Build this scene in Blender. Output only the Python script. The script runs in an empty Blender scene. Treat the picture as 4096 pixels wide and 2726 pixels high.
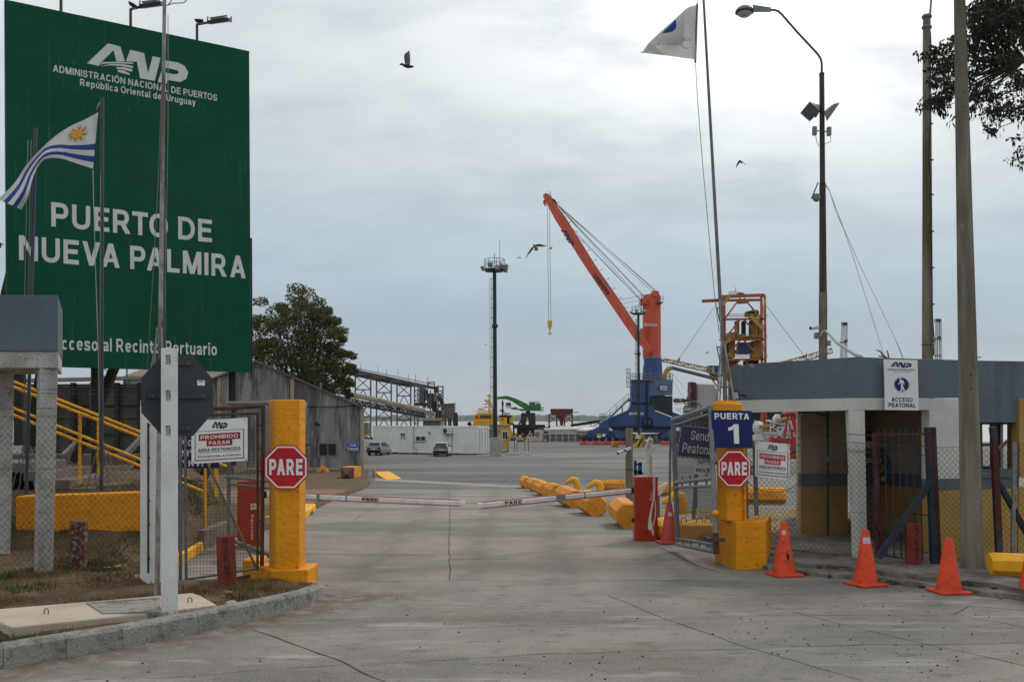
import bpy, math, random
from mathutils import Vector, Matrix, noise
R = math.radians
random.seed(7)
S = bpy.context.scene
COL = S.collection
# ------------------------------------------------------------------ camera, sky, sun, exposure
F, CX, HY, H = 4000.0, 2048.0, 1675.0, 2.1      # focal length / centre / horizon in photo pixels, eye height
cd = bpy.data.cameras.new('camera')
cam = bpy.data.objects.new('camera', cd); COL.objects.link(cam)
cam.location = (0, 0, H); cam.rotation_euler = (R(90), 0, 0)
cd.sensor_width = 36.0; cd.lens = 36.0 * F / 4096.0
cd.shift_y = (HY - 1363.0) / 4096.0
cd.clip_start = 0.1; cd.clip_end = 9000
S.camera = cam
S.view_settings.view_transform = 'Standard'
S.view_settings.look = 'None'
S.view_settings.exposure = 0.12
S.view_settings.gamma = 1.0
SUN_EL, SUN_AZ = R(42), R(34)
w = bpy.data.worlds.new('World'); S.world = w; w.use_nodes = True
nt = w.node_tree; nt.nodes.clear()
def nd(t, **k):
 n = nt.nodes.new(t)
 for a, b in k.items(): setattr(n, a, b)
 return n
def ln(a, b): nt.links.new(a, b)
def mth(op, a, b=None, clamp=False):
 n = nd('ShaderNodeMath', operation=op, use_clamp=clamp)
 for i, x in enumerate((a, b)):
  if x is None: continue
  if isinstance(x, (int, float)): n.inputs[i].default_value = x
  else: ln(x, n.inputs[i])
 return n.outputs[0]
def mrange(v, a, b, c, d, smooth=True):
 n = nd('ShaderNodeMapRange', interpolation_type='SMOOTHSTEP' if smooth else 'LINEAR')
 ln(v, n.inputs[0])
 for i, x in enumerate((a, b, c, d)): n.inputs[i + 1].default_value = x
 return n.outputs[0]
def mixc(f, a, b, bt='MIX'):
 n = nd('ShaderNodeMix', data_type='RGBA', blend_type=bt)
 for i, x in ((0, f), (6, a), (7, b)):
  if isinstance(x, (int, float)): n.inputs[i].default_value = x
  elif isinstance(x, tuple): n.inputs[i].default_value = (*x, 1)
  else: ln(x, n.inputs[i])
 return n.outputs[2]
out = nd('ShaderNodeOutputWorld'); bg = nd('ShaderNodeBackground'); bg.inputs[1].default_value = 0.1
ln(bg.outputs[0], out.inputs[0])
sky = nd('ShaderNodeTexSky', sky_type='NISHITA'); sky.sun_disc = False
sky.sun_elevation = SUN_EL; sky.sun_rotation = SUN_AZ; sky.air_density = 1.5; sky.dust_density = 3
tc = nd('ShaderNodeTexCoord'); nz = nd('ShaderNodeVectorMath', operation='NORMALIZE'); ln(tc.outputs['Generated'], nz.inputs[0])
sp = nd('ShaderNodeSeparateXYZ'); ln(nz.outputs[0], sp.inputs[0])
dx, dy, dz = sp.outputs
ramp = nd('ShaderNodeValToRGB'); ln(dz, ramp.inputs[0])
cr = ramp.color_ramp
stops = [(0.0, (.46, .50, .535)), (.04, (.425, .495, .55)), (.10, (.385, .485, .575)), (.17, (.47, .565, .63)), (.25, (.575, .64, .672)),
         (.34, (.69, .74, .765)), (.5, (.76, .79, .80)), (1.0, (.72, .74, .76))]
cr.elements[0].position, cr.elements[0].color = stops[0][0], (*stops[0][1], 1)
cr.elements[1].position, cr.elements[1].color = stops[-1][0], (*stops[-1][1], 1)
for p, c in stops[1:-1]:
 e = cr.elements.new(p); e.color = (*c, 1)
den = mth('ADD', mth('MAXIMUM', dz, 0.0), 0.26)
cv = nd('ShaderNodeCombineXYZ'); ln(mth('DIVIDE', dx, den), cv.inputs[0]); ln(mth('DIVIDE', dy, den), cv.inputs[1])
def cloud(scale, det, off, stretch=(1, 1, 1)):
 mp = nd('ShaderNodeMapping'); mp.inputs['Location'].default_value = off; mp.inputs['Scale'].default_value = stretch
 ln(cv.outputs[0], mp.inputs[0])
 n = nd('ShaderNodeTexNoise', noise_dimensions='3D'); n.inputs['Scale'].default_value = scale
 n.inputs['Detail'].default_value = det; n.inputs['Roughness'].default_value = .55; n.inputs['Distortion'].default_value = .35
 ln(mp.outputs[0], n.inputs[0]); return n.outputs[0]
n1 = cloud(2.2, 7, (3.1, 1.7, 0), (.9, 1.1, 1)); n2 = cloud(5.6, 6, (9.3, 4.2, 2), (.75, 1.2, 1))
nm = mth('ADD', mth('MULTIPLY', n1, .62), mth('MULTIPLY', n2, .38))
shade = mrange(nm, .36, .64, .90, 1.0)
c0 = mixc(1.0, ramp.outputs[0], shade, 'MULTIPLY')
c0 = mixc(mrange(nm, .38, .58, .30, 0.0), c0, (.40, .49, .565))
gx = mth('DIVIDE', mth('SUBTRACT', dx, .29), .27); gz = mth('DIVIDE', mth('SUBTRACT', dz, .42), .14)
g2 = mth('ADD', mth('MULTIPLY', gx, gx), mth('MULTIPLY', gz, gz))
gl = mth('POWER', 2.718, mth('MULTIPLY', g2, -1.0))
gl = mth('MULTIPLY', gl, mrange(dy, 0.0, .4, 0.0, 1.0))
gl = mth('MULTIPLY', gl, mrange(nm, .34, .56, .45, 1.15))
c1 = mixc(1.0, c0, mixc(1.0, (.72, .69, .66), gl, 'MULTIPLY'), 'ADD')
up = mixc(1.0, c1, (10.0, 10.0, 10.0), 'MULTIPLY')
ln(mixc(.95, sky.outputs[0], up), bg.inputs[0])
sl = bpy.data.lights.new('sun', 'SUN'); sl.energy = 1.3; sl.angle = R(10); sl.color = (1, .93, .83)
so = bpy.data.objects.new('sun', sl); COL.objects.link(so)
sd = Vector((math.sin(SUN_AZ) * math.cos(SUN_EL), math.cos(SUN_AZ) * math.cos(SUN_EL), math.sin(SUN_EL)))
so.rotation_euler = (-sd).to_track_quat('-Z', 'Y').to_euler(); so.location = sd * 60
# ------------------------------------------------------------------ measuring helpers
def at(px, py, Y): return Vector(((px - CX) / F * Y, Y, H - (py - HY) / F * Y))
def sm(a, b, x):
 t = min(1, max(0, (x - a) / (b - a))); return t * t * (3 - 2 * t)
def base(Y):
 if Y < 16: return 0.0
 if Y < 18: return -0.01 * (Y - 16) ** 2
 if Y < 48: return -0.04 - 0.04 * (Y - 18)
 return -1.24 - .06 * min(1, (Y - 48) / 45)
def G(px, py, up=0.0):
 lo, hi = 3.0, 400.0
 for _ in range(60):
  m = (lo + hi) / 2
  if H - (py - HY) / F * m > base(m) + up: lo = m
  else: hi = m
 p = at(px, py, lo); return p
class Fr:
 """a plane patch in the scene: O + X*u + Y*v"""
 def __init__(s, TL, TR, BL):
  s.O, s.X, s.Y = BL.copy(), TR - TL, TL - BL; s.n = s.X.cross(s.Y).normalized()
 def p(s, u, v, o=0.0): return s.O + s.X * u + s.Y * v + s.n * o
 def inv(s, px, py):
  c = Vector((0, 0, H)); d = at(px, py, 1.0) - c
  t = (s.O - c).dot(s.n) / d.dot(s.n); q = c + d * t - s.O
  a, b, cc = s.X.dot(s.X), s.X.dot(s.Y), s.Y.dot(s.Y); e, f = q.dot(s.X), q.dot(s.Y); D = a * cc - b * b
  return ((e * cc - f * b) / D, (f * a - e * b) / D)
 def box(s, x0, yb, x1, yt): return (*s.inv(x0, yb), *s.inv(x1, yt))
# ------------------------------------------------------------------ materials
MATS = {}
def M(name, c, c2=None, sc=6.0, lo=.4, hi=.65, rough=.75, metal=0.0, layers=(), trans=0.0, bump=0.0, bsc=40.0, spec=.3, stretch=(1, 1, 1), det=5):
 m = bpy.data.materials.new(name); m.use_nodes = True; t = m.node_tree; N = t.nodes; L = t.links
 b = N['Principled BSDF']; b.inputs['Roughness'].default_value = rough; b.inputs['Metallic'].default_value = metal
 b.inputs['Specular IOR Level'].default_value = spec
 geo = N.new('ShaderNodeNewGeometry')
 def fac(sc, lo, hi, st, det=5, amt=1.0):
  mp = N.new('ShaderNodeMapping'); mp.inputs['Scale'].default_value = st; L.new(geo.outputs['Position'], mp.inputs[0])
  n = N.new('ShaderNodeTexNoise'); n.inputs['Scale'].default_value = sc; n.inputs['Detail'].default_value = det
  n.inputs['Roughness'].default_value = .6; L.new(mp.outputs[0], n.inputs[0])
  r = N.new('ShaderNodeMapRange'); r.interpolation_type = 'SMOOTHSTEP'; L.new(n.outputs[0], r.inputs[0])
  r.inputs[1].default_value = lo; r.inputs[2].default_value = hi; r.inputs[4].default_value = amt
  return r.outputs[0]
 def mix(f, a, c):
  x = N.new('ShaderNodeMix'); x.data_type = 'RGBA'; L.new(f, x.inputs[0])
  if isinstance(a, tuple): x.inputs[6].default_value = (*a, 1)
  else: L.new(a, x.inputs[6])
  x.inputs[7].default_value = (*c, 1); return x.outputs[2]
 if c2 is None: c2 = tuple(min(1, k * .82) for k in c)
 cur = mix(fac(sc, lo, hi, stretch, det), c, c2)
 for (lc, lsc, llo, lhi, amt, lst) in layers:
  if isinstance(lsc, str):
   a = N.new('ShaderNodeAttribute'); a.attribute_name = lsc
   mu = N.new('ShaderNodeMath'); mu.operation = 'MULTIPLY'; mu.use_clamp = True; L.new(a.outputs['Fac'], mu.inputs[0])
   L.new(fac(llo, .3, .62, lst, 6, amt), mu.inputs[1]); cur = mix(mu.outputs[0], cur, lc)
  else: cur = mix(fac(lsc, llo, lhi, lst, 6, amt), cur, lc)
 L.new(cur, b.inputs['Base Color'])
 if trans:
  tb = N.new('ShaderNodeBsdfTranslucent'); L.new(cur, tb.inputs[0]); ms = N.new('ShaderNodeMixShader'); ms.inputs[0].default_value = trans
  L.new(b.outputs[0], ms.inputs[1]); L.new(tb.outputs[0], ms.inputs[2]); L.new(ms.outputs[0], N['Material Output'].inputs[0])
 if bump:
  n = N.new('ShaderNodeTexNoise'); n.inputs['Scale'].default_value = bsc; n.inputs['Detail'].default_value = 4
  L.new(geo.outputs['Position'], n.inputs[0])
  bp = N.new('ShaderNodeBump'); bp.inputs['Strength'].default_value = bump; bp.inputs['Distance'].default_value = .02
  L.new(n.outputs[0], bp.inputs['Height']); L.new(bp.outputs[0], b.inputs['Normal'])
 MATS[name] = m; return m
V1 = (1, 1, 1); ST = (1, 1, .08)
M('asphalt', (.15, .148, .145), (.115, .114, .114), .35, rough=.9, layers=[((.215, .205, .19), .10, .45, .60, .8, (.4, 1, 1)), ((.075, .075, .076), .2, .51, .63, .7, (.22, 1.6, 1)), ((.20, .19, .175), 9, .52, .75, .35, V1)], bump=.25, bsc=60)
DD = ((.135, .095, .066), 'dirt', 5.0, 0, 1.0, V1)
M('concrete_road', (.30, .262, .222), (.245, .214, .18), .9, rough=.88, layers=[((.15, .138, .124), .33, .42, .62, .8, (.5, 1, 1)), ((.33, .30, .265), 1.6, .54, .68, .6, (.45, 1.2, 1)),
  ((.13, .12, .108), 5, .55, .68, .5, (.6, 1, 1)), ((.36, .335, .30), 34, .56, .68, .5, V1), ((.10, .09, .08), 60, .57, .67, .6, V1), ((.135, .125, .112), 'tyre', 2.5, 0, .75, (.8, .25, 1)), DD], bump=.4, bsc=90)
M('concrete_street', (.27, .25, .224), (.215, .20, .18), 1.1, rough=.9, layers=[((.155, .146, .134), .45, .43, .63, .75, (.35, 1, 1)), ((.37, .355, .33), 2.2, .55, .68, .75, (.3, 1.4, 1)),
  ((.115, .11, .102), 6, .55, .67, .6, (.5, 1, 1)), ((.40, .385, .36), 45, .56, .66, .7, V1), ((.085, .08, .075), 70, .56, .66, .75, V1), DD], bump=.5, bsc=90)
M('pale_concrete_warm', (.50, .42, .325), (.43, .36, .28), 2.0, rough=.9, layers=[((.22, .17, .13), 12, .6, .76, .5, V1)], bump=.25)
M('pale_concrete', (.40, .385, .355), (.30, .29, .27), 2.5, rough=.9, layers=[((.18, .17, .16), 14, .58, .75, .5, V1)], bump=.3)
M('edge_concrete', (.30, .275, .24), (.25, .23, .2), 3, rough=.9)
M('kerb_concrete', (.30, .285, .255), (.20, .193, .175), 3.0, rough=.95, layers=[((.12, .115, .105), 8, .53, .65, .75, V1), ((.42, .40, .37), 20, .55, .68, .6, V1), ((.11, .10, .09), 45, .57, .66, .8, V1)], bump=.9, bsc=40)
M('joint', (.075, .065, .055), rough=1)
M('dirt', (.135, .085, .048), (.085, .056, .034), 3.0, rough=1, layers=[((.20, .145, .085), 6, .5, .68, .8, V1), ((.07, .075, .028), .9, .5, .66, .75, V1), ((.05, .04, .03), 14, .6, .74, .7, V1), ((.21, .15, .085), 40, .6, .72, .5, V1)], bump=.9, bsc=30)
M('red_dirt', (.22, .145, .10), (.17, .11, .075), 2.0, rough=1, bump=.6)
M('dry_grass', (.29, .215, .105), (.22, .165, .08), 1.2, rough=1, layers=[((.075, .095, .03), .7, .52, .68, .8, V1), ((.14, .10, .06), 10, .55, .72, .6, V1)], bump=.9, bsc=30)
M('slab_dirt', (.20, .18, .155), (.12, .105, .088), 3.0, rough=1, layers=[((.30, .275, .24), 1.2, .5, .66, .7, V1), ((.06, .05, .042), 7, .6, .72, .7, V1)], bump=.8, bsc=30)
M('blade_dry', (.22, .145, .06), (.14, .09, .042), 9, rough=.9)
M('blade_green', (.075, .095, .028), (.05, .06, .02), 9, rough=.9)
M('pebble', (.06, .058, .055), (.12, .11, .10), 30, rough=.9)
M('water', (.36, .33, .29), (.33, .305, .27), .02, rough=.35, spec=.4)
M('far_green', (.10, .135, .09), (.05, .08, .06), .03, rough=1, layers=[((.17, .19, .115), .05, .5, .65, .6, V1)])
M('white_paint', (.76, .75, .735), (.66, .65, .63), 2.2, rough=.8, layers=[((.30, .28, .25), 40, .61, .69, .8, V1), ((.30, .25, .20), 9, .66, .8, .5, V1), ((.42, .40, .37), 1.2, .55, .75, .45, ST)], bump=.2, bsc=60)
M('white_rough', (.50, .485, .455), (.36, .345, .315), 3.5, rough=.95, layers=[((.20, .19, .17), 26, .54, .66, .7, V1), ((.32, .26, .2), 2.0, .62, .78, .5, ST)], bump=.9, bsc=45)
M('wall_white', (.66, .635, .60), (.57, .545, .51), 2.0, rough=.92, layers=[((.36, .24, .16), 3.2, .63, .80, .55, (1, 1, .5)), ((.44, .42, .39), 30, .58, .75, .35, V1)], bump=.5, bsc=70)
M('parapet', (.13, .168, .20), (.108, .14, .168), 1.2, rough=.92, layers=[((.07, .088, .10), 1.6, .50, .68, .65, ST), ((.20, .23, .25), 50, .57, .68, .5, V1), ((.065, .08, .09), 30, .57, .68, .5, V1)], bump=.5, bsc=70)
M('ochre', (.46, .29, .085), (.38, .24, .07), 2.0, rough=.92, layers=[((.5, .42, .30), 3.0, .66, .76, .5, V1), ((.22, .14, .06), 1.8, .62, .8, .5, ST)], bump=.5, bsc=70)
M('tan_wall', (.42, .34, .25), (.36, .29, .21), 1.4, rough=.92, bump=.4, bsc=70)
M('yellow', (.86, .34, .006), (.78, .295, .006), 1.6, rough=.6, layers=[((.58, .25, .012), 1.6, .48, .66, .6, ST), ((.36, .17, .03), 9, .62, .72, .6, V1), ((.66, .25, .008), 5, .5, .62, .5, (.4, .4, 3)), ((.20, .10, .03), 22, .60, .68, .8, V1), ((.34, .30, .25), 6, .69, .71, .9, V1)], bump=.9, bsc=14)
M('yellow_bright', (.86, .43, .015), (.76, .35, .012), 2.2, rough=.6, layers=[((.40, .22, .05), 13, .64, .78, .5, V1)], bump=.3, bsc=40)
M('barrier_yellow', (.76, .31, .03), (.62, .235, .02), 3.0, rough=.8, layers=[((.30, .13, .04), 14, .56, .66, .7, V1), ((.28, .13, .03), 8, .62, .78, .6, V1), ((.74, .40, .12), 4, .58, .75, .5, V1)], bump=.6, bsc=25)
M('green_board', (.0055, .088, .045), (.0045, .077, .039), .8, rough=.65, spec=.12, layers=[((.08, .16, .115), 9, .62, .73, .5, (1, 1, .035)), ((.09, .18, .12), 30, .63, .70, .6, (1, 1, .12)), ((.02, .06, .035), .5, .5, .7, .5, V1)])
M('green_edge', (.005, .045, .022), rough=.6)
M('sign_white', (.84, .84, .83), (.78, .78, .77), 3, rough=.5)
M('board_letter', (.68, .69, .68), (.62, .63, .62), 3, rough=.5)
M('sign_black', (.02, .02, .022), rough=.5)
M('sign_navy', (.011, .02, .13), (.009, .015, .10), 2, rough=.4)
M('sign_blue', (.02, .075, .42), (.02, .065, .36), 2, rough=.4)
M('sign_red', (.55, .012, .022), (.48, .010, .018), 3, rough=.35)
M('box_red', (.38, .02, .02), (.30, .016, .018), 8, rough=.5)
M('box_red2', (.55, .03, .02), (.46, .02, .016), 8, rough=.5)
M('octagon_back', (.052, .056, .064), (.045, .049, .056), 3, rough=.55)
M('steel_dark', (.045, .046, .05), rough=.5, metal=.2)
M('pole_blue', (.062, .075, .098), (.05, .06, .08), 5, rough=.5)
M('galv', (.24, .245, .25), (.17, .175, .18), 8, rough=.5, metal=.35, layers=[((.16, .10, .06), 10, .64, .78, .6, V1)])
M('galv_dark', (.18, .185, .19), (.13, .135, .14), 8, rough=.55, metal=.3)
M('rust_pole', (.36, .35, .335), (.24, .225, .21), 6, rough=.65, layers=[((.15, .085, .055), 4, .46, .60, .85, (1, 1, .3)), ((.075, .05, .035), 14, .54, .66, .8, (1, 1, .4))])
M('rust', (.105, .052, .032), (.06, .035, .026), 9, rough=.9, layers=[((.28, .25, .22), 6, .58, .72, .7, (1, 1, .5))], bump=.4)
M('rust_blue', (.032, .047, .066), (.022, .032, .047), 6, rough=.7, layers=[((.13, .03, .022), 4, .54, .64, .9, (1, 1, .4))])
M('rust_red', (.085, .02, .016), (.055, .014, .013), 6, rough=.7, layers=[((.045, .065, .09), 4, .54, .64, .9, (1, 1, .4))])
M('wire', (.075, .07, .062), rough=.6, metal=.3)
M('wire_rust', (.10, .06, .042), (.07, .045, .032), 4, rough=.8)
M('pole_concrete', (.235, .215, .175), (.145, .128, .098), 3.0, rough=.95, stretch=(1.6, 1.6, .15), layers=[((.095, .08, .04), 1.6, .46, .62, .85, (1, 1, .3)), ((.36, .34, .31), 9, .6, .75, .6, (1, 1, .4))], bump=.5)
M('post_red', (.23, .045, .032), (.17, .035, .028), 6, rough=.9, layers=[((.38, .25, .2), 9, .64, .76, .6, V1)], bump=.5)
M('post_red_worn', (.13, .035, .028), (.09, .03, .026), 6, rough=.95, layers=[((.27, .22, .19), 24, .52, .58, .9, V1), ((.24, .2, .17), 7, .56, .62, .8, V1)], bump=.6)
M('cone', (.72, .07, .018), (.58, .052, .014), 5, rough=.6, layers=[((.26, .035, .02), 9, .55, .68, .7, V1), ((.80, .16, .08), 14, .58, .7, .4, V1)])
M('cone_faded', (.48, .065, .055), (.38, .05, .045), 6, rough=.7, layers=[((.62, .28, .25), 9, .62, .75, .5, V1), ((.16, .03, .03), 14, .6, .72, .6, V1)])
M('reflector', (.5, .5, .5), (.62, .40, .36), 30, rough=.4)
M('cab_red', (.40, .036, .012), (.34, .03, .01), 2.5, rough=.35, layers=[((.32, .03, .02), 9, .64, .78, .4, V1)])
M('cab_white', (.74, .72, .71), rough=.35)
M('arm_white', (.80, .80, .79), (.68, .68, .67), 7, rough=.4, layers=[((.3, .3, .29), 14, .62, .75, .5, V1)])
M('arm_red', (.62, .06, .04), rough=.4)
M('rubber', (.02, .02, .022), rough=.8)
M('cloth_white', (.60, .58, .54), (.50, .48, .45), 10, rough=.95)
M('wood_post', (.25, .205, .155), (.17, .14, .105), 5, rough=.95, stretch=(2, 2, .12), bump=.5)
M('cam_white', (.66, .66, .65), rough=.4)
M('lens', (.01, .01, .012), rough=.2)
M('zinc_wall', (.29, .285, .28), (.19, .19, .195), 1.6, rough=.7, stretch=(1, 1, .10), layers=[((.10, .102, .11), 1.0, .47, .56, .85, (1, 1, .16)), ((.42, .415, .40), 3.0, .54, .63, .7, (1, 1, .12)), ((.34, .335, .325), 2.2, .56, .68, .6, (1, 1, .14)), ((.17, .12, .085), 1.0, .60, .75, .5, (1, 1, .3))])
M('zinc_roof', (.16, .15, .14), (.11, .105, .10), 2, rough=.8)
M('tile_roof', (.22, .17, .135), (.16, .125, .10), 2, rough=.9)
M('pilaster', (.38, .325, .235), (.30, .255, .19), 1.2, rough=.95, layers=[((.16, .13, .10), 1.5, .5, .7, .7, (1, 1, .4))])
M('panel_wall', (.135, .122, .108), (.10, .092, .083), 1.6, rough=.95, layers=[((.065, .057, .05), 1.2, .5, .68, .7, (1, 1, .3))])
M('panel_dark', (.05, .043, .038), rough=1)
M('coping', (.33, .30, .26), (.25, .23, .2), 3, rough=.95)
M('step', (.20, .165, .135), (.14, .115, .095), 4, rough=.95, bump=.5)
M('bill_steel', (.016, .016, .018), (.025, .024, .025), 4, rough=.6)
M('container_white', (.80, .79, .77), (.74, .73, .71), 1.0, rough=.6, layers=[((.36, .30, .24), 2.2, .66, .8, .5, (1, 1, .25))])
M('rust_stain', (.36, .26, .13), rough=.8)
M('glass_dark', (.018, .02, .022), rough=.12, spec=.6)
M('car_silver', (.36, .365, .38), rough=.3, metal=.4)
M('car_white', (.58, .58, .58), rough=.3)
M('car_black', (.012, .012, .013), rough=.6)
M('tail_red', (.30, .012, .012), rough=.3)
M('tan_cabin', (.56, .36, .12), (.50, .32, .105), 1, rough=.8)
M('mast_green', (.016, .036, .032), (.012, .028, .026), 2, rough=.5)
M('lamp_grey', (.24, .26, .26), (.18, .2, .2), 4, rough=.5)
M('lamp_glass', (.45, .46, .45), rough=.15)
M('crane_orange', (.66, .105, .05), (.60, .092, .044), .35, rough=.5, layers=[((.42, .055, .03), .8, .58, .75, .5, (1, 1, .3))])
M('crane_blue', (.042, .082, .225), (.036, .07, .19), .3, rough=.5, layers=[((.018, .03, .085), .7, .56, .72, .5, (1, 1, .4))])
M('crane_blue_light', (.065, .115, .24), (.055, .10, .215), .5, rough=.5)
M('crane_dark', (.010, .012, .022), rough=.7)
M('loader_orange', (.42, .10, .026), (.27, .065, .024), .6, rough=.7)
M('loader_ochre', (.46, .20, .03), (.36, .15, .026), .6, rough=.7)
M('loader_yellow', (.44, .27, .055), (.33, .2, .045), .6, rough=.7)
M('lattice_tan', (.44, .30, .17), (.33, .24, .14), .8, rough=.8)
M('tgu_blue', (.02, .075, .17), (.018, .06, .14), .8, rough=.6)
M('conv_grey', (.135, .13, .128), (.095, .092, .09), .5, rough=.9, layers=[((.21, .175, .14), .4, .5, .66, .7, V1)])
M('conv_dark', (.05, .048, .047), (.035, .034, .034), .6, rough=.9)
M('conv_steel', (.115, .13, .15), (.085, .098, .115), .8, rough=.8)
M('conv_blue', (.045, .085, .125), (.05, .06, .07), .5, rough=.8)
M('conv_rust', (.115, .06, .048), (.13, .125, .125), .25, rough=.9, stretch=(1, 1, .3))
M('conv_beige', (.33, .29, .24), (.24, .21, .18), .6, rough=.9)
M('tug_yellow', (.74, .42, .012), (.66, .36, .012), .6, rough=.5)
M('tug_black', (.014, .014, .016), rough=.6)
M('mach_green', (.035, .19, .05), (.03, .155, .045), .5, rough=.5)
M('barge_dark', (.028, .03, .036), (.022, .023, .028), .5, rough=.8)
M('ped_dark', (.05, .05, .055), rough=.8)
M('hopper_rust', (.17, .058, .034), (.12, .042, .028), .6, rough=.9)
M('roof_white', (.76, .74, .70), (.66, .63, .58), .6, rough=.7, stretch=(1, .2, 1))
M('barge_white', (.58, .55, .51), (.44, .41, .37), .6, rough=.8)
M('ring_red', (.42, .05, .03), rough=.5)
M('plastic_red', (.52, .075, .055), (.44, .06, .045), 1, rough=.5)
M('stripe_yellow', (.60, .40, .03), rough=.6)
M('ship_hull', (.012, .017, .036), (.010, .014, .03), .2, rough=.6)
M('ship_maroon', (.09, .028, .026), rough=.7)
M('ship_pale', (.60, .585, .58), (.54, .53, .53), .3, rough=.8)
M('grab_red', (.46, .028, .022), (.36, .022, .02), 1, rough=.5)
M('grab_steel', (.13, .155, .175), (.10, .12, .14), 1, rough=.5)
M('mach_white', (.66, .67, .67), (.54, .55, .55), .8, rough=.6)
M('bark', (.075, .062, .05), (.05, .042, .035), 3, rough=1)
M('leaf_green', (.098, .122, .036), (.05, .07, .022), 1.1, rough=.8, trans=.3)
M('leaf_rust', (.24, .11, .024), (.17, .09, .022), 1.4, rough=.8, trans=.2)
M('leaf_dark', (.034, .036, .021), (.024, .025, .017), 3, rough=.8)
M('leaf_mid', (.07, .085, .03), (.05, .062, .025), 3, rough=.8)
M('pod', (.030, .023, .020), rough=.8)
M('cloth_flag', (.62, .62, .64), (.54, .54, .56), 3, rough=.9, trans=.3)
M('flag_blue', (.035, .07, .26), (.03, .06, .215), 3, rough=.9, trans=.3)
M('flag_sun', (.72, .36, .03), (.62, .29, .03), 8, rough=.9)
M('flag_sun_line', (.38, .15, .02), rough=.9)
M('flag_grey', (.62, .60, .58), (.55, .53, .51), 3, rough=.95, trans=.45)
M('flag_text', (.25, .25, .31), rough=.95)
M('rope', (.22, .21, .18), rough=.9)
M('rope_pale', (.42, .41, .38), rough=.9)
M('bird_dark', (.02, .021, .026), rough=.7)
M('bird_wing', (.28, .28, .28), (.17, .17, .18), 14, rough=.8)
M('bird_tan', (.24, .15, .08), rough=.8)
M('bird_white', (.62, .60, .56), rough=.8)
M('bird_yellow', (.60, .42, .05), rough=.8)
M('camo', (.075, .08, .09), (.03, .033, .04), 14, rough=.95)
M('vest', (.012, .013, .017), rough=.9)
M('skin', (.36, .21, .15), rough=.6)
M('hair', (.012, .010, .009), rough=.8)
M('lettering_dim', (.35, .35, .36), rough=.7)
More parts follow.
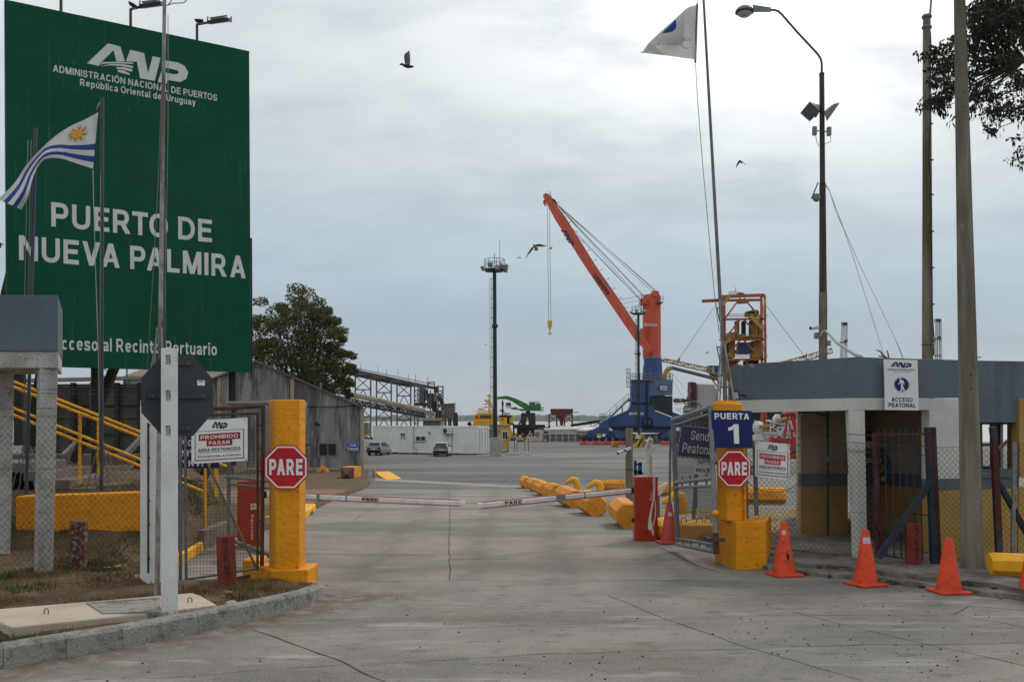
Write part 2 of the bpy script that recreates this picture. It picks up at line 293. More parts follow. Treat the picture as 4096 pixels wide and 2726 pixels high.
# ------------------------------------------------------------------ mesh builder
GL = {}
def glyph(s, bold=0.0):
 k = (s, bold)
 if k in GL: return GL[k]
 cu = bpy.data.curves.new('t', 'FONT'); cu.body = s; cu.offset = bold; cu.resolution_u = 3; cu.space_character = 1.0 + bold * 3
 ob = bpy.data.objects.new('t', cu); me = ob.to_mesh()
 vs = [v.co.copy() for v in me.vertices]; fs = [tuple(p.vertices) for p in me.polygons]
 ob.to_mesh_clear(); bpy.data.objects.remove(ob); bpy.data.curves.remove(cu)
 x0 = min(v.x for v in vs); x1 = max(v.x for v in vs); y0 = min(v.y for v in vs); y1 = max(v.y for v in vs)
 GL[k] = ([((v.x - x0) / (x1 - x0), (v.y - y0) / (y1 - y0)) for v in vs], fs); return GL[k]
def letters(word, bold=0.0):
 """grotesque sign lettering drawn as flat strokes; None when a character is missing"""
 t = .135 + bold * 1.8; h = t / 2; k_ = ('L', word, bold)
 if k_ in GL: return GL[k_]
 def strip(P, closed=False, w=None):
  w = (w or t) / 2; n = len(P); L, Rr = [], []
  for i in range(n):
   a = P[(i - 1) % n] if (closed or i) else P[i]; b = P[i]; c = P[(i + 1) % n] if (closed or i < n - 1) else P[i]
   def un(p, q): d = math.dist(p, q) or 1; return ((q[0] - p[0]) / d, (q[1] - p[1]) / d)
   d1 = un(a, b) if a != b else un(b, c); d2 = un(b, c) if b != c else d1
   n1 = (-d1[1], d1[0]); m = (-(d1[1] + d2[1]), d1[0] + d2[0]); ml = math.hypot(*m) or 1; m = (m[0] / ml, m[1] / ml); s = w / max(.5, m[0] * n1[0] + m[1] * n1[1])
   L.append((b[0] + m[0] * s, b[1] + m[1] * s)); Rr.append((b[0] - m[0] * s, b[1] - m[1] * s))
  return [[Rr[i], Rr[(i + 1) % n], L[(i + 1) % n], L[i]] for i in range(n if closed else n - 1)]
 def arc(cx, cy, rx, ry, a0, a1, n=10, e=2.3):
  o = []
  for i in range(n + 1):
   a = R(a0 + (a1 - a0) * i / n); c, s = math.cos(a), math.sin(a); o.append((cx + rx * math.copysign(abs(c) ** (2 / e), c), cy + ry * math.copysign(abs(s) ** (2 / e), s)))
  return o
 def rc(x0, y0, x1, y1): return [[(x0, y0), (x1, y0), (x1, y1), (x0, y1)]]
 def dg(xb, xt, d, y0=0, y1=1): return [[(xb, y0), (xb + d, y0), (xt + d, y1), (xt, y1)]]
 def spl(C, n=4):
  o = []
  for i in range(len(C) - 1):
   p0, p1, p2, p3 = C[max(i - 1, 0)], C[i], C[i + 1], C[min(i + 2, len(C) - 1)]
   for j in range(n):
    f = j / n; o.append(tuple(.5 * (2 * b + (c - a) * f + (2 * a - 5 * b + 4 * c - d) * f * f + (3 * b - a - 3 * c + d) * f ** 3) for a, b, c, d in zip(p0, p1, p2, p3)))
  return o + [C[-1]]
 d = t * 1.12; X = .73; up = {'Ó': 'O', 'ú': 'u'}
 def g(c):
  if c in up:
   q, w = g(up[c]); y = 1.07 if c == 'Ó' else .82; return q + [[(w * .42, y), (w * .58, y), (w * .74, y + .17), (w * .50, y + .17)]], w
  if c == 'A': w = .80; return dg(0, w / 2 - d / 2, d) + dg(w - d, w / 2 - d / 2, d) + rc(w * .2, .22, w * .8, .22 + t * .85), w
  if c == 'V': w = .78; return dg(w / 2 - d / 2, 0, d) + dg(w / 2 - d / 2, w - d, d), w
  if c == 'W': w = 1.08; return dg(w * .25 - d / 2, 0, d) + dg(w * .25 - d / 2, w / 2 - d / 2, d) + dg(w * .75 - d / 2, w / 2 - d / 2, d) + dg(w * .75 - d / 2, w - d, d), w
  if c == 'M': w = .90; return rc(0, 0, t, 1) + rc(w - t, 0, w, 1) + dg(w / 2 - d / 2, t * .1, d) + dg(w / 2 - d / 2, w - d - t * .1, d), w
  if c == 'N': w = .78; return rc(0, 0, t, 1) + rc(w - t, 0, w, 1) + dg(w - d, 0, d), w
  if c == 'Z': w = .68; return rc(0, 0, w, t) + rc(0, 1 - t, w, 1) + dg(0, w - d * 1.15, d * 1.15), w
  if c == 'Y': w = .76; return rc(w / 2 - h, 0, w / 2 + h, .44) + dg(w / 2 - h, 0, d, .40) + dg(w / 2 + h - d, w - d, d, .40), w
  if c == 'X': w = .74; return dg(0, w - d, d) + dg(w - d, 0, d), w
  if c == 'E': w = .66; return rc(0, 0, t, 1) + rc(0, 0, w, t) + rc(0, 1 - t, w, 1) + rc(0, .52 - h, w * .93, .52 + h), w
  if c == 'F': w = .62; return rc(0, 0, t, 1) + rc(0, 1 - t, w, 1) + rc(0, .50 - h, w * .88, .50 + h), w
  if c == 'H': w = .76; return rc(0, 0, t, 1) + rc(w - t, 0, w, 1) + rc(0, .52 - h, w, .52 + h), w
  if c == 'I': return rc(0, 0, t * 1.05, 1), t * 1.05
  if c == 'L': w = .60; return rc(0, 0, t, 1) + rc(0, 0, w, t), w
  if c == 'T': w = .70; return rc(w / 2 - h, 0, w / 2 + h, 1) + rc(0, 1 - t, w, 1), w
  if c == 'O' or c == '0': w = .84 if c == 'O' else .6; return strip(arc(w / 2, .5, w / 2 - h, .51 - h, 0, 360, 28)[:-1], True), w
  if c == 'C': w = .78; return strip(arc(w / 2, .5, w / 2 - h, .51 - h, 38, 322, 22)), w
  if c == 'G': w = .82; return strip(arc(w / 2, .5, w / 2 - h, .51 - h, 38, 318, 22)) + rc(w - t, .1, w, .5) + rc(w * .52, .5 - t * .8, w, .5), w
  if c == 'U': w = .76; return strip([(h, 1), (h, .4)] + arc(w / 2, .36, w / 2 - h, .37 - h, 180, 360, 14) + [(w - h, .4), (w - h, 1)]), w
  if c == 'D': w = .78; return rc(0, 0, t, 1) + strip([(h, 1 - h), (w * .4, 1 - h)] + arc(w * .45, .5, w * .55 - h, .5 - h, 90, -90, 16, 2.1) + [(h, h)]), w
  if c in 'PRB':
   w = .70; ym = .44 if c != 'B' else .50; ry = (1 - h - ym) / 2
   q = rc(0, 0, t, 1) + strip([(h, 1 - h), (w * .5, 1 - h)] + arc(w * .58, ym + ry, w * .42 - h, ry, 90, -90, 12, 2.2) + [(h, ym)])
   if c == 'R': w = .78; q += dg(w - d * 1.15, w * .36, d * 1.1, 0, .46)
   if c == 'B': q += strip([(w * .5, ym)] + arc(w * .58, (ym + h) / 2, w * .46 - h, (ym - h) / 2, 90, -90, 12, 2.2) + [(h, h)]); w = .74
   return q, w
  if c == 'S' or c == 's':
   w, H_ = (.70, 1) if c == 'S' else (.56, X); tt = min(t, .2)
   C = [(w - h * .9, .70 * H_), (w * .80, .86 * H_), (w * .5, H_ - h), (w * .2, .86 * H_), (h, .72 * H_), (w * .22, .585 * H_), (w * .52, .50 * H_), (w * .80, .41 * H_), (w - h, .27 * H_), (w * .8, .12 * H_), (w * .5, h), (w * .19, .13 * H_), (h * .9, .31 * H_)]
   return strip(spl(C)), w
  if c == 'J': w = .55; return strip([(w - h, 1), (w - h, .32)] + arc(w / 2, .3, w / 2 - h, .3 - h, 0, -180, 10)), w
  if c == '1': w = .46; return rc(w - t, 0, w, 1) + [[(0, .66), (0, .82), (w * .35, .88), (w - t * .8, 1), (w - t, .80), (w * .4, .70)]], w
  if c == 'o': w = .64; return strip(arc(w / 2, X / 2, w / 2 - h, X / 2 - h, 0, 360, 24)[:-1], True), w
  if c == 'c': w = .59; return strip(arc(w / 2, X / 2, w / 2 - h, X / 2 - h, 42, 318, 18)), w
  if c == 'e': w = .62; return strip(arc(w / 2, X / 2, w / 2 - h, X / 2 - h, 0, 318, 20)) + rc(h, X / 2 - h * .8, w - h * .3, X / 2 + h * .8), w
  if c == 'l': return rc(0, 0, t, 1), t
  if c == 'i': return rc(0, 0, t, X) + rc(0, 1 - t, t, 1), t
  if c == 'n': w = .59; return rc(0, 0, t, X) + strip([(h, X * .55)] + arc(w / 2, X - h - .17, w / 2 - h, .17, 180, 0, 12) + [(w - h, 0)]), w
  if c == 'r': w = .42; return rc(0, 0, t, X) + strip([(h, X * .5), (h * 1.3, X * .72), (w * .6, X - h * 1.15), (w, X - h)]), w
  if c == 't': w = .38; return strip([(w * .42, .92), (w * .42, .2), (w * .55, h * 1.1), (w, h)]) + rc(0, X - t * .8, w, X), w
  if c == 'u': w = .59; return rc(w - t, 0, w, X) + strip([(h, X)] + arc(w / 2, h + .17, w / 2 - h, .17, 180, 360, 12) + [(w - h, X * .5)]), w
  if c in 'bpdg':
   w = .64; q = strip(arc(w / 2, X / 2, w / 2 - h, X / 2 - h, 0, 360, 22)[:-1], True); x0 = 0 if c in 'bp' else w - t
   if c in 'bd': q += rc(x0, 0, x0 + t, 1)
   elif c == 'p': q += rc(0, -.26, t, X)
   else: q += strip([(w - h, X), (w - h, -.06)] + arc(w / 2, -.06, w / 2 - h, .2 - h, 0, -150, 9))
   return q, w
  if c == 'a': w = .60; return rc(w - t, 0, w, X * .62) + strip([(h * 1.1, X * .70)] + arc(w / 2, X * .66, w / 2 - h, X * .34 - h, 165, 0, 10)) + strip([(w - h, X * .50), (w * .42, X * .47), (h * 1.2, X * .36), (h, X * .22), (h * 1.6, h * 1.15), (w * .42, h), (w - h, X * .22)]), w
  if c == 'y': w = .60; return dg(w / 2 - d / 2, 0, d, 0, X) + dg(w / 2 - d / 2, w - d, d, 0, X) + dg(w * .12, w / 2 - d / 2, d, -.26, .06), w
  return None
 out = []; x = 0; pv = ''
 for c in word:
  if c == ' ': x += .32; pv = c; continue
  q = g(c)
  if q is None: GL[k_] = None; return None
  if pv + c in ('AV', 'VA', 'PA', 'LT', 'TA', 'AT', 'YA', 'TO', 'RT'): x -= .09
  out += [[(x + a, b) for a, b in pl] for pl in q[0]]; x += q[1] + .125 + (.03 if pv + c else 0); pv = c
 xs = [a for pl in out for a, b in pl]; ys = [b for pl in out for a, b in pl]; x0, x1, y0, y1 = min(xs), max(xs), min(ys), max(ys)
 GL[k_] = [[((a - x0) / (x1 - x0), (b - y0) / (y1 - y0)) for a, b in pl] for pl in out]; return GL[k_]
ANPZ = {'A': [(682, 512), (840, 388), (935, 405), (970, 495), (905, 497), (882, 428), (795, 500), (768, 527)],
  'w1': [(775, 525), (800, 503), (900, 499), (1035, 500), (1035, 508), (900, 508), (800, 513)],
  'w2': [(780, 528), (860, 513), (960, 513), (1035, 522), (1030, 535), (950, 524), (860, 521)],
  'w3': [(905, 531), (960, 530), (1028, 542), (1022, 557), (950, 543), (905, 541)],
  'w4': [(912, 547), (960, 550), (1010, 570), (1003, 577), (950, 567), (915, 560)],
  'N': [(978, 495), (1010, 423), (1120, 440), (1150, 565), (1187, 457), (1250, 467), (1203, 611), (1088, 596), (1062, 494)],
  'P': [(1228, 617), (1255, 552), (1350, 566), (1388, 565), (1398, 554), (1388, 542), (1340, 534), (1262, 524), (1275, 480), (1390, 492), (1445, 512), (1475, 552), (1460, 595), (1410, 615), (1306, 603), (1296, 628)]}
class MB:
 def __init__(s): s.v, s.f, s.m, s.sm, s.mats = [], [], [], [], []
 def mi(s, n):
  if n not in s.mats: s.mats.append(n)
  return s.mats.index(n)
 def add(s, vs, fs, m, smooth=False):
  o = len(s.v); k = s.mi(m); s.v += [tuple(x) for x in vs]
  for f in fs: s.f.append(tuple(i + o for i in f)); s.m.append(k); s.sm.append(smooth)
  return s
 def quad(s, a, b, c, d, m): return s.add([a, b, c, d], [(0, 1, 2, 3)], m)
 def box(s, c, sz, m, rz=0.0, mat=None):
  hx, hy, hz = sz[0] / 2, sz[1] / 2, sz[2] / 2; q = mat or Matrix.Rotation(rz, 3, 'Z'); c = Vector(c)
  vs = [c + q @ Vector((x, y, z)) for x in (-hx, hx) for y in (-hy, hy) for z in (-hz, hz)]
  return s.add(vs, [(0, 1, 3, 2), (4, 6, 7, 5), (0, 4, 5, 1), (2, 3, 7, 6), (0, 2, 6, 4), (1, 5, 7, 3)], m)
 def slab(s, pts, z0, z1, m):
  """vertical prism over a ground outline (x,y)"""
  n = len(pts); zz = z1 if isinstance(z1, (list, tuple)) else [z1] * n
  vs = [(p[0], p[1], z0) for p in pts] + [(p[0], p[1], zz[i]) for i, p in enumerate(pts)]
  return s.add(vs, [tuple(range(n))[::-1], tuple(range(n, 2 * n))] + [(i, (i + 1) % n, n + (i + 1) % n, n + i) for i in range(n)], m)
 def sheet(s, pts, d, m):
  """outline in space, given thickness vector d"""
  n = len(pts); d = Vector(d); vs = [Vector(p) for p in pts] + [Vector(p) + d for p in pts]
  return s.add(vs, [tuple(range(n)), tuple(range(2 * n - 1, n - 1, -1))] + [(i, n + i, n + (i + 1) % n, (i + 1) % n) for i in range(n)], m)
 def bar(s, p, q, a, b, m, up=(0, 0, 1)):
  p, q = Vector(p), Vector(q); d = (q - p)
  if d.length < 1e-6: return s
  d.normalize(); u = Vector(up)
  if abs(d.dot(u)) > .98: u = Vector((0, 1, 0))
  x = d.cross(u).normalized(); y = x.cross(d).normalized()
  vs = [e + x * (i * a / 2) + y * (j * b / 2) for e in (p, q) for i, j in ((-1, -1), (1, -1), (1, 1), (-1, 1))]
  return s.add(vs, [(3, 2, 1, 0), (4, 5, 6, 7)] + [(i, (i + 1) % 4, 4 + (i + 1) % 4, 4 + i) for i in range(4)], m)
 def tube(s, p, q, r0, m, r1=None, n=8, cap=True, smooth=True):
  p, q = Vector(p), Vector(q); d = q - p
  if d.length < 1e-6: return s
  d.normalize(); u = Vector((0, 0, 1)) if abs(d.z) < .95 else Vector((1, 0, 0))
  x = d.cross(u).normalized(); y = x.cross(d); r1 = r0 if r1 is None else r1
  vs = [e + (x * math.cos(2 * math.pi * i / n) + y * math.sin(2 * math.pi * i / n)) * r for e, r in ((p, r0), (q, r1)) for i in range(n)]
  s.add(vs, [(i, (i + 1) % n, n + (i + 1) % n, n + i) for i in range(n)], m, smooth)
  if cap: s.add(vs, [tuple(range(n))[::-1], tuple(range(n, 2 * n))], m)
  return s
 def path(s, pts, r, m, n=6):
  pts = [Vector(p) for p in pts]; rs = r if isinstance(r, (list, tuple)) else [r] * len(pts); vs = []; px = None
  for i, p in enumerate(pts):
   d = (pts[min(i + 1, len(pts) - 1)] - pts[max(i - 1, 0)]).normalized()
   if px is None: u = Vector((0, 0, 1)) if abs(d.z) < .9 else Vector((1, 0, 0)); px = d.cross(u).normalized()
   px = (px - d * px.dot(d)).normalized(); y = d.cross(px)
   vs += [p + (px * math.cos(2 * math.pi * k / n) + y * math.sin(2 * math.pi * k / n)) * rs[i] for k in range(n)]
  L = len(pts)
  s.add(vs, [(i * n + k, i * n + (k + 1) % n, (i + 1) * n + (k + 1) % n, (i + 1) * n + k) for i in range(L - 1) for k in range(n)] + [tuple(range(n))[::-1], tuple(range((L - 1) * n, L * n))], m, True)
  return s
 def lathe(s, c, prof, m, n=16, ax=(0, 0, 1), smooth=True):
  c = Vector(c); a = Vector(ax).normalized(); u = Vector((1, 0, 0)) if abs(a.x) < .9 else Vector((0, 1, 0))
  x = a.cross(u).normalized(); y = a.cross(x); vs = []
  for r, z in prof: vs += [c + a * z + (x * math.cos(2 * math.pi * k / n) + y * math.sin(2 * math.pi * k / n)) * r for k in range(n)]
  L = len(prof)
  s.add(vs, [(i * n + k, (i + 1) * n + k, (i + 1) * n + (k + 1) % n, i * n + (k + 1) % n) for i in range(L - 1) for k in range(n)], m, smooth)
  s.add(vs, [tuple(range(n)), tuple(range((L - 1) * n, L * n))[::-1]], m); return s
 def ball(s, c, r, m, n=10, k=6, sq=(1, 1, 1)):
  c = Vector(c); vs = []; fs = []
  for i in range(k + 1):
   t = math.pi * i / k
   vs += [c + Vector((math.sin(t) * math.cos(2 * math.pi * j / n) * r * sq[0], math.sin(t) * math.sin(2 * math.pi * j / n) * r * sq[1], math.cos(t) * r * sq[2])) for j in range(n)]
  for i in range(k): fs += [(i * n + j, (i + 1) * n + j, (i + 1) * n + (j + 1) % n, i * n + (j + 1) % n) for j in range(n)]
  return s.add(vs, fs, m, True)
 def loft(s, rings, m, smooth=True, cap=True):
  n = len(rings[0]); vs = [p for r in rings for p in r]; L = len(rings)
  s.add(vs, [(i * n + k, i * n + (k + 1) % n, (i + 1) * n + (k + 1) % n, (i + 1) * n + k) for i in range(L - 1) for k in range(n)], m, smooth)
  if cap: s.add(vs, [tuple(range(n))[::-1], tuple(range((L - 1) * n, L * n))], m)
  return s
 # flat marks on a plane patch
 def panel(s, fr, th, m, edge=None, u0=0, v0=0, u1=1, v1=1, o=0.0):
  c = [fr.p(u0, v0, o), fr.p(u1, v0, o), fr.p(u1, v1, o), fr.p(u0, v1, o)]; bk = [p - fr.n * th for p in c]
  s.add(c, [(0, 1, 2, 3)], m)
  return s.add(c + bk, [(7, 6, 5, 4)] + [(i, 4 + i, 4 + (i + 1) % 4, (i + 1) % 4) for i in range(4)], edge or m)
 def rect(s, fr, u0, v0, u1, v1, m, o=.003): return s.add([fr.p(u0, v0, o), fr.p(u1, v0, o), fr.p(u1, v1, o), fr.p(u0, v1, o)], [(0, 1, 2, 3)], m)
 def fpoly(s, fr, pts, m, o=.003): return s.add([fr.p(u, v, o) for u, v in pts], [tuple(range(len(pts)))], m)
 def text(s, t, fr, bx, m, bold=.0, o=.005):
  u0, v0, u1, v1 = bx; P = letters(t, bold)
  if P is None:
   vs, fs = glyph(t, bold); return s.add([fr.p(u0 + (u1 - u0) * x, v0 + (v1 - v0) * y, o) for x, y in vs], fs, m)
  for i, pl in enumerate(P): s.add([fr.p(u0 + (u1 - u0) * x, v0 + (v1 - v0) * y, o + .0004 * (i % 4)) for x, y in pl], [tuple(range(len(pl)))], m)
  return s
 def logo(s, fr, bx, m, o=.005):
  u0, v0, u1, v1 = bx
  for k, pl in ANPZ.items():
   q = [((x - 682) / 793, (547 - (y - .13 * (x - 682))) / 180) for x, y in pl]
   s.fpoly(fr, [(u0 + (u1 - u0) * x, v0 + (v1 - v0) * y) for x, y in q], m, o)
  return s
 def build(s, name, parent=None, bevel=0.0, inv=None, seg=2):
  me = bpy.data.meshes.new(name); me.from_pydata(s.v, [], s.f)
  for n in s.mats: me.materials.append(MATS[n])
  me.polygons.foreach_set('material_index', s.m); me.polygons.foreach_set('use_smooth', s.sm); me.update()
  o = bpy.data.objects.new(name, me); COL.objects.link(o)
  if parent is not None:
   o.parent = parent; o.matrix_parent_inverse = Matrix.Translation(-parent_loc(parent))
  if bevel:
   b = o.modifiers.new('bevel', 'BEVEL'); b.width = bevel; b.segments = seg; b.limit_method = 'ANGLE'; b.angle_limit = R(40)
  return o
def parent_loc(p):
 l = Vector(p.location)
 return l
def tag(o, label=None, cat=None, group=None, kind=None):
 if label: o['label'] = label
 if cat: o['category'] = cat
 if group: o['group'] = group
 if kind: o['kind'] = kind
 return o
def thing(name, label, cat, loc=(0, 0, 0), group=None):
 o = bpy.data.objects.new(name, None); COL.objects.link(o); o.location = loc; o.empty_display_size = .2
 return tag(o, label, cat, group)
def copy_tree(o, parent=None):
 c = o.copy(); COL.objects.link(c)
 if parent is not None: c.parent = parent
 for ch in [x for x in bpy.data.objects if x.parent == o]: copy_tree(ch, c)
 return c
def chain(mb, A, B, z0, z1, m, pitch=.07, r=.0015):
 """diamond wire mesh between ground points A and B"""
 A, B = Vector(A), Vector(B); L = (B - A).length; d = (B - A) / L; Hh = z1 - z0; k = 1.15
 def P(u, h): return Vector((A.x + d.x * u, A.y + d.y * u, z0 + h))
 n = int((L + Hh / k) / pitch) + 1
 for i in range(n + 1):
  c = i * pitch
  for sgn in (1, -1):
   h0, h1 = 0.0, Hh
   f = (lambda h: c - h / k) if sgn == 1 else (lambda h: L - c + h / k)
   a, b = f(h0), f(h1)
   if sgn == 1:
    if a > L: h0 = (c - L) * k
    if b < 0: h1 = c * k
   else:
    if a < 0: h0 = (c - L) * k
    if b > L: h1 = c * k
   if h1 - h0 > .01: mb.tube(P(f(h0), h0), P(f(h1), h1), r, m, n=3, cap=False, smooth=False)
def lattice(mb, a0, a1, b0, b1, n, r, m, rd=None):
 a0, a1, b0, b1 = map(Vector, (a0, a1, b0, b1)); rd = rd or r * .7
 mb.tube(a0, a1, r, m, n=5); mb.tube(b0, b1, r, m, n=5)
 for i in range(n + 1):
  t = i / n; mb.tube(a0.lerp(a1, t), b0.lerp(b1, t), rd, m, n=4)
  if i < n:
   u = (i + 1) / n
   if i % 2: mb.tube(a0.lerp(a1, t), b0.lerp(b1, u), rd, m, n=4)
   else: mb.tube(b0.lerp(b1, t), a0.lerp(a1, u), rd, m, n=4)
# ================================================================== SETTING
def gridmesh(name, rows, m, parent=None, smooth=True):
 """rows: list of equal-length point lists"""
 mb = MB(); n = len(rows[0]); vs = [p for r in rows for p in r]
 mb.add(vs, [(i * n + k, i * n + k + 1, (i + 1) * n + k + 1, (i + 1) * n + k) for i in range(len(rows) - 1) for k in range(n - 1)], m, smooth)
 return mb.build(name, parent)
Ys = [-60, -20, 0, 8, 16] + [17 + i for i in range(0, 32, 2)] + [50, 60, 75, 95, 120, 150]
g = gridmesh('ground', [[(x, y, base(y) - .006) for x in (-260, -120, -60, -30, -15, 0, 15, 30, 60, 120, 260)] for y in Ys], 'asphalt'); g['kind'] = 'structure'
q = MB(); q.box((0, 150.4, -3.3), (520, .8, 3.9), 'pale_concrete'); tag(q.build('quay_wall'), kind='structure')
# kerb line, bottom outer edge in world metres
K = [(-7.6, 6.4), (-6.2, 7.28), (-4.9, 8.0), (-4.27, 8.40), (-3.55, 9.15), (-3.06, 9.80), (-2.68, 10.37), (-2.44, 10.9), (-2.27, 11.35), (-2.21, 11.85)]
def kdist(x, y):
 best = 9
 for (ax, ay), (bx, by) in zip(K, K[1:]):
  dx, dy = bx - ax, by - ay; t = max(0, min(1, ((x - ax) * dx + (y - ay) * dy) / (dx * dx + dy * dy)))
  best = min(best, math.hypot(x - ax - dx * t, y - ay - dy * t))
 return best
def xr(Y):     # right-hand edge of the concrete drive
 if Y < 13.5: return 60.0
 if Y < 18.5: return 60.0 if Y < 16.6 else 3.6 - (Y - 16.6) * .45
 return 2.75 - (Y - 18.5) * .055
def roadrows(y0, y1):
 yy, Y = [], y0
 while Y < y1 - .01: yy.append(Y); Y += 5 if Y < 0 else (1 if Y < 6 else (.2 if Y < 20 else 1.0))
 yy.append(y1); out_ = []
 for Y in yy:
  rr = xr(Y); out_.append([(min(x, rr), Y if Y < y1 or y1 > 20 else Y + .035 * x * (1 if abs(x) < 9 else 0), base(Y) + .002) for x in [-60, -30, -15] + [-10 + i * .25 for i in range(81)] + [14, 20, 60]])
 return out_
JX = lambda x: 12.85 + (.25 if x > 0 else .1) * 0
def dirtattr(o):
 at_ = o.data.attributes.new('dirt', 'FLOAT', 'POINT'); dv = []
 for v in o.data.vertices:
  x, y = v.co.x, v.co.y; d = 0
  if 5 < y < 22 and -9 < x < 9:
   d = 1 - sm(.06, .75 + .5 * noise.noise((x * 1.3, y * 1.3, 2)), kdist(x, y))
   if y > 11.5: d = max(d, (1 - sm(0, 1.1, math.hypot(x + 1.75, (y - 11.7) * 1.4))))
   ex = 3.3 + (14.2 - y) * .95
   if y < 15: d = max(d, .7 * (1 - sm(0, .55, abs(x - ex))))
   d = max(d, .35 * sm(.2, .5, noise.noise((x * .5, y * .9, 11))))
  dv.append(d)
 at_.data.foreach_set('value', dv)
 a2 = o.data.attributes.new('tyre', 'FLOAT', 'POINT'); a2.data.foreach_set('value', [max(0, 1 - min(abs(v.co.x - c - (v.co.y - 13) * .012 * c) for c in (-2.0, -.5, .75, 2.15)) / .42) for v in o.data.vertices])
rr_ = roadrows(-30.0, 50.0); k0 = next(i for i, r in enumerate(rr_) if r[0][1] > 12.9)
road = gridmesh('road', rr_[:k0 + 1], 'concrete_street'); road['kind'] = 'structure'; dirtattr(road)
drive = gridmesh('driveway', rr_[k0:], 'concrete_road'); drive['kind'] = 'structure'; dirtattr(drive)
# joints and cracks in the slabs
jm = MB()
def crack(pts, wd=.012, jit=.012, up=.006):
 P = [G(*p) for p in pts]; L = []
 for a, b in zip(P, P[1:]):
  n = max(2, int((b - a).length / .18))
  L += [a.lerp(b, i / n) for i in range(n)]
 L.append(P[-1]); q = []
 for i, p in enumerate(L):
  d = (L[min(i + 1, len(L) - 1)] - L[max(i - 1, 0)]).normalized(); s = Vector((-d.y, d.x, 0))
  p = p + s * noise.noise((p.x * 2, p.y * 2, 5)) * jit * 2; ww = wd * (.35 + .6 * abs(noise.noise((p.x * 5, p.y * 5, 1))))
  for e in (-1, 1):
   z = p + s * ww * e; q.append((z.x, z.y, base(z.y) + up))
 jm.add(q, [(2 * i, 2 * i + 1, 2 * i + 3, 2 * i + 2) for i in range(len(L) - 1)], 'joint')
crack([(1797, 2318), (1797, 2150), (1800, 2000), (1793, 1955), (1795, 1905)], .014, .02)
crack([(1300, 2326), (1800, 2322), (2300, 2322), (2870, 2320)], .010)
crack([(1225, 2166), (1800, 2150)], .008); crack([(1350, 2017), (1800, 2012)], .012); crack([(1800, 2060), (2150, 2060)], .016)
crack([(1800, 2236), (2840, 2237)], .012); crack([(2000, 2060), (2420, 2062)], .014)
crack([(1013, 2519), (1200, 2585), (1400, 2662), (1560, 2735)], .013, .02)
crack([(1095, 2549), (1400, 2527), (2200, 2500), (3000, 2463), (3816, 2457)], .006)
crack([(3816, 2457), (3876, 2423), (4110, 2441)], .012, .02); crack([(3816, 2457), (4110, 2510)], .008)
crack([(2100, 2620), (2500, 2605), (3000, 2592), (3500, 2578), (4110, 2571)], .008, .03)
crack([(2430, 2380), (2700, 2490), (3000, 2591), (3445, 2722)], .009, .02); crack([(3050, 2420), (3570, 2544), (4110, 2664)], .008, .02)
crack([(600, 2716), (1250, 2665), (2100, 2620)], .006, .03); crack([(2640, 2190), (2790, 2260), (2880, 2290)], .02)
crack([(1520, 2010), (1480, 2040), (1400, 2090)], .012); crack([(1365, 2010), (1440, 1960), (1560, 1918)], .014)
crack([(2012, 1910), (2030, 1925)], .03)
tag(jm.build('road_joints'), kind='structure')
gb = gridmesh('road_edge_strip', [[(p.x, p.y, base(p.y) + .009) for p in (G(1500 + i * 62, 1912 + i * 3.1 + dy) for i in range(11))] for dy in (11, 0)], 'edge_concrete'); gb['kind'] = 'structure'
# kerb blocks
kb = MB()
def along(P, step):
 out = [];
 for a, b in zip(P, P[1:]):
  n = max(1, round(math.dist(a, b) / step)); out += [(a[0] + (b[0] - a[0]) * i / n, a[1] + (b[1] - a[1]) * i / n) for i in range(n)]
 return out + [P[-1]]
def kerbline(P, h, wd, m, mb, gap=.0025, zf=base, ch=.03):
 for i in range(len(P) - 1):
  a, b = Vector((*P[i], 0)), Vector((*P[i + 1], 0)); d = (b - a).normalized(); a = a + d * gap; b = b - d * gap
  def nrm(j):
   p0 = Vector((*P[max(j - 1, 0)], 0)); p1 = Vector((*P[min(j + 1, len(P) - 1)], 0)); t = (p1 - p0).normalized(); return Vector((-t.y, t.x, 0))
  hh = h if not callable(h) else h(i)
  rings = []
  for e, j in ((a, i), (b, i + 1)):
   n = nrm(j); z = zf(e.y); h1 = hh if not callable(h) else h(j)
   rings.append([e + Vector((0, 0, z - .1)), e + n * .02 + Vector((0, 0, z + h1 - ch)), e + n * (.02 + ch) + Vector((0, 0, z + h1)), e + n * wd + Vector((0, 0, z + h1)), e + n * wd + Vector((0, 0, z - .1))])
  mb.loft(rings, m, smooth=False)
KP = along(K, .62)
KP = [(x + .012 * noise.noise((x * 3, y * 3, 1)), y + .012 * noise.noise((x * 3, y * 3, 9))) for x, y in KP]
kerbline(KP, lambda j: .20 if j < len(KP) - 3 else (.18, .165, .14)[j - len(KP) + 3], .17, 'kerb_concrete', kb)
tag(kb.build('kerb', bevel=.008), kind='structure')
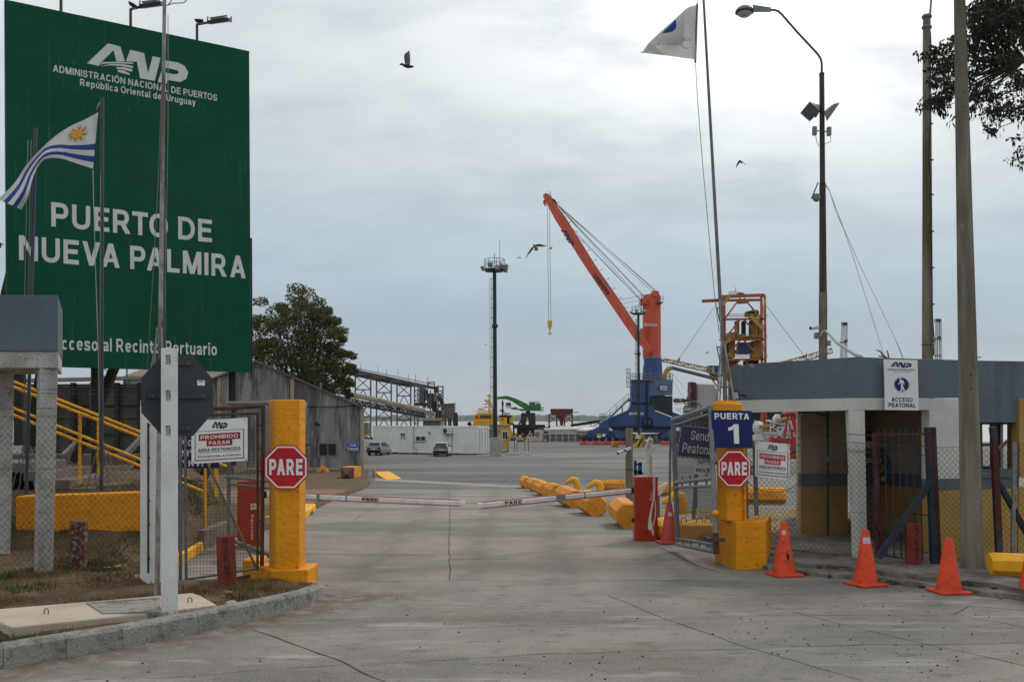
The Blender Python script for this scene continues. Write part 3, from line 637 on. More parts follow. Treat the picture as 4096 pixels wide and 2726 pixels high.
# left verge: bare soil and dry grass rising to the left
BP = [(-7.7, 6.5), (-6.3, 7.40)] + [(x - .08, y + .06) for x, y in K[3:]] + [(-2.32, 12.0), (-2.62, 12.25), (-3.2, 12.40), (-4.6, 12.65), (-5.18, 13.2), (-4.98, 14.0), (-4.83, 14.8), (-4.98, 16), (-5.06, 17.2), (-4.9, 20), (-5.0, 24), (-5.15, 26.0), (-5.5, 27.5), (-6.1, 34), (-7.35, 52), (-8.4, 58), (-9.2, 64)]
def xb(Y):
 for (ax, ay), (bx, by) in zip(BP, BP[1:]):
  if ay <= Y <= by: return ax + (bx - ax) * (Y - ay) / (by - ay)
 return BP[0][0] if Y < BP[0][1] else BP[-1][0]
def hz(x, y):
 b = base(y); low = .13 if y < 12.2 else .13 - .105 * sm(12.2, 12.7, y) * sm(-5.0, -4.6, x)
 e = -4.72 - max(0, y - 18) * .38; k = sm(e, e - .8, x) * sm(13.2, 16.4, y) * (1 - sm(30, 55, y))
 t = b + low + max(0, 1.0 - b - low) * k
 return t + .035 * noise.noise((x * 1.4, y * 1.4, 0)) + .02 * noise.noise((x * 5, y * 5, 3)) * (1 if y < 25 else .3)
rows = []; Y = 6.5; offs = [0, .04, .1, .18, .28, .4] + [.55 + .17 * i for i in range(18)] + [3.8, 4.3, 5, 6, 8, 11, 16, 24, 40]
while Y < 64.1:
 x0 = xb(Y); rows.append([(x0 - o, Y, (hz(x0 - o, Y) if o > .03 else base(Y) + (.12 if Y < 12.1 else .008))) for o in offs][::-1]); Y += .14 if Y < 20 else (.5 if Y < 30 else 2)
ver = gridmesh('verge', rows, 'dirt'); ver['kind'] = 'structure'
sh = gridmesh('dirt_shoulder', [[(xb(Y) - .15 - (3.4 + (Y - 26) * .12) * t, Y, hz(xb(Y) - .15 - (3.4 + (Y - 26) * .12) * t, Y) + .012) for t in (1, .8, .6, .4, .2, 0)] for Y in [28 + i for i in range(0, 15)]], 'red_dirt'); sh['kind'] = 'structure'
yk = MB()
kerbline(along([(-5.25, 13.15), (-5.02, 13.9), (-4.80, 14.8), (-4.92, 16.0), (-5.0, 17.4)], .5), .15, .16, 'yellow_bright', yk)
kerbline([(G(1150, 2096).x, G(1150, 2096).y), (G(1215, 2075).x, G(1215, 2075).y), (G(1250, 2055).x, G(1250, 2055).y), (G(1266, 2036).x, G(1266, 2036).y)], .17, .5, 'yellow_bright', yk)
tag(yk.build('yellow_kerb', bevel=.01), kind='structure')
mb = MB(); P = [G(1500, 1893), G(1558, 1890), G(1606, 1914), G(1547, 1919), G(1522, 1908)]
mb.slab([(p.x, p.y) for p in P], base(54) - .1, [base(p.y) + h for p, h in zip(P, (.12, .10, .015, .015, .08))], 'yellow_bright'); tag(mb.build('yellow_ramp'), kind='structure')
# right: broken pavement edge, floor slab of the guard post, dry lawn
ed = [(3066, 2278), (3150, 2288), (3240, 2302), (3340, 2312), (3450, 2322), (3560, 2332), (3650, 2346), (3750, 2356), (3850, 2372), (3960, 2388), (4096, 2404), (4300, 2440), (4800, 2520)]
E = along([(G(*p).x, G(*p).y) for p in ed], .09)
rows = []
for k, (off, z) in enumerate([(0.0, -.01), (.015, .055), (.10, .06), (.36, .065), (.37, .125), (.6, .13), (1.0, .13), (2.2, .12), (4.5, .12)]):
 row = []
 for x, y in E:
  n1_ = noise.noise((x * 2.2, y * 2.2, k * .15)); n2_ = noise.noise((x * 7, y * 7, k * .4))
  o = off + (.16 * n1_ + .06 * n2_) * (1 if k < 6 else .2); row.append((x - o * .1, y + o, z + (.018 * n2_ + .012 * n1_ if k else 0)))
 rows.append(row)
pv = gridmesh('pavement', rows, 'slab_dirt', smooth=False); pv['kind'] = 'structure'
lw = gridmesh('dry_lawn', [[(x, Y, base(Y) + .03 + .02 * noise.noise((x, Y, 1))) for x in [max(xr(Y) + .35, 2.95) + t for t in (0, .3, .8, 1.5, 2.5, 4, 6, 9, 14)]] for Y in [17.6 + i * .6 for i in range(18)]], 'dry_grass'); lw['kind'] = 'structure'
mb = MB(); P = [G(2640, 2092), G(2700, 2064), G(2790, 2072), G(2760, 2120)]
mb.slab([(p.x, p.y) for p in P], -.3, [base(p.y) + .06 for p in P], 'pale_concrete'); tag(mb.build('concrete_apron'), kind='structure')
rb = MB()
for i in range(70):
 x, y = E[int(random.random() * (len(E) - 1))]; o = random.choice((-.03, .0, .05, .34, .4)) + random.gauss(0, .05); r = random.uniform(.012, .042); c = Vector((x, y + o, .02 if o < .2 else .09)); hh = random.uniform(.015, .035); n = random.randint(5, 7); rot_ = random.uniform(0, 6)
 if -.3 < x - 3.3 < .1: continue
 pts = [(c.x + r * math.cos(rot_ + 6.28 * k / n) * random.uniform(.7, 1.4), c.y + r * .8 * math.sin(rot_ + 6.28 * k / n) * random.uniform(.7, 1.3)) for k in range(n)]
 rb.slab(pts, c.z - .03, [c.z + hh * random.uniform(.4, 1) for _ in range(n)], random.choice(('slab_dirt', 'slab_dirt', 'joint')))
tag(rb.build('rubble'), 'broken concrete crumbs along the pavement edge', 'rubble', kind='stuff')
# river and far bank
wm = MB(); wm.quad((-4000, 150.7, -4.4), (4000, 150.7, -4.4), (4000, 5200, -4.4), (-4000, 5200, -4.4), 'water'); tag(wm.build('river_water'), kind='structure')
rows = []
xs = [-1900 + i * 9 for i in range(420)]
for k, (yo, zf) in enumerate([(0, 0), (4, .35), (14, .8), (40, 1.0), (120, .9), (400, .3)]):
 rows.append([(x, 2900 + yo + 12 * noise.noise((x * .02, k, 0)), -5 + zf * (19 + 5 * noise.noise((x * .006, 3, 0)) + 5 * noise.noise((x * .05, k, 1)) + 3 * noise.noise((x * .13, k, 7)))) for x in xs])
fb = gridmesh('far_woods', rows, 'far_green'); tag(fb, 'hazy low green woods along the far river bank', 'woods', kind='stuff')
# loose stones, grass blades
pb = MB()
for i in range(1100):
 px, py = random.uniform(-50, 4150), random.triangular(2270, 2760, 2640)
 p = G(px, py)
 if kdist(p.x, p.y) < .08 or p.x < xb(p.y) + .12 and p.y < 12.3: continue
 if p.y > 12.9: continue
 if random.random() > .35 + .8 * noise.noise((p.x * .6, p.y * .6, 4)) + (.4 if p.x > 2 else 0): continue
 r = random.choice((.003, .003, .004, .004, .005, .006, .010)); z = base(p.y) + .004
 pb.ball((p.x, p.y, z + r * .3), r, 'pebble', 6, 4, (random.uniform(.8, 1.4), random.uniform(.8, 1.4), .7))
tag(pb.build('gravel'), 'dark loose gravel scattered over the concrete road', 'gravel', kind='stuff')
gm = MB()
def blade(x, y, z, h, m, lean=.5):
 a = random.uniform(0, 6.28); b = random.uniform(0, 6.28); w_ = random.uniform(.003, .006)
 ox, oy = math.cos(b) * h * lean * random.random(), math.sin(b) * h * lean * random.random()
 cx_, sy_ = math.cos(a) * w_, math.sin(a) * w_
 gm.add([(x - cx_, y - sy_, z - .01), (x + cx_, y + sy_, z - .01), (x + ox * .5 + cx_ * .6, y + oy * .5 + sy_ * .6, z + h * .6), (x + ox, y + oy, z + h), (x + ox * .5 - cx_ * .6, y + oy * .5 - sy_ * .6, z + h * .6)], [(0, 1, 2, 4), (4, 2, 3)], m)
def offslab(x, y): return not (-5.2 < x < -2.75 and 8.6 < y < 10.7 and (y - 8.75) < 10)
n = 0
while n < 34000:
 Y = 8.4 + 9.5 * random.random() ** 1.3; x = xb(Y) - .1 - random.random() ** 1.2 * 4.5
 if x < -.56 * Y: continue
 d = noise.noise((x * 1.1, Y * 1.1, 8)) + .4 * noise.noise((x * 4, Y * 4, 2))
 if random.random() > .35 + d: continue
 if -5.3 < x < -2.7 and 8.75 < Y < 10.55 and not (Y < 9.05 + (x + 4.4) * .55): continue
 gr = noise.noise((x * .8, Y * .8, 20)) + .35 * noise.noise((x * 3, Y * 3, 5)) > .12
 big = random.random() < .04
 blade(x, Y, hz(x, Y), random.uniform(.022, .06) * (2.2 if big else 1) * (1 if gr else .8), 'blade_green' if gr else 'blade_dry', 1.6 if not gr else .7); n += 1
for (cx_, cy_) in [(470, 2420), (960, 2385), (600, 2300), (400, 2310), (30, 2300), (1040, 2350), (60, 2560)]:
 c = G(cx_, cy_, .17)
 for i in range(130):
  blade(c.x + random.gauss(0, .09), c.y + random.gauss(0, .06), hz(c.x, c.y), random.uniform(.05, .12), 'blade_green' if random.random() < .6 else 'blade_dry', .8)
for i in range(420):
 a_ = random.uniform(1.2, len(KP) - 2.01); j = int(a_); f_ = a_ - j; x = KP[j][0] + (KP[j + 1][0] - KP[j][0]) * f_ - .16; y = KP[j][1] + (KP[j + 1][1] - KP[j][1]) * f_ + .13
 if noise.noise((x * 2, y * 2, 31)) > .0: blade(x - random.random() * .06, y + random.random() * .06, .14, random.uniform(.05, .11), random.choice(('blade_green', 'blade_dry')), 1.1)
for i in range(260):
 c = G(random.gauss(775, 45), random.gauss(2452, 9), .14); blade(c.x, c.y, .14, random.uniform(.02, .05), 'blade_dry', 2.2)
for i in range(5000):
 Y = random.uniform(17.8, 27); x = max(xr(Y) + .4, 3) + random.random() * 6; blade(x, Y, base(Y) + .02, random.uniform(.03, .08), 'blade_green' if noise.noise((x * .7, Y * .7, 3)) > .15 else 'blade_dry', 1.4)
tag(gm.build('grass'), 'thin dry and green grass tufts on the verges', 'grass', kind='stuff')
# ================================================================== LEFT SIDE
def facing(px0, py0, px1, py1, Y):      # frontal patch from pixel box at one depth
 return Fr(at(px0, py0, Y), at(px1, py0, Y), at(px0, py1, Y))
# ---- billboard
BF = Fr(at(19, -2, 19.3), at(997, 205, 22.0), at(27, 1461, 19.3))
t = thing('billboard', 'tall green billboard with white port lettering on dark steel posts', 'billboard', at(500, 1880, 20.5))
mb = MB(); mb.panel(BF, .10, 'green_board', 'green_edge')
B = lambda *a: BF.box(*a)
mb.text('ADMINISTRACIÓN NACIONAL DE PUERTOS', BF, B(212, 287, 868, 373), 'board_letter', .022)
mb.text('República Oriental del Uruguay', BF, B(320, 350, 782, 397), 'board_letter', .022)
mb.text('PUERTO DE', BF, B(205, 906, 847, 879), 'board_letter', .028)
mb.text('NUEVA PALMIRA', BF, B(76, 1040, 982, 1025), 'board_letter', .028)
mb.text('Acceso al Recinto Portuario', BF, B(207, 1397, 867, 1371), 'board_letter', .022)
mb.logo(BF, B(348, 277, 752, 238), 'board_letter')
mb.build('sign_panel', t)
def pst(px, y0, py1, Yd, w_=.2):
 m = MB(); a = at(px, y0, Yd); b = at(px, py1, Yd); m.bar(a, b, w_, w_, 'bill_steel', up=(0, 1, 0)); m.build('post', t)
pst(388, 1300, 1905, 20.7, .17); pst(932, 1300, 1860, 22.1, .15); pst(80, 1300, 1780, 19.7, .17)
for (a, b) in (((470, 1440, 21.3), (300, 1840, 23.0)), ((60, 1040, 19.9), (-12, 1330, 22.4)), ((175, 1440, 20), (120, 1780, 22.5)), ((835, 1850, 22.0), (790, 1980, 22.8)), ((590, 1800, 22), (545, 1890, 23))):
 m = MB(); m.bar(at(*a), at(*b), .16, .16, 'bill_steel', up=(0, 1, 0)); m.build('brace', t)
m = MB()
for v in (.02, .33, .66, .97): m.bar(BF.p(.02, v, -.16), BF.p(.98, v, -.16), .1, .1, 'bill_steel')
for u in (.03, .35, .66, .97): m.bar(BF.p(u, .01, -.17), BF.p(u, .98, -.17), .1, .1, 'bill_steel', up=(0, 1, 0))
m.build('frame', t)
m = MB(); m.tube(BF.p(1.008, .42, -.05), BF.p(1.008, -.02, -.05), .02, 'steel_dark'); m.build('downpipe', t)
def blamp(px, pyb, pyt, hx, hy, s, full=True):
 uv = BF.inv(px, pyb); a = BF.p(uv[0], uv[1], -.05); b = a + Vector((0, 0, (pyb - pyt) / F * a.y))
 l = MB(); l.bar(a - Vector((0, 0, .15)), b, .045, .045, 'steel_dark', up=(0, 1, 0))
 if full:
  e = at(hx, hy, a.y - .55); l.bar(b, e + (b - e) * .1, .04, .04, 'steel_dark')
 arm = l.build('lamp_arm', t)
 if full:
  h = MB(); d = (e - b).normalized(); rr = Matrix.Rotation(R(-8), 3, 'Y') @ Matrix.Rotation(R(20), 3, 'X')
  h.box(e + Vector((.09, -.02, .0)), (.44, .3, .07), 'steel_dark', mat=rr); h.box(e + Vector((.08, -.03, .05)), (.30, .2, .05), 'lamp_grey', mat=rr)
  h.box(e + Vector((.06, 0, .09)), (.36, .04, .03), 'steel_dark', mat=rr)
  for sx in (-.16, .33): h.bar(e + Vector((sx, -.02, -.03)), e + Vector((sx, 0, .1)), .02, .02, 'steel_dark')
  h.build('floodlight', arm)
blamp(246, 40, -60, 340, -60, 1); blamp(525, 101, 34, 592, 22, 1); blamp(791, 157, 95, 862, 86, 1)
# ---- flagpoles
def pole(name, label, cat, b, tpt, r0, r1, m, group=None, n=12):
 t = thing(name, label, cat, b, group); k = MB(); k.tube(b, tpt, r0, m, r1, n=n); k.build('pole', t); return t
def stays(t, b, Y, m='galv_dark'):
 k = MB()
 for dx in (-.2, -.1, .12, .24): k.tube(b + Vector((dx * 1.2, .1 * dx, .02)), b + Vector((dx * .25, 0, .75 + .12 * abs(dx))), .009, m, n=5)
 k.build('base_stays', t)
FP = 'dark flagpoles in front of the billboard'
p0 = at(105, 1985, 15.5); t = pole('flagpole', 'dark blue-grey flagpole nearest the left edge, the flag tail crossing it', 'flagpole', p0, at(143, 512, 15.5), .028, .027, 'pole_blue', FP); stays(t, p0, 15.5)
k = MB(); k.path([at(112, 560, 15.45), at(104, 900, 15.45), at(98, 1250, 15.4), at(100, 1800, 15.4)], .006, 'rope'); k.path([at(125, 560, 15.45), at(118, 900, 15.45), at(112, 1250, 15.4)], .006, 'rope'); k.build('halyard', t)
p0 = at(406, 1975, 15.6); t = pole('flagpole', 'dark blue-grey flagpole flying the striped sun flag', 'flagpole', p0, at(409, 391, 15.6), .029, .028, 'pole_blue', FP); stays(t, p0, 15.6)
k = MB(); k.path([at(398, 410, 15.5), at(386, 440, 15.5)], .006, 'rope_pale'); k.path([at(372, 680, 15.5), at(374, 800, 15.5), at(380, 1000, 15.5), at(393, 1400, 15.5), at(398, 1850, 15.55)], .006, 'rope_pale')
k.path([at(402, 700, 15.5), at(400, 1400, 15.5), at(398, 1850, 15.5)], .005, 'rope'); k.build('halyard', t)
pole('flagpole', 'dark blue-grey flagpole partly behind the rusty silver pole', 'flagpole', at(660, 1960, 15.8), at(656, 760, 15.8), .024, .024, 'pole_blue', FP)
Ys_ = 11.0; b0 = at(628, 2385, Ys_)
t = pole('flagpole', 'tall rusty silver flagpole rising behind the octagonal sign', 'flagpole', b0, at(660, -160, Ys_), .029, .019, 'rust_pole')
k = MB()
for a, b in (((632, 1310), (598, 1520)), ((628, 1310), (612, 1530)), ((645, 1310), (652, 1420))): k.tube(at(*a, Ys_ - .05), at(*b, Ys_ - .12), .009, 'galv')
k.build('base_stays', t)
k = MB(); k.path([at(652, 0, Ys_), at(648, 300, Ys_), at(633, 720, Ys_), at(612, 1100, Ys_), at(588, 1480, Ys_)], .004, 'rope'); k.path([at(672, 60, Ys_), at(672, 500, Ys_), at(664, 1000, Ys_), at(656, 1330, Ys_)], .004, 'rope')
k.path([at(663, 22, Ys_), at(672, 22, Ys_), at(690, 14, Ys_), at(735, 12, Ys_), at(755, -8, Ys_)], .006, 'rope_pale'); k.path([at(672, 20, Ys_), at(684, 6, Ys_), at(694, -20, Ys_)], .006, 'rope_pale'); k.build('halyard', t)
# ---- flags
def curve(pts, t):
 L = [0];
 for a, b in zip(pts, pts[1:]): L.append(L[-1] + math.dist(a, b))
 s = t * L[-1]
 for i in range(len(pts) - 1):
  if s <= L[i + 1] + 1e-9:
   f = (s - L[i]) / (L[i + 1] - L[i]); p0, p1, p2, p3 = pts[max(i - 1, 0)], pts[i], pts[i + 1], pts[min(i + 2, len(pts) - 1)]
   return tuple(.5 * (2 * b + (c - a) * f + (2 * a - 5 * b + 4 * c - d) * f * f + (3 * b - a - 3 * c + d) * f ** 3) for a, b, c, d in zip(p0, p1, p2, p3))
 return pts[-1]
UP = [(393, 449), (340, 478), (286, 502), (220, 545), (160, 600), (105, 660), (55, 735), (-8, 797)]
LO = [(372, 675), (310, 655), (245, 634), (190, 634), (160, 655), (132, 710), (112, 785), (86, 838)]
def fsurf(u, v):
 a, b = curve(UP, u), curve(LO, u); px = a[0] + (b[0] - a[0]) * v; py = a[1] + (b[1] - a[1]) * v
 Yd = 15.5 - .55 * u + .10 * math.sin(u * 11 + v * 2.2) * (.2 + u) + .12 * u * math.sin(v * 5 + 1)
 return at(px, py, Yd)
NU, NV = 66, 54
mb = MB(); vs = [fsurf(i / NU, j / NV) for i in range(NU + 1) for j in range(NV + 1)]
for j in range(NV):
 for i in range(NU):
  u = (i + .5) / NU; v0_ = .43 * sm(.20, .50, u); st = int((v0_ + (1 - v0_) * (j + .5) / NV) * 9)
  m = 'cloth_flag' if (st % 2 == 0 or st < 5) else 'flag_blue'
  mb.f.append((i * (NV + 1) + j, (i + 1) * (NV + 1) + j, (i + 1) * (NV + 1) + j + 1, i * (NV + 1) + j + 1)); mb.m.append(mb.mi(m)); mb.sm.append(True)
mb.v = [tuple(p) for p in vs]
def fpt(u, v, o=.012):
 e = .01; du = fsurf(u + e, v) - fsurf(u - e, v); dvv = fsurf(u, v + e) - fsurf(u, v - e); nn = du.cross(dvv).normalized()
 if nn.y > 0: nn = -nn
 return fsurf(u, v) + nn * o
cu_, cv_, ru, rv = .17, .29, .043, .09
for k in range(16):
 a = 2 * math.pi * k / 16; w_ = .17; L_ = 2.55 if k % 2 == 0 else 2.3; wob = .10 if k % 2 else 0
 pp = [(cu_ + ru * r_ * math.cos(a + da), cv_ + rv * r_ * math.sin(a + da)) for r_, da in ((1.0, -w_), (1.7, -w_ * .55 + wob), (L_, wob * .5), (1.7, w_ * .55 + wob), (1.0, w_))]
 mb.add([fpt(u, v) for u, v in pp], [(0, 1, 2, 3, 4)], 'flag_sun' if k % 2 == 0 else 'flag_sun_line')
mb.add([fpt(cu_ + ru * 1.12 * math.cos(a), cv_ + rv * 1.12 * math.sin(a), .016) for a in [2 * math.pi * k / 20 for k in range(20)]], [tuple(range(20))], 'flag_sun')
for (a0, b0_) in ((-.35, -.25), (.35, -.25)): mb.add([fpt(cu_ + ru * (a0 + dx), cv_ + rv * (b0_ + dy), .02) for dx, dy in ((-.14, -.08), (.14, -.08), (.14, .08), (-.14, .08))], [(0, 1, 2, 3)], 'flag_sun_line')
mb.add([fpt(cu_ + ru * dx, cv_ + rv * dy, .02) for dx, dy in ((-.3, .42), (.3, .42), (.2, .55), (-.2, .55))], [(0, 1, 2, 3)], 'flag_sun_line')
tag(mb.build('flag'), 'blue and white striped flag with golden sun, streaming in front of billboard', 'flag')
# ---- left guard post canopy
t = thing('guard_shelter', 'rough white concrete shelter with grey-blue parapet cut by left frame edge', 'shelter', at(100, 2270, 13))
m = MB(); A_, B_, C_, D_ = at(-260, 1180, 12.8), at(232, 1180, 12.8), at(232, 1180, 12.8), at(-260, 1180, 12.8)
x0, x1 = A_.x, B_.x; zt, zm, zb = A_.z, at(0, 1404, 12.8).z, at(0, 1471, 12.8).z
m = MB(); m.slab([(x0, 12.8), (x1, 12.8), (x1 - .75, 14.6), (x0 - .6, 14.6)], zm, zt, 'parapet'); m.build('parapet', t, bevel=.01)
m = MB(); m.slab([(x0, 12.82), (x1 - .006, 12.82), (x1 - .75, 14.58), (x0 - .6, 14.58)], zb, zm - .002, 'white_rough'); m.build('lintel', t, bevel=.008)
def col_(pts, zb_, zt_, mm='white_rough'):
 m = MB(); n = len(pts[0]); m.add([(p[0], p[1], zb_) for p in pts[0]] + [(p[0], p[1], zt_) for p in pts[1]], [tuple(range(n))[::-1], tuple(range(n, 2 * n))] + [(i, (i + 1) % n, n + (i + 1) % n, n + i) for i in range(n)], mm); m.build('column', t, bevel=.008)
X = lambda px, Y: (px - CX) / F * Y
col_(([(X(135, 12.98), 12.98), (X(151, 12.8), 12.8), (X(211, 12.95), 12.95), (X(211, 13.2), 13.2), (X(150, 13.25), 13.25)], [(X(148, 12.98), 12.98), (X(160, 12.8), 12.8), (X(231.5, 12.95), 12.95), (X(231, 13.2), 13.2), (X(160, 13.25), 13.25)]), .0, zb - .003)
col_(([(X(-60, 13.9), 13.9), (X(40, 13.9), 13.9), (X(40, 14.2), 14.2), (X(-60, 14.2), 14.2)], [(X(-50, 13.9), 13.9), (X(57, 13.9), 13.9), (X(57, 14.2), 14.2), (X(-50, 14.2), 14.2)]), .1, zb - .003)
# ---- yellow retaining wall, stairs with railings, panel wall
t = MB(); a, b = at(62, 1984, 14.6), at(600, 1966, 14.6)
t.add([(a.x, 14.6, .35), (b.x, 14.6, .3), (b.x, 14.6, b.z), (a.x, 14.6, a.z), (a.x, 14.95, .35), (b.x, 14.95, .3), (b.x, 14.95, b.z), (a.x, 14.95, a.z)], [(0, 1, 2, 3), (7, 6, 5, 4), (3, 2, 6, 7), (0, 3, 7, 4), (1, 5, 6, 2)], 'yellow')
tag(t.build('low_wall', bevel=.025), 'low yellow concrete wall on the bank behind the wire fence', 'wall')
t = thing('stairs', 'worn concrete steps climbing left between two yellow railings', 'stairs', (-6, 16.8, .5))
m = MB()
for i in range(9):
 x = -4.95 - i * .36; z = .27 + i * .135; m.box((x - .4, 16.75, z - .3 + .05), (.86, 1.5, .6), 'step')
m.build('steps', t, bevel=.015)
def rail(label, y0, y1, top, mid, posts):
 t = thing('railing', label, 'railing', at(posts[0][0], posts[0][2], y0), 'yellow railings of the stairs')
 Yp = lambda px: y0 + (y1 - y0) * (px - 60) / 820
 for nme, L in (('top_rail', top), ('mid_rail', mid)):
  m = MB(); m.tube(at(*L[0], Yp(L[0][0])), at(*L[1], Yp(L[1][0])), .026, 'yellow_bright', n=8); m.build(nme, t)
 for px, a, b in posts: m = MB(); m.tube(at(px, a, Yp(px)), at(px - 2, b, Yp(px)), .027, 'yellow_bright', n=8); m.build('post', t)
rail('yellow pipe railing on the near side of the steps', 15.8, 16.5, ((-20, 1518), (866, 1866)), ((-20, 1630), (822, 1968)), [(320, 1652, 1932), (822, 1850, 2122), (866, 1866, 1985)])
rail('yellow pipe railing on the far side of the steps', 17.4, 18.2, ((-20, 1496), (906, 1864)), ((-20, 1602), (862, 1958)), [(394, 1655, 1910), (862, 1848, 2100)])
t = thing('panel_wall', 'grey precast panel wall with pale coping behind the stairs', 'wall', (-11, 26, 1))
Z = lambda py, Y=26: at(0, py, Y).z
m = MB(); m.box(((X(90, 26) + X(760, 26)) / 2, 26.1, (Z(1535) - .6) / 2), (X(760, 26) - X(90, 26), .1, Z(1535) + .6), 'panel_wall'); m.build('panels', t)
m = MB(); m.add([(X(90, 26), 25.9, Z(1528)), (X(760, 26), 25.9, Z(1512)), (X(760, 26), 25.9, Z(1500)), (X(90, 26), 25.9, Z(1514)), (X(90, 26), 26.3, Z(1528)), (X(760, 26), 26.3, Z(1512)), (X(760, 26), 26.3, Z(1500)), (X(90, 26), 26.3, Z(1514))], [(0, 1, 2, 3), (3, 2, 6, 7), (7, 6, 5, 4), (0, 4, 5, 1), (0, 3, 7, 4), (1, 5, 6, 2)], 'coping'); m.build('coping', t)
m = MB()
for px in (215, 295, 372, 470, 560, 650, 740): m.box((X(px, 26), 25.98, (Z(1530) + .8) / 2), (.10, .14, Z(1530) - .8), 'panel_wall' if px in (372,) else 'panel_dark')
for py in (1545, 1622, 1666, 1735, 1800): m.box((X(420, 26), 26.02, Z(py)), (X(760, 26) - X(90, 26), .06, .035), 'panel_dark' if py in (1622, 1735) else 'step')
m.build('ribs', t)
m = MB(); m.box((X(420, 24), 24.9, Z(1850, 25)), (6, 1.2, .45), 'step'); tag(m.build('retaining_ledge'), 'concrete ledge at the foot of the panel wall', 'ledge')
for a, b, lb in (((255, 1822), (310, 1765), 'pale diagonal prop left of the billboard post'), ((500, 1818), (568, 1750), 'pale diagonal prop close to the white gate post')):
 m = MB(); m.bar(at(*a, 24.6), at(*b, 25.6), .12, .12, 'coping'); tag(m.build('wall_prop', bevel=.01), lb, 'prop', 'props of the panel wall')
# ---- wire fence on the left
t = thing('chain_link_fence', 'diamond wire fence with barbed strands in front of the white shelter', 'fence', (-5.8, 12.25, .2))
m = MB(); chain(m, (X(-90, 12.2), 12.2, 0), (X(575, 12.25), 12.25, 0), .18, at(0, 1664, 12.2).z, 'wire', .075, .0021)
m.tube(at(-90, 1664, 12.2), at(575, 1664, 12.25), .0025, 'wire', n=4); m.tube(at(-90, 1873, 12.2), at(575, 1876, 12.25), .0025, 'wire', n=4); m.build('wire_mesh', t)
m = MB()
for y0, y1 in ((1556, 1558), (1566, 1580), (1633, 1632)):
 m.tube(at(-90, y0, 12.2), at(575, y1, 12.25), .003, 'wire', n=4)
 for i in range(12): p = at(-60 + i * 52, y0 + (y1 - y0) * i / 12, 12.2); m.tube(p - Vector((.012, 0, .018)), p + Vector((.012, 0, .018)), .003, 'wire', n=3)
m.build('barbed_wire', t)
# ---- gate post (white concrete) with rusty hinge bar
t = thing('gate_post', 'white square concrete post with rusty hinge bar beside the mesh gate', 'gate post', at(605, 2320, 12.1))
m = MB(); m.slab([(X(561, 12.2), 12.2), (X(590, 11.98), 11.98), (X(650, 12.1), 12.1), (X(640, 12.38), 12.38), (X(575, 12.4), 12.4)], .0, at(0, 1600, 12.1).z, 'white_paint'); m.build('post', t, bevel=.008)
m = MB(); m.tube(at(593, 1690, 11.94), at(593, 2290, 11.94), .014, 'rust', n=6)
for py in (1700, 1830, 2000, 2095, 2230): m.ball(at(594, py, 11.93), .022, 'rust', 6, 4)
m.build('hinge_bar', t)
m = MB(); m.path([at(566, 1625, 12.1), at(564, 1605, 12.1), at(572, 1597, 12.1), at(578, 1603, 12.1)], .008, 'galv'); m.build('hook', t)
# ---- white post and the stop sign seen from behind
YW = 9.9
t = thing('sign_post', 'white chamfered concrete post holding the octagonal sign seen from behind', 'post', at(676, 2455, YW))
xa, xbb = X(641, YW), X(711.5, YW); zt = at(0, 1391, YW).z; zs = [(1418, 1458), (1560, 1602), (1700, 1743)]
m = MB(); xm = X(681, YW); sl_, sr_ = X(662, YW), X(682, YW)
def wpost(z0, z1, hole):
 if not hole: m.slab([(xa, YW + .02), (xa + .012, YW), (xm, YW), (X(711.5, YW + .055), YW + .055), (X(708, YW + .17), YW + .17), (X(646, YW + .17), YW + .17)], z0, z1, 'white_paint')
 else:
  m.slab([(xa, YW + .02), (xa + .012, YW), (sl_, YW), (sl_, YW + .17), (X(646, YW + .17), YW + .17)], z0, z1, 'white_paint')
  m.slab([(sr_, YW), (X(711.5, YW + .055), YW + .055), (X(708, YW + .17), YW + .17), (sr_, YW + .17)], z0, z1, 'white_paint')
  m.slab([(sl_, YW + .05), (sr_, YW + .05), (sr_, YW + .169), (sl_, YW + .169)], z0, z1, 'white_paint')
  m.box(((sl_ + sr_) / 2 + .012, YW + .045, (z0 + z1) / 2 - .005), (.022, .014, (z1 - z0) * .5), 'panel_dark')  # dark strip painting in the shade inside the slot
zz = [at(0, p, YW).z for pr in zs for p in pr]; cuts = [zt] + zz + [.0]
for i in range(len(cuts) - 1): wpost(cuts[i + 1], cuts[i], i % 2 == 1)
m.build('shaft', t)
OF = Fr(at(566, 1414, 10.0), at(852, 1424, 10.42), at(566, 1746, 10.0))
c1_, c2_ = .29, .29
oct_ = [(c1_, 0), (1 - c1_, 0), (1, c2_), (1, 1 - c2_), (1 - c1_, 1), (c1_, 1), (0, 1 - c2_), (0, c2_)]
t = thing('stop_sign', 'dark grey octagonal sign seen from behind, bolted to white post', 'sign', at(709, 1580, 10.1))
m = MB(); m.sheet([OF.p(u, v, 0) for u, v in oct_], -OF.n * .006, 'octagon_back'); m.build('plate', t)
for (u0, u1, vc) in ((.26, .69, .905), (.075, .90, .50), (.30, .69, .105)):
 m = MB(); m.panel(OF, .03, 'octagon_back', None, u0, vc - .032, u1, vc + .032, .034)
 for u in (u0 + .06, u1 - .06): m.ball(OF.p(u, vc, .036), .008, 'galv', 6, 4)
 m.build('bracket', t)
m = MB(); m.rect(OF, .77, .63, .88, .695, 'sign_white', .004); m.rect(OF, .79, .675, .86, .686, 'sign_black', .006); m.build('sticker', t)
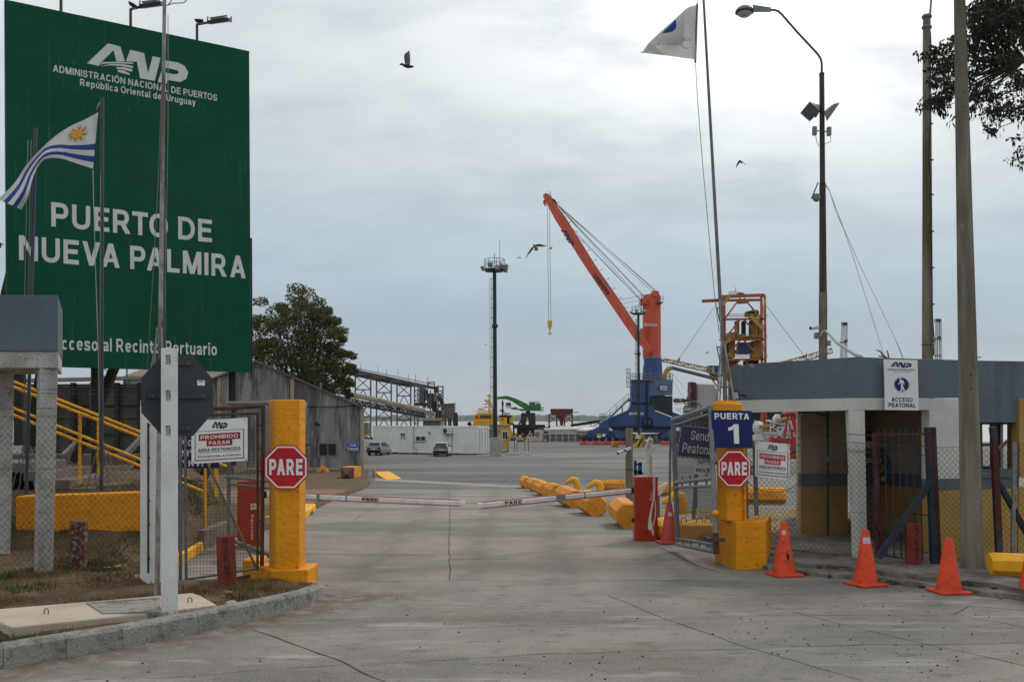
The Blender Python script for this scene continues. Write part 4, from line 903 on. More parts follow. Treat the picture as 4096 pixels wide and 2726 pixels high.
# ---- concrete slab with lid
zs_ = .205
def on(px, py, z): Y = F * (H - z) / (py - HY); return ((px - CX) / F * Y, Y)
t = thing('inspection_slab', 'thick pale concrete slab with recessed lid beside the kerb', 'slab', (-3.9, 9.5, .1))
m = MB(); o = [on(-110, 2442, zs_), on(770, 2369, zs_), on(800, 2378, zs_), on(868, 2416, zs_), on(600, 2450, zs_), on(48, 2506, zs_)][::-1]
C0 = Vector((*on(480, 2430, zs_), zs_))
m.slab(o, .02, zs_, 'pale_concrete_warm' if 'pale_concrete_warm' in MATS else 'pale_concrete'); m.build('slab', t, bevel=.015)
m = MB(); lid = [on(345, 2412, zs_), on(640, 2391, zs_), on(640, 2450, zs_), on(412, 2455, zs_)][::-1]
def inset(P, d):
 cx_ = sum(p[0] for p in P) / 4; cy_ = sum(p[1] for p in P) / 4; return [(p[0] + (cx_ - p[0]) * d, p[1] + (cy_ - p[1]) * d) for p in P]
i1 = inset(lid, .12)
for k in range(4):
 a, b, c, d = lid[k], lid[(k + 1) % 4], i1[(k + 1) % 4], i1[k]; m.slab([a, b, c, d], zs_ - .05, zs_ + .012, 'kerb_concrete')
m.slab(i1, zs_ - .05, zs_ + .005, 'kerb_concrete'); m.build('lid', t)
for px, py in ((185, 2453), (760, 2408)):
 x, y = on(px, py, zs_); m = MB(); m.path([(x - .02, y, zs_ - .02), (x - .02, y, zs_ + .035), (x - .01, y, zs_ + .05), (x + .01, y, zs_ + .05), (x + .02, y, zs_ + .035), (x + .02, y, zs_ - .02)], .005, 'rust'); m.build('lifting_loop', t)
# ---- short red posts
def short_post(name, lb, px0, px1, pyb, pyt, z, m_, word=None, tilt=0.0, grp=None):
 Y = F * (H - z) / (pyb - HY); xa_, xb_ = X(px0, Y), X(px1, Y); ztop = at(0, pyt, Y).z; w_ = xb_ - xa_
 t = thing('marker_post', lb, 'post', ((xa_ + xb_) / 2, Y, z), grp); m = MB()
 xs_ = w_ * .22
 bot = [(xa_, Y + .05), (xa_ + xs_, Y), (xb_, Y + .015), (xb_, Y + .13), (xa_, Y + .13)]
 top = [(x + tilt, y) for x, y in bot]; n = 5
 m.add([(x, y, z - .12) for x, y in bot] + [(x, y, ztop) for x, y in top], [tuple(range(n))[::-1], tuple(range(n, 2 * n))] + [(i, (i + 1) % n, n + (i + 1) % n, n + i) for i in range(n)], m_)
 if word:
  fr = Fr(Vector((bot[1][0] + tilt, Y, ztop)), Vector((bot[2][0] + tilt, Y + .015, ztop)), Vector((bot[1][0], Y, z)))
  for i, ch in enumerate(word):
   v1 = .97 - i * .165 * (5 / len(word)); m.text(ch, fr, (.32 if ch != 'I' else .45, v1 - .125, .68 if ch != 'I' else .55, v1), 'sign_black', .01, .003)
 m.build('shaft', t, bevel=.006)
short_post('a', 'worn red-brown stub post with peeling paint behind the wire fence', 265, 330, 2282, 2083, .13, 'post_red_worn', None, .02)
short_post('b', 'red stub post with black letters before the rusty mesh gate', 868, 938, 2350, 2146, .13, 'post_red', 'RIEMT', -.03)
# ---- stones
for px, py, s, lb in ((912, 2375, .05, 'larger pale broken stone behind the kerb'), (925, 2418, .065, 'flat pale broken concrete lump next to the slab corner'), (1005, 2405, .03, 'small pinkish stone by the kerb'), (1040, 2398, .03, 'small brown stone nearest the yellow pillar')):
 p = G(px, py, .17); m = MB(); vs = []
 m.ball((p.x, p.y, .185), s, 'pale_concrete' if s > .05 else 'red_dirt', 7, 5, (1.2, .8, .55)); m.v = [tuple(Vector(v) + Vector((noise.noise(Vector(v) * 9), noise.noise(Vector(v) * 9 + Vector((5, 0, 0))), .3 * noise.noise(Vector(v) * 9 + Vector((0, 5, 0))))) * s * .5) for v in m.v]
 m.sm = [False] * len(m.sm); tag(m.build('stone'), lb, 'stone', 'loose stones by the kerb')
# ---- left yellow gate pillar
YP = 12.42
t = thing('gate_pillar', 'square yellow gate pillar on stepped base, left of the drive', 'pillar', at(1150, 2352, YP))
m = MB(); m.slab([(X(1087, YP), YP), (X(1228, YP), YP + .03), (X(1228, YP) + .02, YP + .62), (X(996, 13.05), 13.05), ], -.1, at(0, 2278, YP).z, 'yellow')
m.slab([(X(992, 13.3), 13.02), (X(1060, 13.0), 12.95), (X(1060, 13.4), 13.5), (X(1000, 13.5), 13.5)], -.1, at(0, 2240, 13).z, 'yellow'); m.build('plinth', t, bevel=.015)
m = MB(); m.slab([(X(1096, YP), YP + .08), (X(1191, YP), YP + .10), (X(1191, YP) + .01, YP + .42), (X(1068, YP + .3), YP + .40)], at(0, 2279, YP).z, at(0, 1597, YP + .08).z, 'yellow'); m.build('shaft', t, bevel=.012)
def pare(label, cxp, cyp, rx, ry, Y, yaw, par_th=.006):
 hw, hh = .27, .27; c = at(cxp, cyp, Y); q_ = Matrix.Rotation(yaw, 3, 'Z')
 hw = rx / F * Y / math.cos(yaw); hh = ry / F * Y
 fr = Fr(c + q_ @ Vector((-hw, 0, hh)), c + q_ @ Vector((hw, 0, hh)), c + q_ @ Vector((-hw, 0, -hh)))
 t = thing('stop_sign', label, 'stop sign', c, None); m = MB(); m.sheet([fr.p(u, v) for u, v in oct_], -fr.n * par_th, 'sign_red')
 def ring(d): return [(.5 + (u - .5) * d, .5 + (v - .5) * d) for u, v in oct_]
 a, b = ring(.945), ring(.875)
 for i in range(8): m.fpoly(fr, [a[i], a[(i + 1) % 8], b[(i + 1) % 8], b[i]], 'sign_white', .002)
 m.text('PARE', fr, (.115, .32, .885, .685), 'sign_white', .05, .003)
 for u in (.36, .63): m.ball(fr.p(u, .73, .001), .008, 'galv_dark', 6, 4)
 m.build('sign_plate', t); return t
pare('red octagonal stop sign on the left yellow pillar', 1144, 1867, 87, 88, YP + .03, R(0))
# ---- rusty mesh gate leaf with signs
YA = 12.62
t = thing('mesh_gate', 'rusty wire mesh gate leaf beside the left yellow pillar', 'gate', at(900, 2310, YA))
m = MB()
for a, b, r in (((740, 1640), (745, 2318), .020), ((1052, 1622), (1048, 2262), .026), ((855, 1634), (1056, 1623), .026), ((840, 1660), (1030, 1652), .016), ((745, 2316), (1030, 2272), .016), ((1030, 1652), (1030, 2280), .016), ((722, 1690), (722, 2318), .022), ((720, 1700), (860, 1640), .022)):
 m.tube(at(*a, YA), at(*b, YA), r, 'rust' if a[0] > 760 else 'galv_dark', n=8)
for py in (1700, 1790, 1880, 1960, 2080, 2170): m.tube(at(1030, py, YA), at(1050, py, YA), .012, 'rust', n=6)
m.build('frame', t)
m = MB(); m.tube(at(826, 1845, YA + .02), at(1028, 2275, YA + .02), .015, 'wood_post', n=6); m.tube(at(820, 2340, YA + .1), at(1000, 2303, YA + .1), .03, 'rust', n=8); m.build('brace', t)
m = MB(); dxm = .042 / YA * F
px = 748.0
while px < 1028:
 m.tube(at(px, 1652, YA), at(px, 2316 - (px - 745) * .15, YA), .0019, 'wire', n=3, cap=False); px += dxm
py = 1655.0
while py < 2300:
 m.tube(at(746, py + 3, YA), at(1030, py - 3, YA), .0019, 'wire', n=3, cap=False); py += dxm
m.build('wire_mesh', t)
def prohibido(label, fr, dark, m_th=.004):
 t = thing('warning_sign', label, 'sign', fr.p(.5, 0)); m = MB(); m.panel(fr, m_th, 'sign_white')
 red = 'box_red' if dark else 'box_red2'
 m.logo(fr, (.36, .775, .645, .945), 'sign_black', .003)
 for r in ((.06, .735, .94, .745), (.06, .06, .94, .08), (.06, .06, .072, .74), (.925, .06, .94, .745)): m.rect(fr, *r, 'sign_black', .002)
 m.rect(fr, .13, .52, .87, .675, red, .002); m.rect(fr, .27, .385, .73, .522, red, .0025)
 m.text('PROHIBIDO', fr, (.165, .553, .835, .642), 'sign_white', .02, .004); m.text('PASAR', fr, (.31, .415, .69, .498), 'sign_white', .02, .004)
 m.text('AREA RESTRINGIDA', fr, (.12, .265, .88, .34), 'sign_black', .02, .003); m.rect(fr, .12, .235, .88, .243, 'sign_black', .002)
 m.text('SOLO PERSONAL AUTORIZADO', fr, (.11, .13, .89, .175), 'sign_black', .015, .003)
 m.build('sign_panel', t)
 m = MB()
 for u, v in ((.02, .03), (.98, .03), (.97, .95), (.03, .95)): m.tube(fr.p(u, v + .02, .006), fr.p(u + (.03 if u < .5 else -.03), v - .02, .006), .003, 'rust', n=4)
 m.build('tie_wire', t); return t
prohibido('white no-entry notice with chipped edge wired to the rusty gate', Fr(at(766, 1682, 12.55), at(990, 1669, 12.55), at(766, 1854, 12.55)), True)
fr = Fr(at(712, 1745, 12.9), at(876, 1745, 12.9), at(712, 1872, 12.9))
t = thing('blue_sign', 'navy sign with white letters half hidden behind the mesh gate', 'sign', fr.p(.5, 0)); m = MB(); m.panel(fr, .005, 'sign_navy')
m.text('PRO', fr, (.07, .70, .34, .9), 'sign_white', .03, .002); m.text('Nº 1', fr, (.08, .38, .55, .58), 'sign_white', .03, .002); m.text('YNVI 0', fr, (.10, .06, .80, .26), 'sign_white', .03, .002); m.build('sign_panel', t)
# second leaf, turned into the drive
t = thing('mesh_gate', 'galvanised mesh gate leaf with rusty right edge behind the yellow pillar', 'gate', at(1205, 2265, 13.0))
Yl = lambda px: 15.0 - (px - 912) / 303 * 2.0
L2 = lambda px, py: at(px, py, Yl(px))
m = MB()
for a, b, r, mm in (((912, 1612), (1220, 1610), .03, 'galv'), ((915, 1612), (915, 2190), .03, 'galv_dark'), ((905, 1905), (1210, 1935), .03, 'galv'), ((915, 1935), (1205, 1965), .02, 'galv_dark'), ((916, 2155), (1205, 2262), .03, 'galv_dark'), ((916, 2176), (1204, 2264), .02, 'galv')):
 m.tube(L2(*a), L2(*b), r, mm, n=8)
m.build('frame', t)
m = MB(); m.path([L2(1221, 1608), L2(1217, 1650), L2(1212, 1800), L2(1208, 1950), L2(1206, 2265)], .026, 'rust_pole', 8); m.tube(L2(1196, 1640), L2(1196, 2262), .014, 'rust', n=6)
for py in (1680, 1775, 1945, 2030, 2250): m.ball(L2(1206, py), .032, 'rust', 6, 4)
m.tube(L2(1190, 1775), L2(1235, 1777), .016, 'rust', n=6); m.build('hinge_edge', t)
m = MB(); n_ = 46
for i in range(n_ + 1):
 px = 918 + 276 * i / n_; m.tube(L2(px, 1640), L2(px, 1905 + (px - 912) * .08), .0018, 'wire', n=3, cap=False)
for i in range(23):
 t_ = i / 22; m.tube(L2(918, 1640 + 268 * t_), L2(1194, 1640 + 292 * t_), .0018, 'wire', n=3, cap=False)
m.build('wire_mesh', t)
# ---- barriers
def cabinet(label, c, w_, d_, h_, yaw, arm_end, word, side):
 t = thing('barrier_gate', label, 'barrier', c); q_ = Matrix.Rotation(yaw, 3, 'Z')
 def L(x, y, z): return Vector(c) + q_ @ Vector((x, y, z))
 m = MB(); hw, hd = w_ / 2, d_ / 2; r = .04
 out_ = [(-hw, -hd + r), (-hw + r * .3, -hd + r * .3), (-hw + r, -hd), (hw - r, -hd), (hw - r * .3, -hd + r * .3), (hw, -hd + r), (hw, hd), (-hw, hd)]
 n = 8; m.add([L(x, y, 0) for x, y in out_] + [L(x, y, h_) for x, y in out_], [tuple(range(n))[::-1], tuple(range(n, 2 * n))] + [(i, (i + 1) % n, n + (i + 1) % n, n + i) for i in range(n)], 'cab_red')
 fr = Fr(L(-hw, -hd, h_), L(hw, -hd, h_), L(-hw, -hd, 0))
 if side == 'R':
  m.rect(fr, .205, .0, .212, .985, 'box_red', .002); m.rect(fr, .90, .0, .906, .985, 'box_red', .002)
  s1 = [(.80, .985), (.832, .985), (.832, .85), (.815, .70), (.78, .58), (.70, .44), (.66, .33), (.86, .20), (.80, .26), (.83, .10), (.60, .20), (.57, .21), (.58, .34), (.63, .46), (.72, .60), (.775, .70), (.80, .85)]
  def band(c0, c1):
   for i in range(len(c0) - 1): m.fpoly(fr, [c0[i], c1[i], c1[i + 1], c0[i + 1]], 'cab_white', .003)
  band([(.795, .985), (.795, .85), (.79, .72), (.755, .62), (.68, .50), (.60, .36), (.575, .26), (.57, .195)], [(.825, .985), (.825, .85), (.825, .72), (.805, .62), (.755, .50), (.715, .36), (.73, .28), (.775, .205)])
  band([(.57, .195), (.70, .15), (.80, .08)], [(.775, .205), (.82, .165), (.815, .10)])
  band([(.85, .985), (.85, .85), (.838, .72), (.835, .66), (.875, .58), (.885, .48), (.845, .36), (.765, .26)], [(.88, .985), (.88, .85), (.865, .72), (.865, .66), (.905, .58), (.917, .48), (.885, .36), (.80, .235)])
  for i in range(6): m.rect(fr, .39, .795 + i * .018, .72, .803 + i * .018, 'box_red', .004)
  for i in range(6): m.rect(fr, .40, .09 + i * .018, .76, .098 + i * .018, 'box_red', .006)
  m.ball(fr.p(.56, .975, .0), .009, 'galv_dark', 6, 4)
  vf = Fr(fr.p(.66, .62, .0), fr.p(.66, .76, .0), fr.p(.735, .62, .0)); vf.n = fr.n
  m.text(word, vf, (.22, .1, 1.0, .7), 'cab_white', .01, .003); m.fpoly(fr, [(.66, .64), (.715, .64), (.70, .665), (.655, .66)], 'cab_white', .003)
  vf = Fr(fr.p(.74, .90, .0), fr.p(.74, .975, .0), fr.p(.775, .90, .0)); vf.n = fr.n; m.text('RBM2', vf, (0, 0, 1, 1), 'reflector', .0, .003)
 else:
  m.rect(fr, .06, .0, .07, .985, 'box_red', .002)
  vf = Fr(fr.p(.80, .50, 0), fr.p(.80, .13, 0), fr.p(.58, .50, 0)); vf.n = fr.n
  m.text(word, vf, (0, .15, 1, .75), 'cab_white', .015, .003)
  for i in range(3):
   for j in range(2): m.fpoly(fr, [(.60 + .1 * i, .58 + .05 * j), (.67 + .1 * i, .575 + .05 * j), (.68 + .1 * i, .615 + .05 * j), (.61 + .1 * i, .62 + .05 * j)], 'cab_white', .003)
 m.build('cabinet', t, bevel=.006)
 pz = arm_end[2]; s = -1 if side == 'R' else 1
 piv = L(s * (hw + .03), -.02, pz)
 m = MB(); m.tube(L(s * (hw - .05), -.02, pz), L(s * (hw + .10), -.02, pz), .055, 'rubber', n=12); m.build('pivot', t); m = MB(); m.ball(L(s * (hw + .005), -.05, .36), .045, 'rubber', 8, 5); m.build('stop', t)
 e = Vector(arm_end[0]); m = MB(); d = (e - piv).normalized()
 pts = [piv + (e - piv) * k for k in (0, .25, .5, .75, 1)]
 up_ = Vector((0, 0, 1)); y_ = (d.cross(up_)).normalized(); z_ = y_.cross(d)
 rings = [[p + y_ * (a * .028) + z_ * b * .043 for a, b in ((-1, -.6), (-.5, -1), (.5, -1), (1, -.6), (1, .6), (.5, 1), (-.5, 1), (-1, .6))] for p in pts]
 m.loft(rings, 'arm_white', smooth=False)
 for b in (.047, -.047): m.bar(piv + z_ * b + d * .15, e + z_ * b - d * .08, .03, .016, 'arm_red', up=z_)
 arm = m.build('arm', t)
 m = MB(); L0 = (e - piv).length
 xa_ = .62 if side == 'L' else .80
 nv = Vector((0, -1, 0)); f2 = (Fr(piv + d * L0 * (.50 if side == 'L' else .66) + z_ * .035 + nv * .034, piv + d * L0 * (.575 if side == 'L' else .735) + z_ * .035 + nv * .034, piv + d * L0 * (.50 if side == 'L' else .66) - z_ * .035 + nv * .034))
 if side == 'R':
  a, b = piv + d * L0 * .84, piv + d * L0 * .74; f2 = Fr(a + z_ * .036 + nv * .034, b + z_ * .036 + nv * .034, a - z_ * .036 + nv * .034)
 m.rect(f2, -.08, 0, 1.08, 1, 'reflector', .0); m.text('PARE', f2, (.0, .14, 1, .88), 'sign_black', .03, .003); m.build('label', arm)
 for k, w2 in ((.28, .05), (.42, .012)) if side == 'L' else ((.34, .014), (.5, .2)):
  p = piv + d * L0 * k; m = MB(); m.box(p, (w2, .062, .096), 'rubber' if w2 < .05 else 'lamp_grey', mat=Matrix((d, y_, z_)).transposed()); m.build('tape', arm)
 return t
cL = at(985, 2192, 16.3); cabinet('red barrier cabinet with arm behind the left mesh gate', (cL.x + .02, 16.45, base(16.45)), .36, .32, 1.09, R(6), (tuple(at(1860, 2012, 16.1)), None, .86), 'Pacciolo', 'L')
cR = at(2586, 2160, 17.35); cabinet('red barrier cabinet with white ribbon and arm right of the drive', (cR.x, 17.5, base(17.5)), .405, .32, 1.12, R(-2), (tuple(at(1910, 2022, 15.4)), None, .875), 'Premiere', 'R')
# ================================================================== RIGHT SIDE
# ---- right yellow pillar
t = thing('gate_pillar', 'yellow gate pillar with big square footing, right of the drive', 'pillar', (3.2, 14.4, 0))
m = MB(); m.slab([(X(2945, 13.95), 13.95), (X(3066, 14.05), 14.05), (X(3066, 14.05) + .25, 14.75), (X(2860, 14.75), 14.75)], -.1, at(0, 2086, 13.95).z, 'yellow'); m.build('footing', t, bevel=.012)
m = MB(); m.slab([(X(2908, 14.1), 14.1), (X(2976, 14.15), 14.15), (X(2985, 14.5), 14.5), (X(2866, 14.4), 14.4)], at(0, 2087, 13.95).z, at(0, 1652, 14.1).z, 'yellow'); m.build('shaft', t, bevel=.012)
m = MB()
m.loft([[at(2846, 1640, 14.1), at(2968, 1640, 14.1), at(2975, 1640, 14.5), at(2850, 1640, 14.5)], [at(2845, 1612, 14.1), at(2966, 1616, 14.1), at(2970, 1616, 14.5), at(2850, 1612, 14.5)], [at(2858, 1609, 14.12), at(2955, 1612, 14.12), at(2955, 1612, 14.5), at(2862, 1609, 14.5)], [at(2872, 1600, 14.15), at(2945, 1600, 14.15), at(2945, 1600, 14.45), at(2875, 1600, 14.45)]], 'yellow', smooth=False); m.build('cap', t, bevel=.02)
m = MB(); m.slab([(X(2848, 14.05), 14.05), (X(2972, 14.05), 14.05), (X(2972, 14.5), 14.5), (X(2848, 14.5), 14.5)], at(0, 1652, 14.1).z, at(0, 1641, 14.1).z, 'rust'); m.build('rust_plate', t)
m = MB(); m.tube(at(2979, 1930, 14.12), at(2981, 2086, 14.12), .018, 'yellow', n=6); m.ball(at(2979, 1992, 14.1), .03, 'yellow', 6, 4); m.build('conduit', t)
fr = Fr(at(2846, 1640, 14.0), at(3007, 1642, 14.0), at(2851, 1790, 14.0))
t = thing('gate_sign', 'navy PUERTA 1 sign at the top of the right pillar', 'sign', fr.p(.5, 0)); m = MB(); m.panel(fr, .02, 'sign_navy', 'steel_dark')
m.text('PUERTA', fr, (.07, .765, .93, .935), 'sign_white', .045, .003); m.text('1', fr, (.40, .12, .66, .64), 'sign_white', .05, .003); m.build('sign_panel', t, bevel=.003)
pare('red octagonal stop sign below the navy sign on the right pillar', 2937, 1873, 64, 73, 13.98, R(-10))
# ---- flag pole on the right pillar
b0 = at(2903, 1600, 14.3)
t = pole('flagpole', 'grey leaning flagpole standing on the right yellow pillar', 'flagpole', b0, at(2810, -80, 14.3), .029, .017, 'galv_dark', n=12)
m = MB(); m.tube(at(2887, 1360, 14.28), at(2868, 1602, 14.1), .016, 'rust_pole', n=6); m.tube(at(2897, 1375, 14.28), at(2937, 1602, 14.15), .016, 'rust_pole', n=6); m.tube(at(2890, 1420, 14.3), at(2879, 1602, 14.4), .012, 'rust_pole', n=6); m.build('base_stays', t)
m = MB(); m.path([at(2782, 250, 14.25), at(2790, 400, 14.25), at(2810, 650, 14.25), at(2855, 1150, 14.25), at(2876, 1330, 14.25)], .005, 'rope'); m.path([at(2788, 18, 14.25), at(2792, -40, 14.25)], .006, 'rope'); m.path([at(2880, 1200, 14.2), at(2884, 1400, 14.15), at(2872, 1590, 14.15)], .004, 'rope_pale'); m.build('halyard', t)
U2 = [(2787, 20), (2765, 26), (2744, 36), (2700, 77), (2643, 127), (2596, 172), (2572, 205), (2556, 213)]
D2 = [(2782, 238), (2740, 233), (2690, 226), (2650, 221), (2615, 217), (2590, 214), (2570, 212), (2555, 214)]
def f2(u, v):
 a, b = curve(U2, u), curve(D2, u); k = math.sin(min(1, max(0, (u - .18) / .5)) * math.pi)
 return at(a[0] + (b[0] - a[0]) * v, a[1] + (b[1] - a[1]) * v, 14.25 - .35 * u - .22 * k * math.sin(v * math.pi * 1.3) + .03 * math.sin(u * 17 + v * 5))
mb = MB(); n1, n2_ = 40, 30
mb.add([f2(i / n1, j / n2_) for i in range(n1 + 1) for j in range(n2_ + 1)], [(i * (n2_ + 1) + j, (i + 1) * (n2_ + 1) + j, (i + 1) * (n2_ + 1) + j + 1, i * (n2_ + 1) + j + 1) for i in range(n1) for j in range(n2_)], 'flag_grey', True)
# loose upper fold hanging over the front, with the blue emblem seen from behind
fold = [[(2743, 37), (2737, 90), (2734, 140), (2730, 184)], [(2722, 56), (2724, 110), (2722, 150), (2724, 184)], [(2700, 78), (2706, 120), (2706, 158), (2708, 180)], [(2668, 106), (2680, 140), (2684, 162), (2688, 174)], [(2632, 140), (2650, 158), (2656, 166), (2662, 170)], [(2602, 168), (2612, 172), (2618, 172), (2624, 173)]]
fv = [at(px, py, 13.86 - .05 * i + .03 * j) for i, r in enumerate(fold) for j, (px, py) in enumerate(r)]
mb.add(fv, [(i * 4 + j, (i + 1) * 4 + j, (i + 1) * 4 + j + 1, i * 4 + j + 1) for i in range(5) for j in range(3)], 'flag_grey', True)
Yb = 13.6
def pf(px, py): return at(px, py, Yb + (2743 - px) * -.0012)
mb.add([pf(*p) for p in ((2648, 133), (2668, 113), (2690, 92), (2703, 77), (2706, 100), (2703, 116), (2692, 126), (2672, 132), (2656, 133))], [tuple(range(9))], 'flag_blue')
mb.add([at(px, py, Yb - .04) for px, py in ((2668, 112), (2684, 97), (2688, 112), (2674, 119))], [(0, 1, 2, 3)], 'flag_grey')
ff = Fr(at(2762, 152, 14.02), at(2728, 152, 13.9), at(2762, 168, 14.02)); ff.n = Vector((0, -1, 0)); mb.text('ADMI', ff, (0, 0, 1, 1), 'flag_text', .0, .02)
ff = Fr(at(2706, 176, 13.80), at(2618, 174, 13.74), at(2706, 186, 13.80)); ff.n = Vector((0, -1, 0)); mb.text('ISTORIA Y RIEG', ff, (0, 0, 1, 1), 'flag_text', .0, .02)
mb.path([at(2730, 184, 13.84), at(2735, 192, 13.86), at(2745, 194, 13.86), at(2754, 191, 13.9)], .006, 'flag_grey')
mb.tube(at(2789, 16, 14.24), at(2781, 250, 14.24), .016, 'wood_post', n=6)
tag(mb.build('flag'), 'worn off-white flag with blue emblem blowing left from the right pole', 'flag')
# ---- grey mesh gate leaf, opened inwards
t = thing('mesh_gate', 'grey pipe gate leaf with double rails beside the right yellow pillar', 'gate', at(2850, 2205, 14.0))
Yg = lambda px: 14.0 + (2848 - px) / 155 * 2.2
L3 = lambda px, py: at(px, py, Yg(px))
m = MB()
for a, b, r in (((2690, 1678), (2838, 1628), .034), ((2696, 1701), (2836, 1655), .020), ((2697, 1930), (2852, 1912), .018), ((2698, 1924), (2852, 1908), .02), ((2701, 1948), (2852, 1942), .02), ((2700, 1930), (2850, 1912), .03), ((2712, 2152), (2852, 2175), .02), ((2710, 2175), (2852, 2203), .034)):
 m.tube(L3(*a), L3(*b), r, 'galv', n=8)
for px, ya, yb2 in ((2728, 1903, 1948), (2760, 1900, 1946), (2826, 1893, 1944), (2728, 2155, 2180), (2764, 2160, 2187), (2798, 2167, 2193), (2830, 2172, 2198)): m.bar(L3(px, ya), L3(px, yb2), .02, .035, 'galv_dark', up=(0, 1, 0))
m.build('rails', t)
m = MB(); m.tube(L3(2689, 1676), L3(2708, 2175), .028, 'galv_dark', n=8); m.tube(L3(2700, 1690), L3(2716, 2160), .016, 'galv_dark', n=8); m.tube(L3(2682, 1720), L3(2678, 2020), .02, 'galv_dark', n=8); m.build('free_stile', t)
m = MB(); m.tube(L3(2842, 1625), L3(2865, 2210), .036, 'galv', n=10); m.ball(L3(2862, 2052), .05, 'yellow', 8, 5); m.bar(L3(2850, 2155), L3(2892, 2158), .06, .05, 'rust'); m.bar(L3(2862, 2130), L3(2866, 2215), .07, .07, 'rust', up=(0, 1, 0)); m.build('hinge_stile', t)
m = MB()
for (yt0, yt1, yb0, yb1) in ((1704, 1660, 1922, 1906), (1950, 1945, 2150, 2172)):
 for i in range(41):
  k = i / 40; px = 2700 + 142 * k; m.tube(L3(px, yt0 + (yt1 - yt0) * k), L3(px + 8, yb0 + (yb1 - yb0) * k), .003, 'wire', n=3, cap=False)
 nn = 40
 for j in range(nn + 1):
  k = j / nn; m.tube(L3(2700 + 10 * k, yt0 + (yb0 - yt0) * k), L3(2845 + 8 * k, yt1 + (yb1 - yt1) * k), .003, 'wire', n=3, cap=False)
m.build('wire_mesh', t)
# ---- blue walkway sign on its foot
fr = Fr(at(2722, 1697, 18.2), at(2880, 1712, 18.2), at(2705, 1826, 18.2))
t = thing('walkway_sign', 'blue Senda Peatonal sign on a post in a yellow footing', 'sign', at(2772, 2105, 18.3))
m = MB(); m.panel(fr, .01, 'sign_navy')
for r in ((.02, .02, .98, .032), (.02, .965, .98, .978), (.02, .02, .032, .978), (.968, .02, .98, .978)): m.rect(fr, *r, 'sign_white', .002)
m.text('Senda', fr, (.30, .57, .86, .86), 'sign_white', .0, .003); m.text('Peatonal', fr, (.13, .16, .92, .46), 'sign_white', .0, .003); m.build('sign_panel', t)
fr = Fr(at(2780, 1830, 18.22), at(2880, 1834, 18.22), at(2776, 1895, 18.22))
m = MB(); m.panel(fr, .01, 'sign_white'); m.text('Nº OMI', fr, (.16, .62, .95, .86), 'sign_black', .02, .003); m.text('NIVEL 1', fr, (.08, .14, .95, .38), 'sign_black', .02, .003); m.build('number_plate', t)
m = MB(); m.bar(at(2797, 1700, 18.3), at(2772, 2110, 18.3), .06, .06, 'galv_dark', up=(0, 1, 0)); m.bar(at(2783, 2030, 18.27), at(2783, 1900, 18.27), .05, .05, 'galv_dark', up=(0, 1, 0)); m.build('post', t)
m = MB(); m.slab([(X(2722, 17.2), 17.2), (X(2858, 17.2), 17.2), (X(2858, 17.8), 18.2), (X(2730, 17.8), 18.2)], base(17.5), at(0, 2096, 17.3).z, 'yellow_bright')
m.build('footing', t, bevel=.03)
for px in (2735, 2798, 2832):
 m = MB(); p = at(px, 2096, 17.6); m.path([p + Vector((-.05, 0, -.1)), p + Vector((-.05, 0, .07)), p + Vector((-.03, 0, .11)), p + Vector((.03, 0, .11)), p + Vector((.05, 0, .07)), p + Vector((.05, 0, -.1))], .008, 'rust'); m.build('lifting_loop', t)
# ---- right wire fence, posts, notice
FY = lambda px: 14.5 - (px - 2985) / 520 * .6 if px < 3505 else 13.9 - (px - 3505) / 600 * .35
t = thing('chain_link_fence', 'diamond wire fence between the right yellow pillar and the barred gate', 'fence', at(3250, 2280, 14.2))
m = MB(); a, b = at(2988, 2260, FY(2988)), at(3512, 2295, FY(3512)); chain(m, (a.x, a.y, 0), (b.x, b.y, 0), .06, at(0, 1772, 14.2).z, 'wire_rust', .072, .0023)
m.tube(at(2988, 1760, FY(2988)), at(3206, 1778, FY(3206)), .003, 'wire_rust', n=4); m.tube(at(3206, 1778, FY(3206)), at(3512, 1808, FY(3512)), .003, 'wire_rust', n=4); m.tube(at(2988, 2030, FY(2988)), at(3512, 2052, FY(3512)), .0025, 'wire_rust', n=4); m.build('wire_mesh', t)
m = MB()
for pts in ([(3190, 1750), (3313, 1757), (3480, 1775), (3720, 1785)], [(3313, 1730), (3480, 1740), (3720, 1735)], [(3190, 1780), (3330, 1800), (3480, 1810), (3720, 1822)], [(2990, 1925), (3010, 1945), (3060, 1966), (3120, 1968), (3170, 1950), (3212, 1915)]):
 m.path([at(px, py, FY(px) - .01) for px, py in pts], .0045, 'wire_rust', 4)
 for i in range(len(pts) * 3):
  pass
m.build('barbed_wire', t)
for px, ya, yb2, dY in ((2984, 1790, 2075, .05), (3023, 1760, 2060, .1)):
 m = MB(); m.bar(at(px - 5, ya, FY(px) + dY), at(px + 3, yb2, FY(px) + dY), .055, .04, 'galv', up=(0, 1, 0)); m.build('post', t)
prohibido('clean white no-entry notice wired to the fence by the right pillar', Fr(at(3020, 1762, 14.38), at(3160, 1775, 14.3), at(3020, 1905, 14.38)), False)
fr = Fr(at(2990, 1862, 14.75), at(3019, 1863, 14.75), at(2990, 1897, 14.75)); t = thing('number_sign', 'small navy number sign peeking out behind the right stop sign', 'sign', fr.p(.5, 0)); m = MB(); m.panel(fr, .006, 'sign_navy'); m.text('1', fr, (.35, .15, .75, .85), 'sign_white', .04, .002); m.build('sign_panel', t)
t = thing('chain_link_fence', 'diamond wire fence right of the barred gate, past the big pole', 'fence', at(3950, 2260, 13.7))
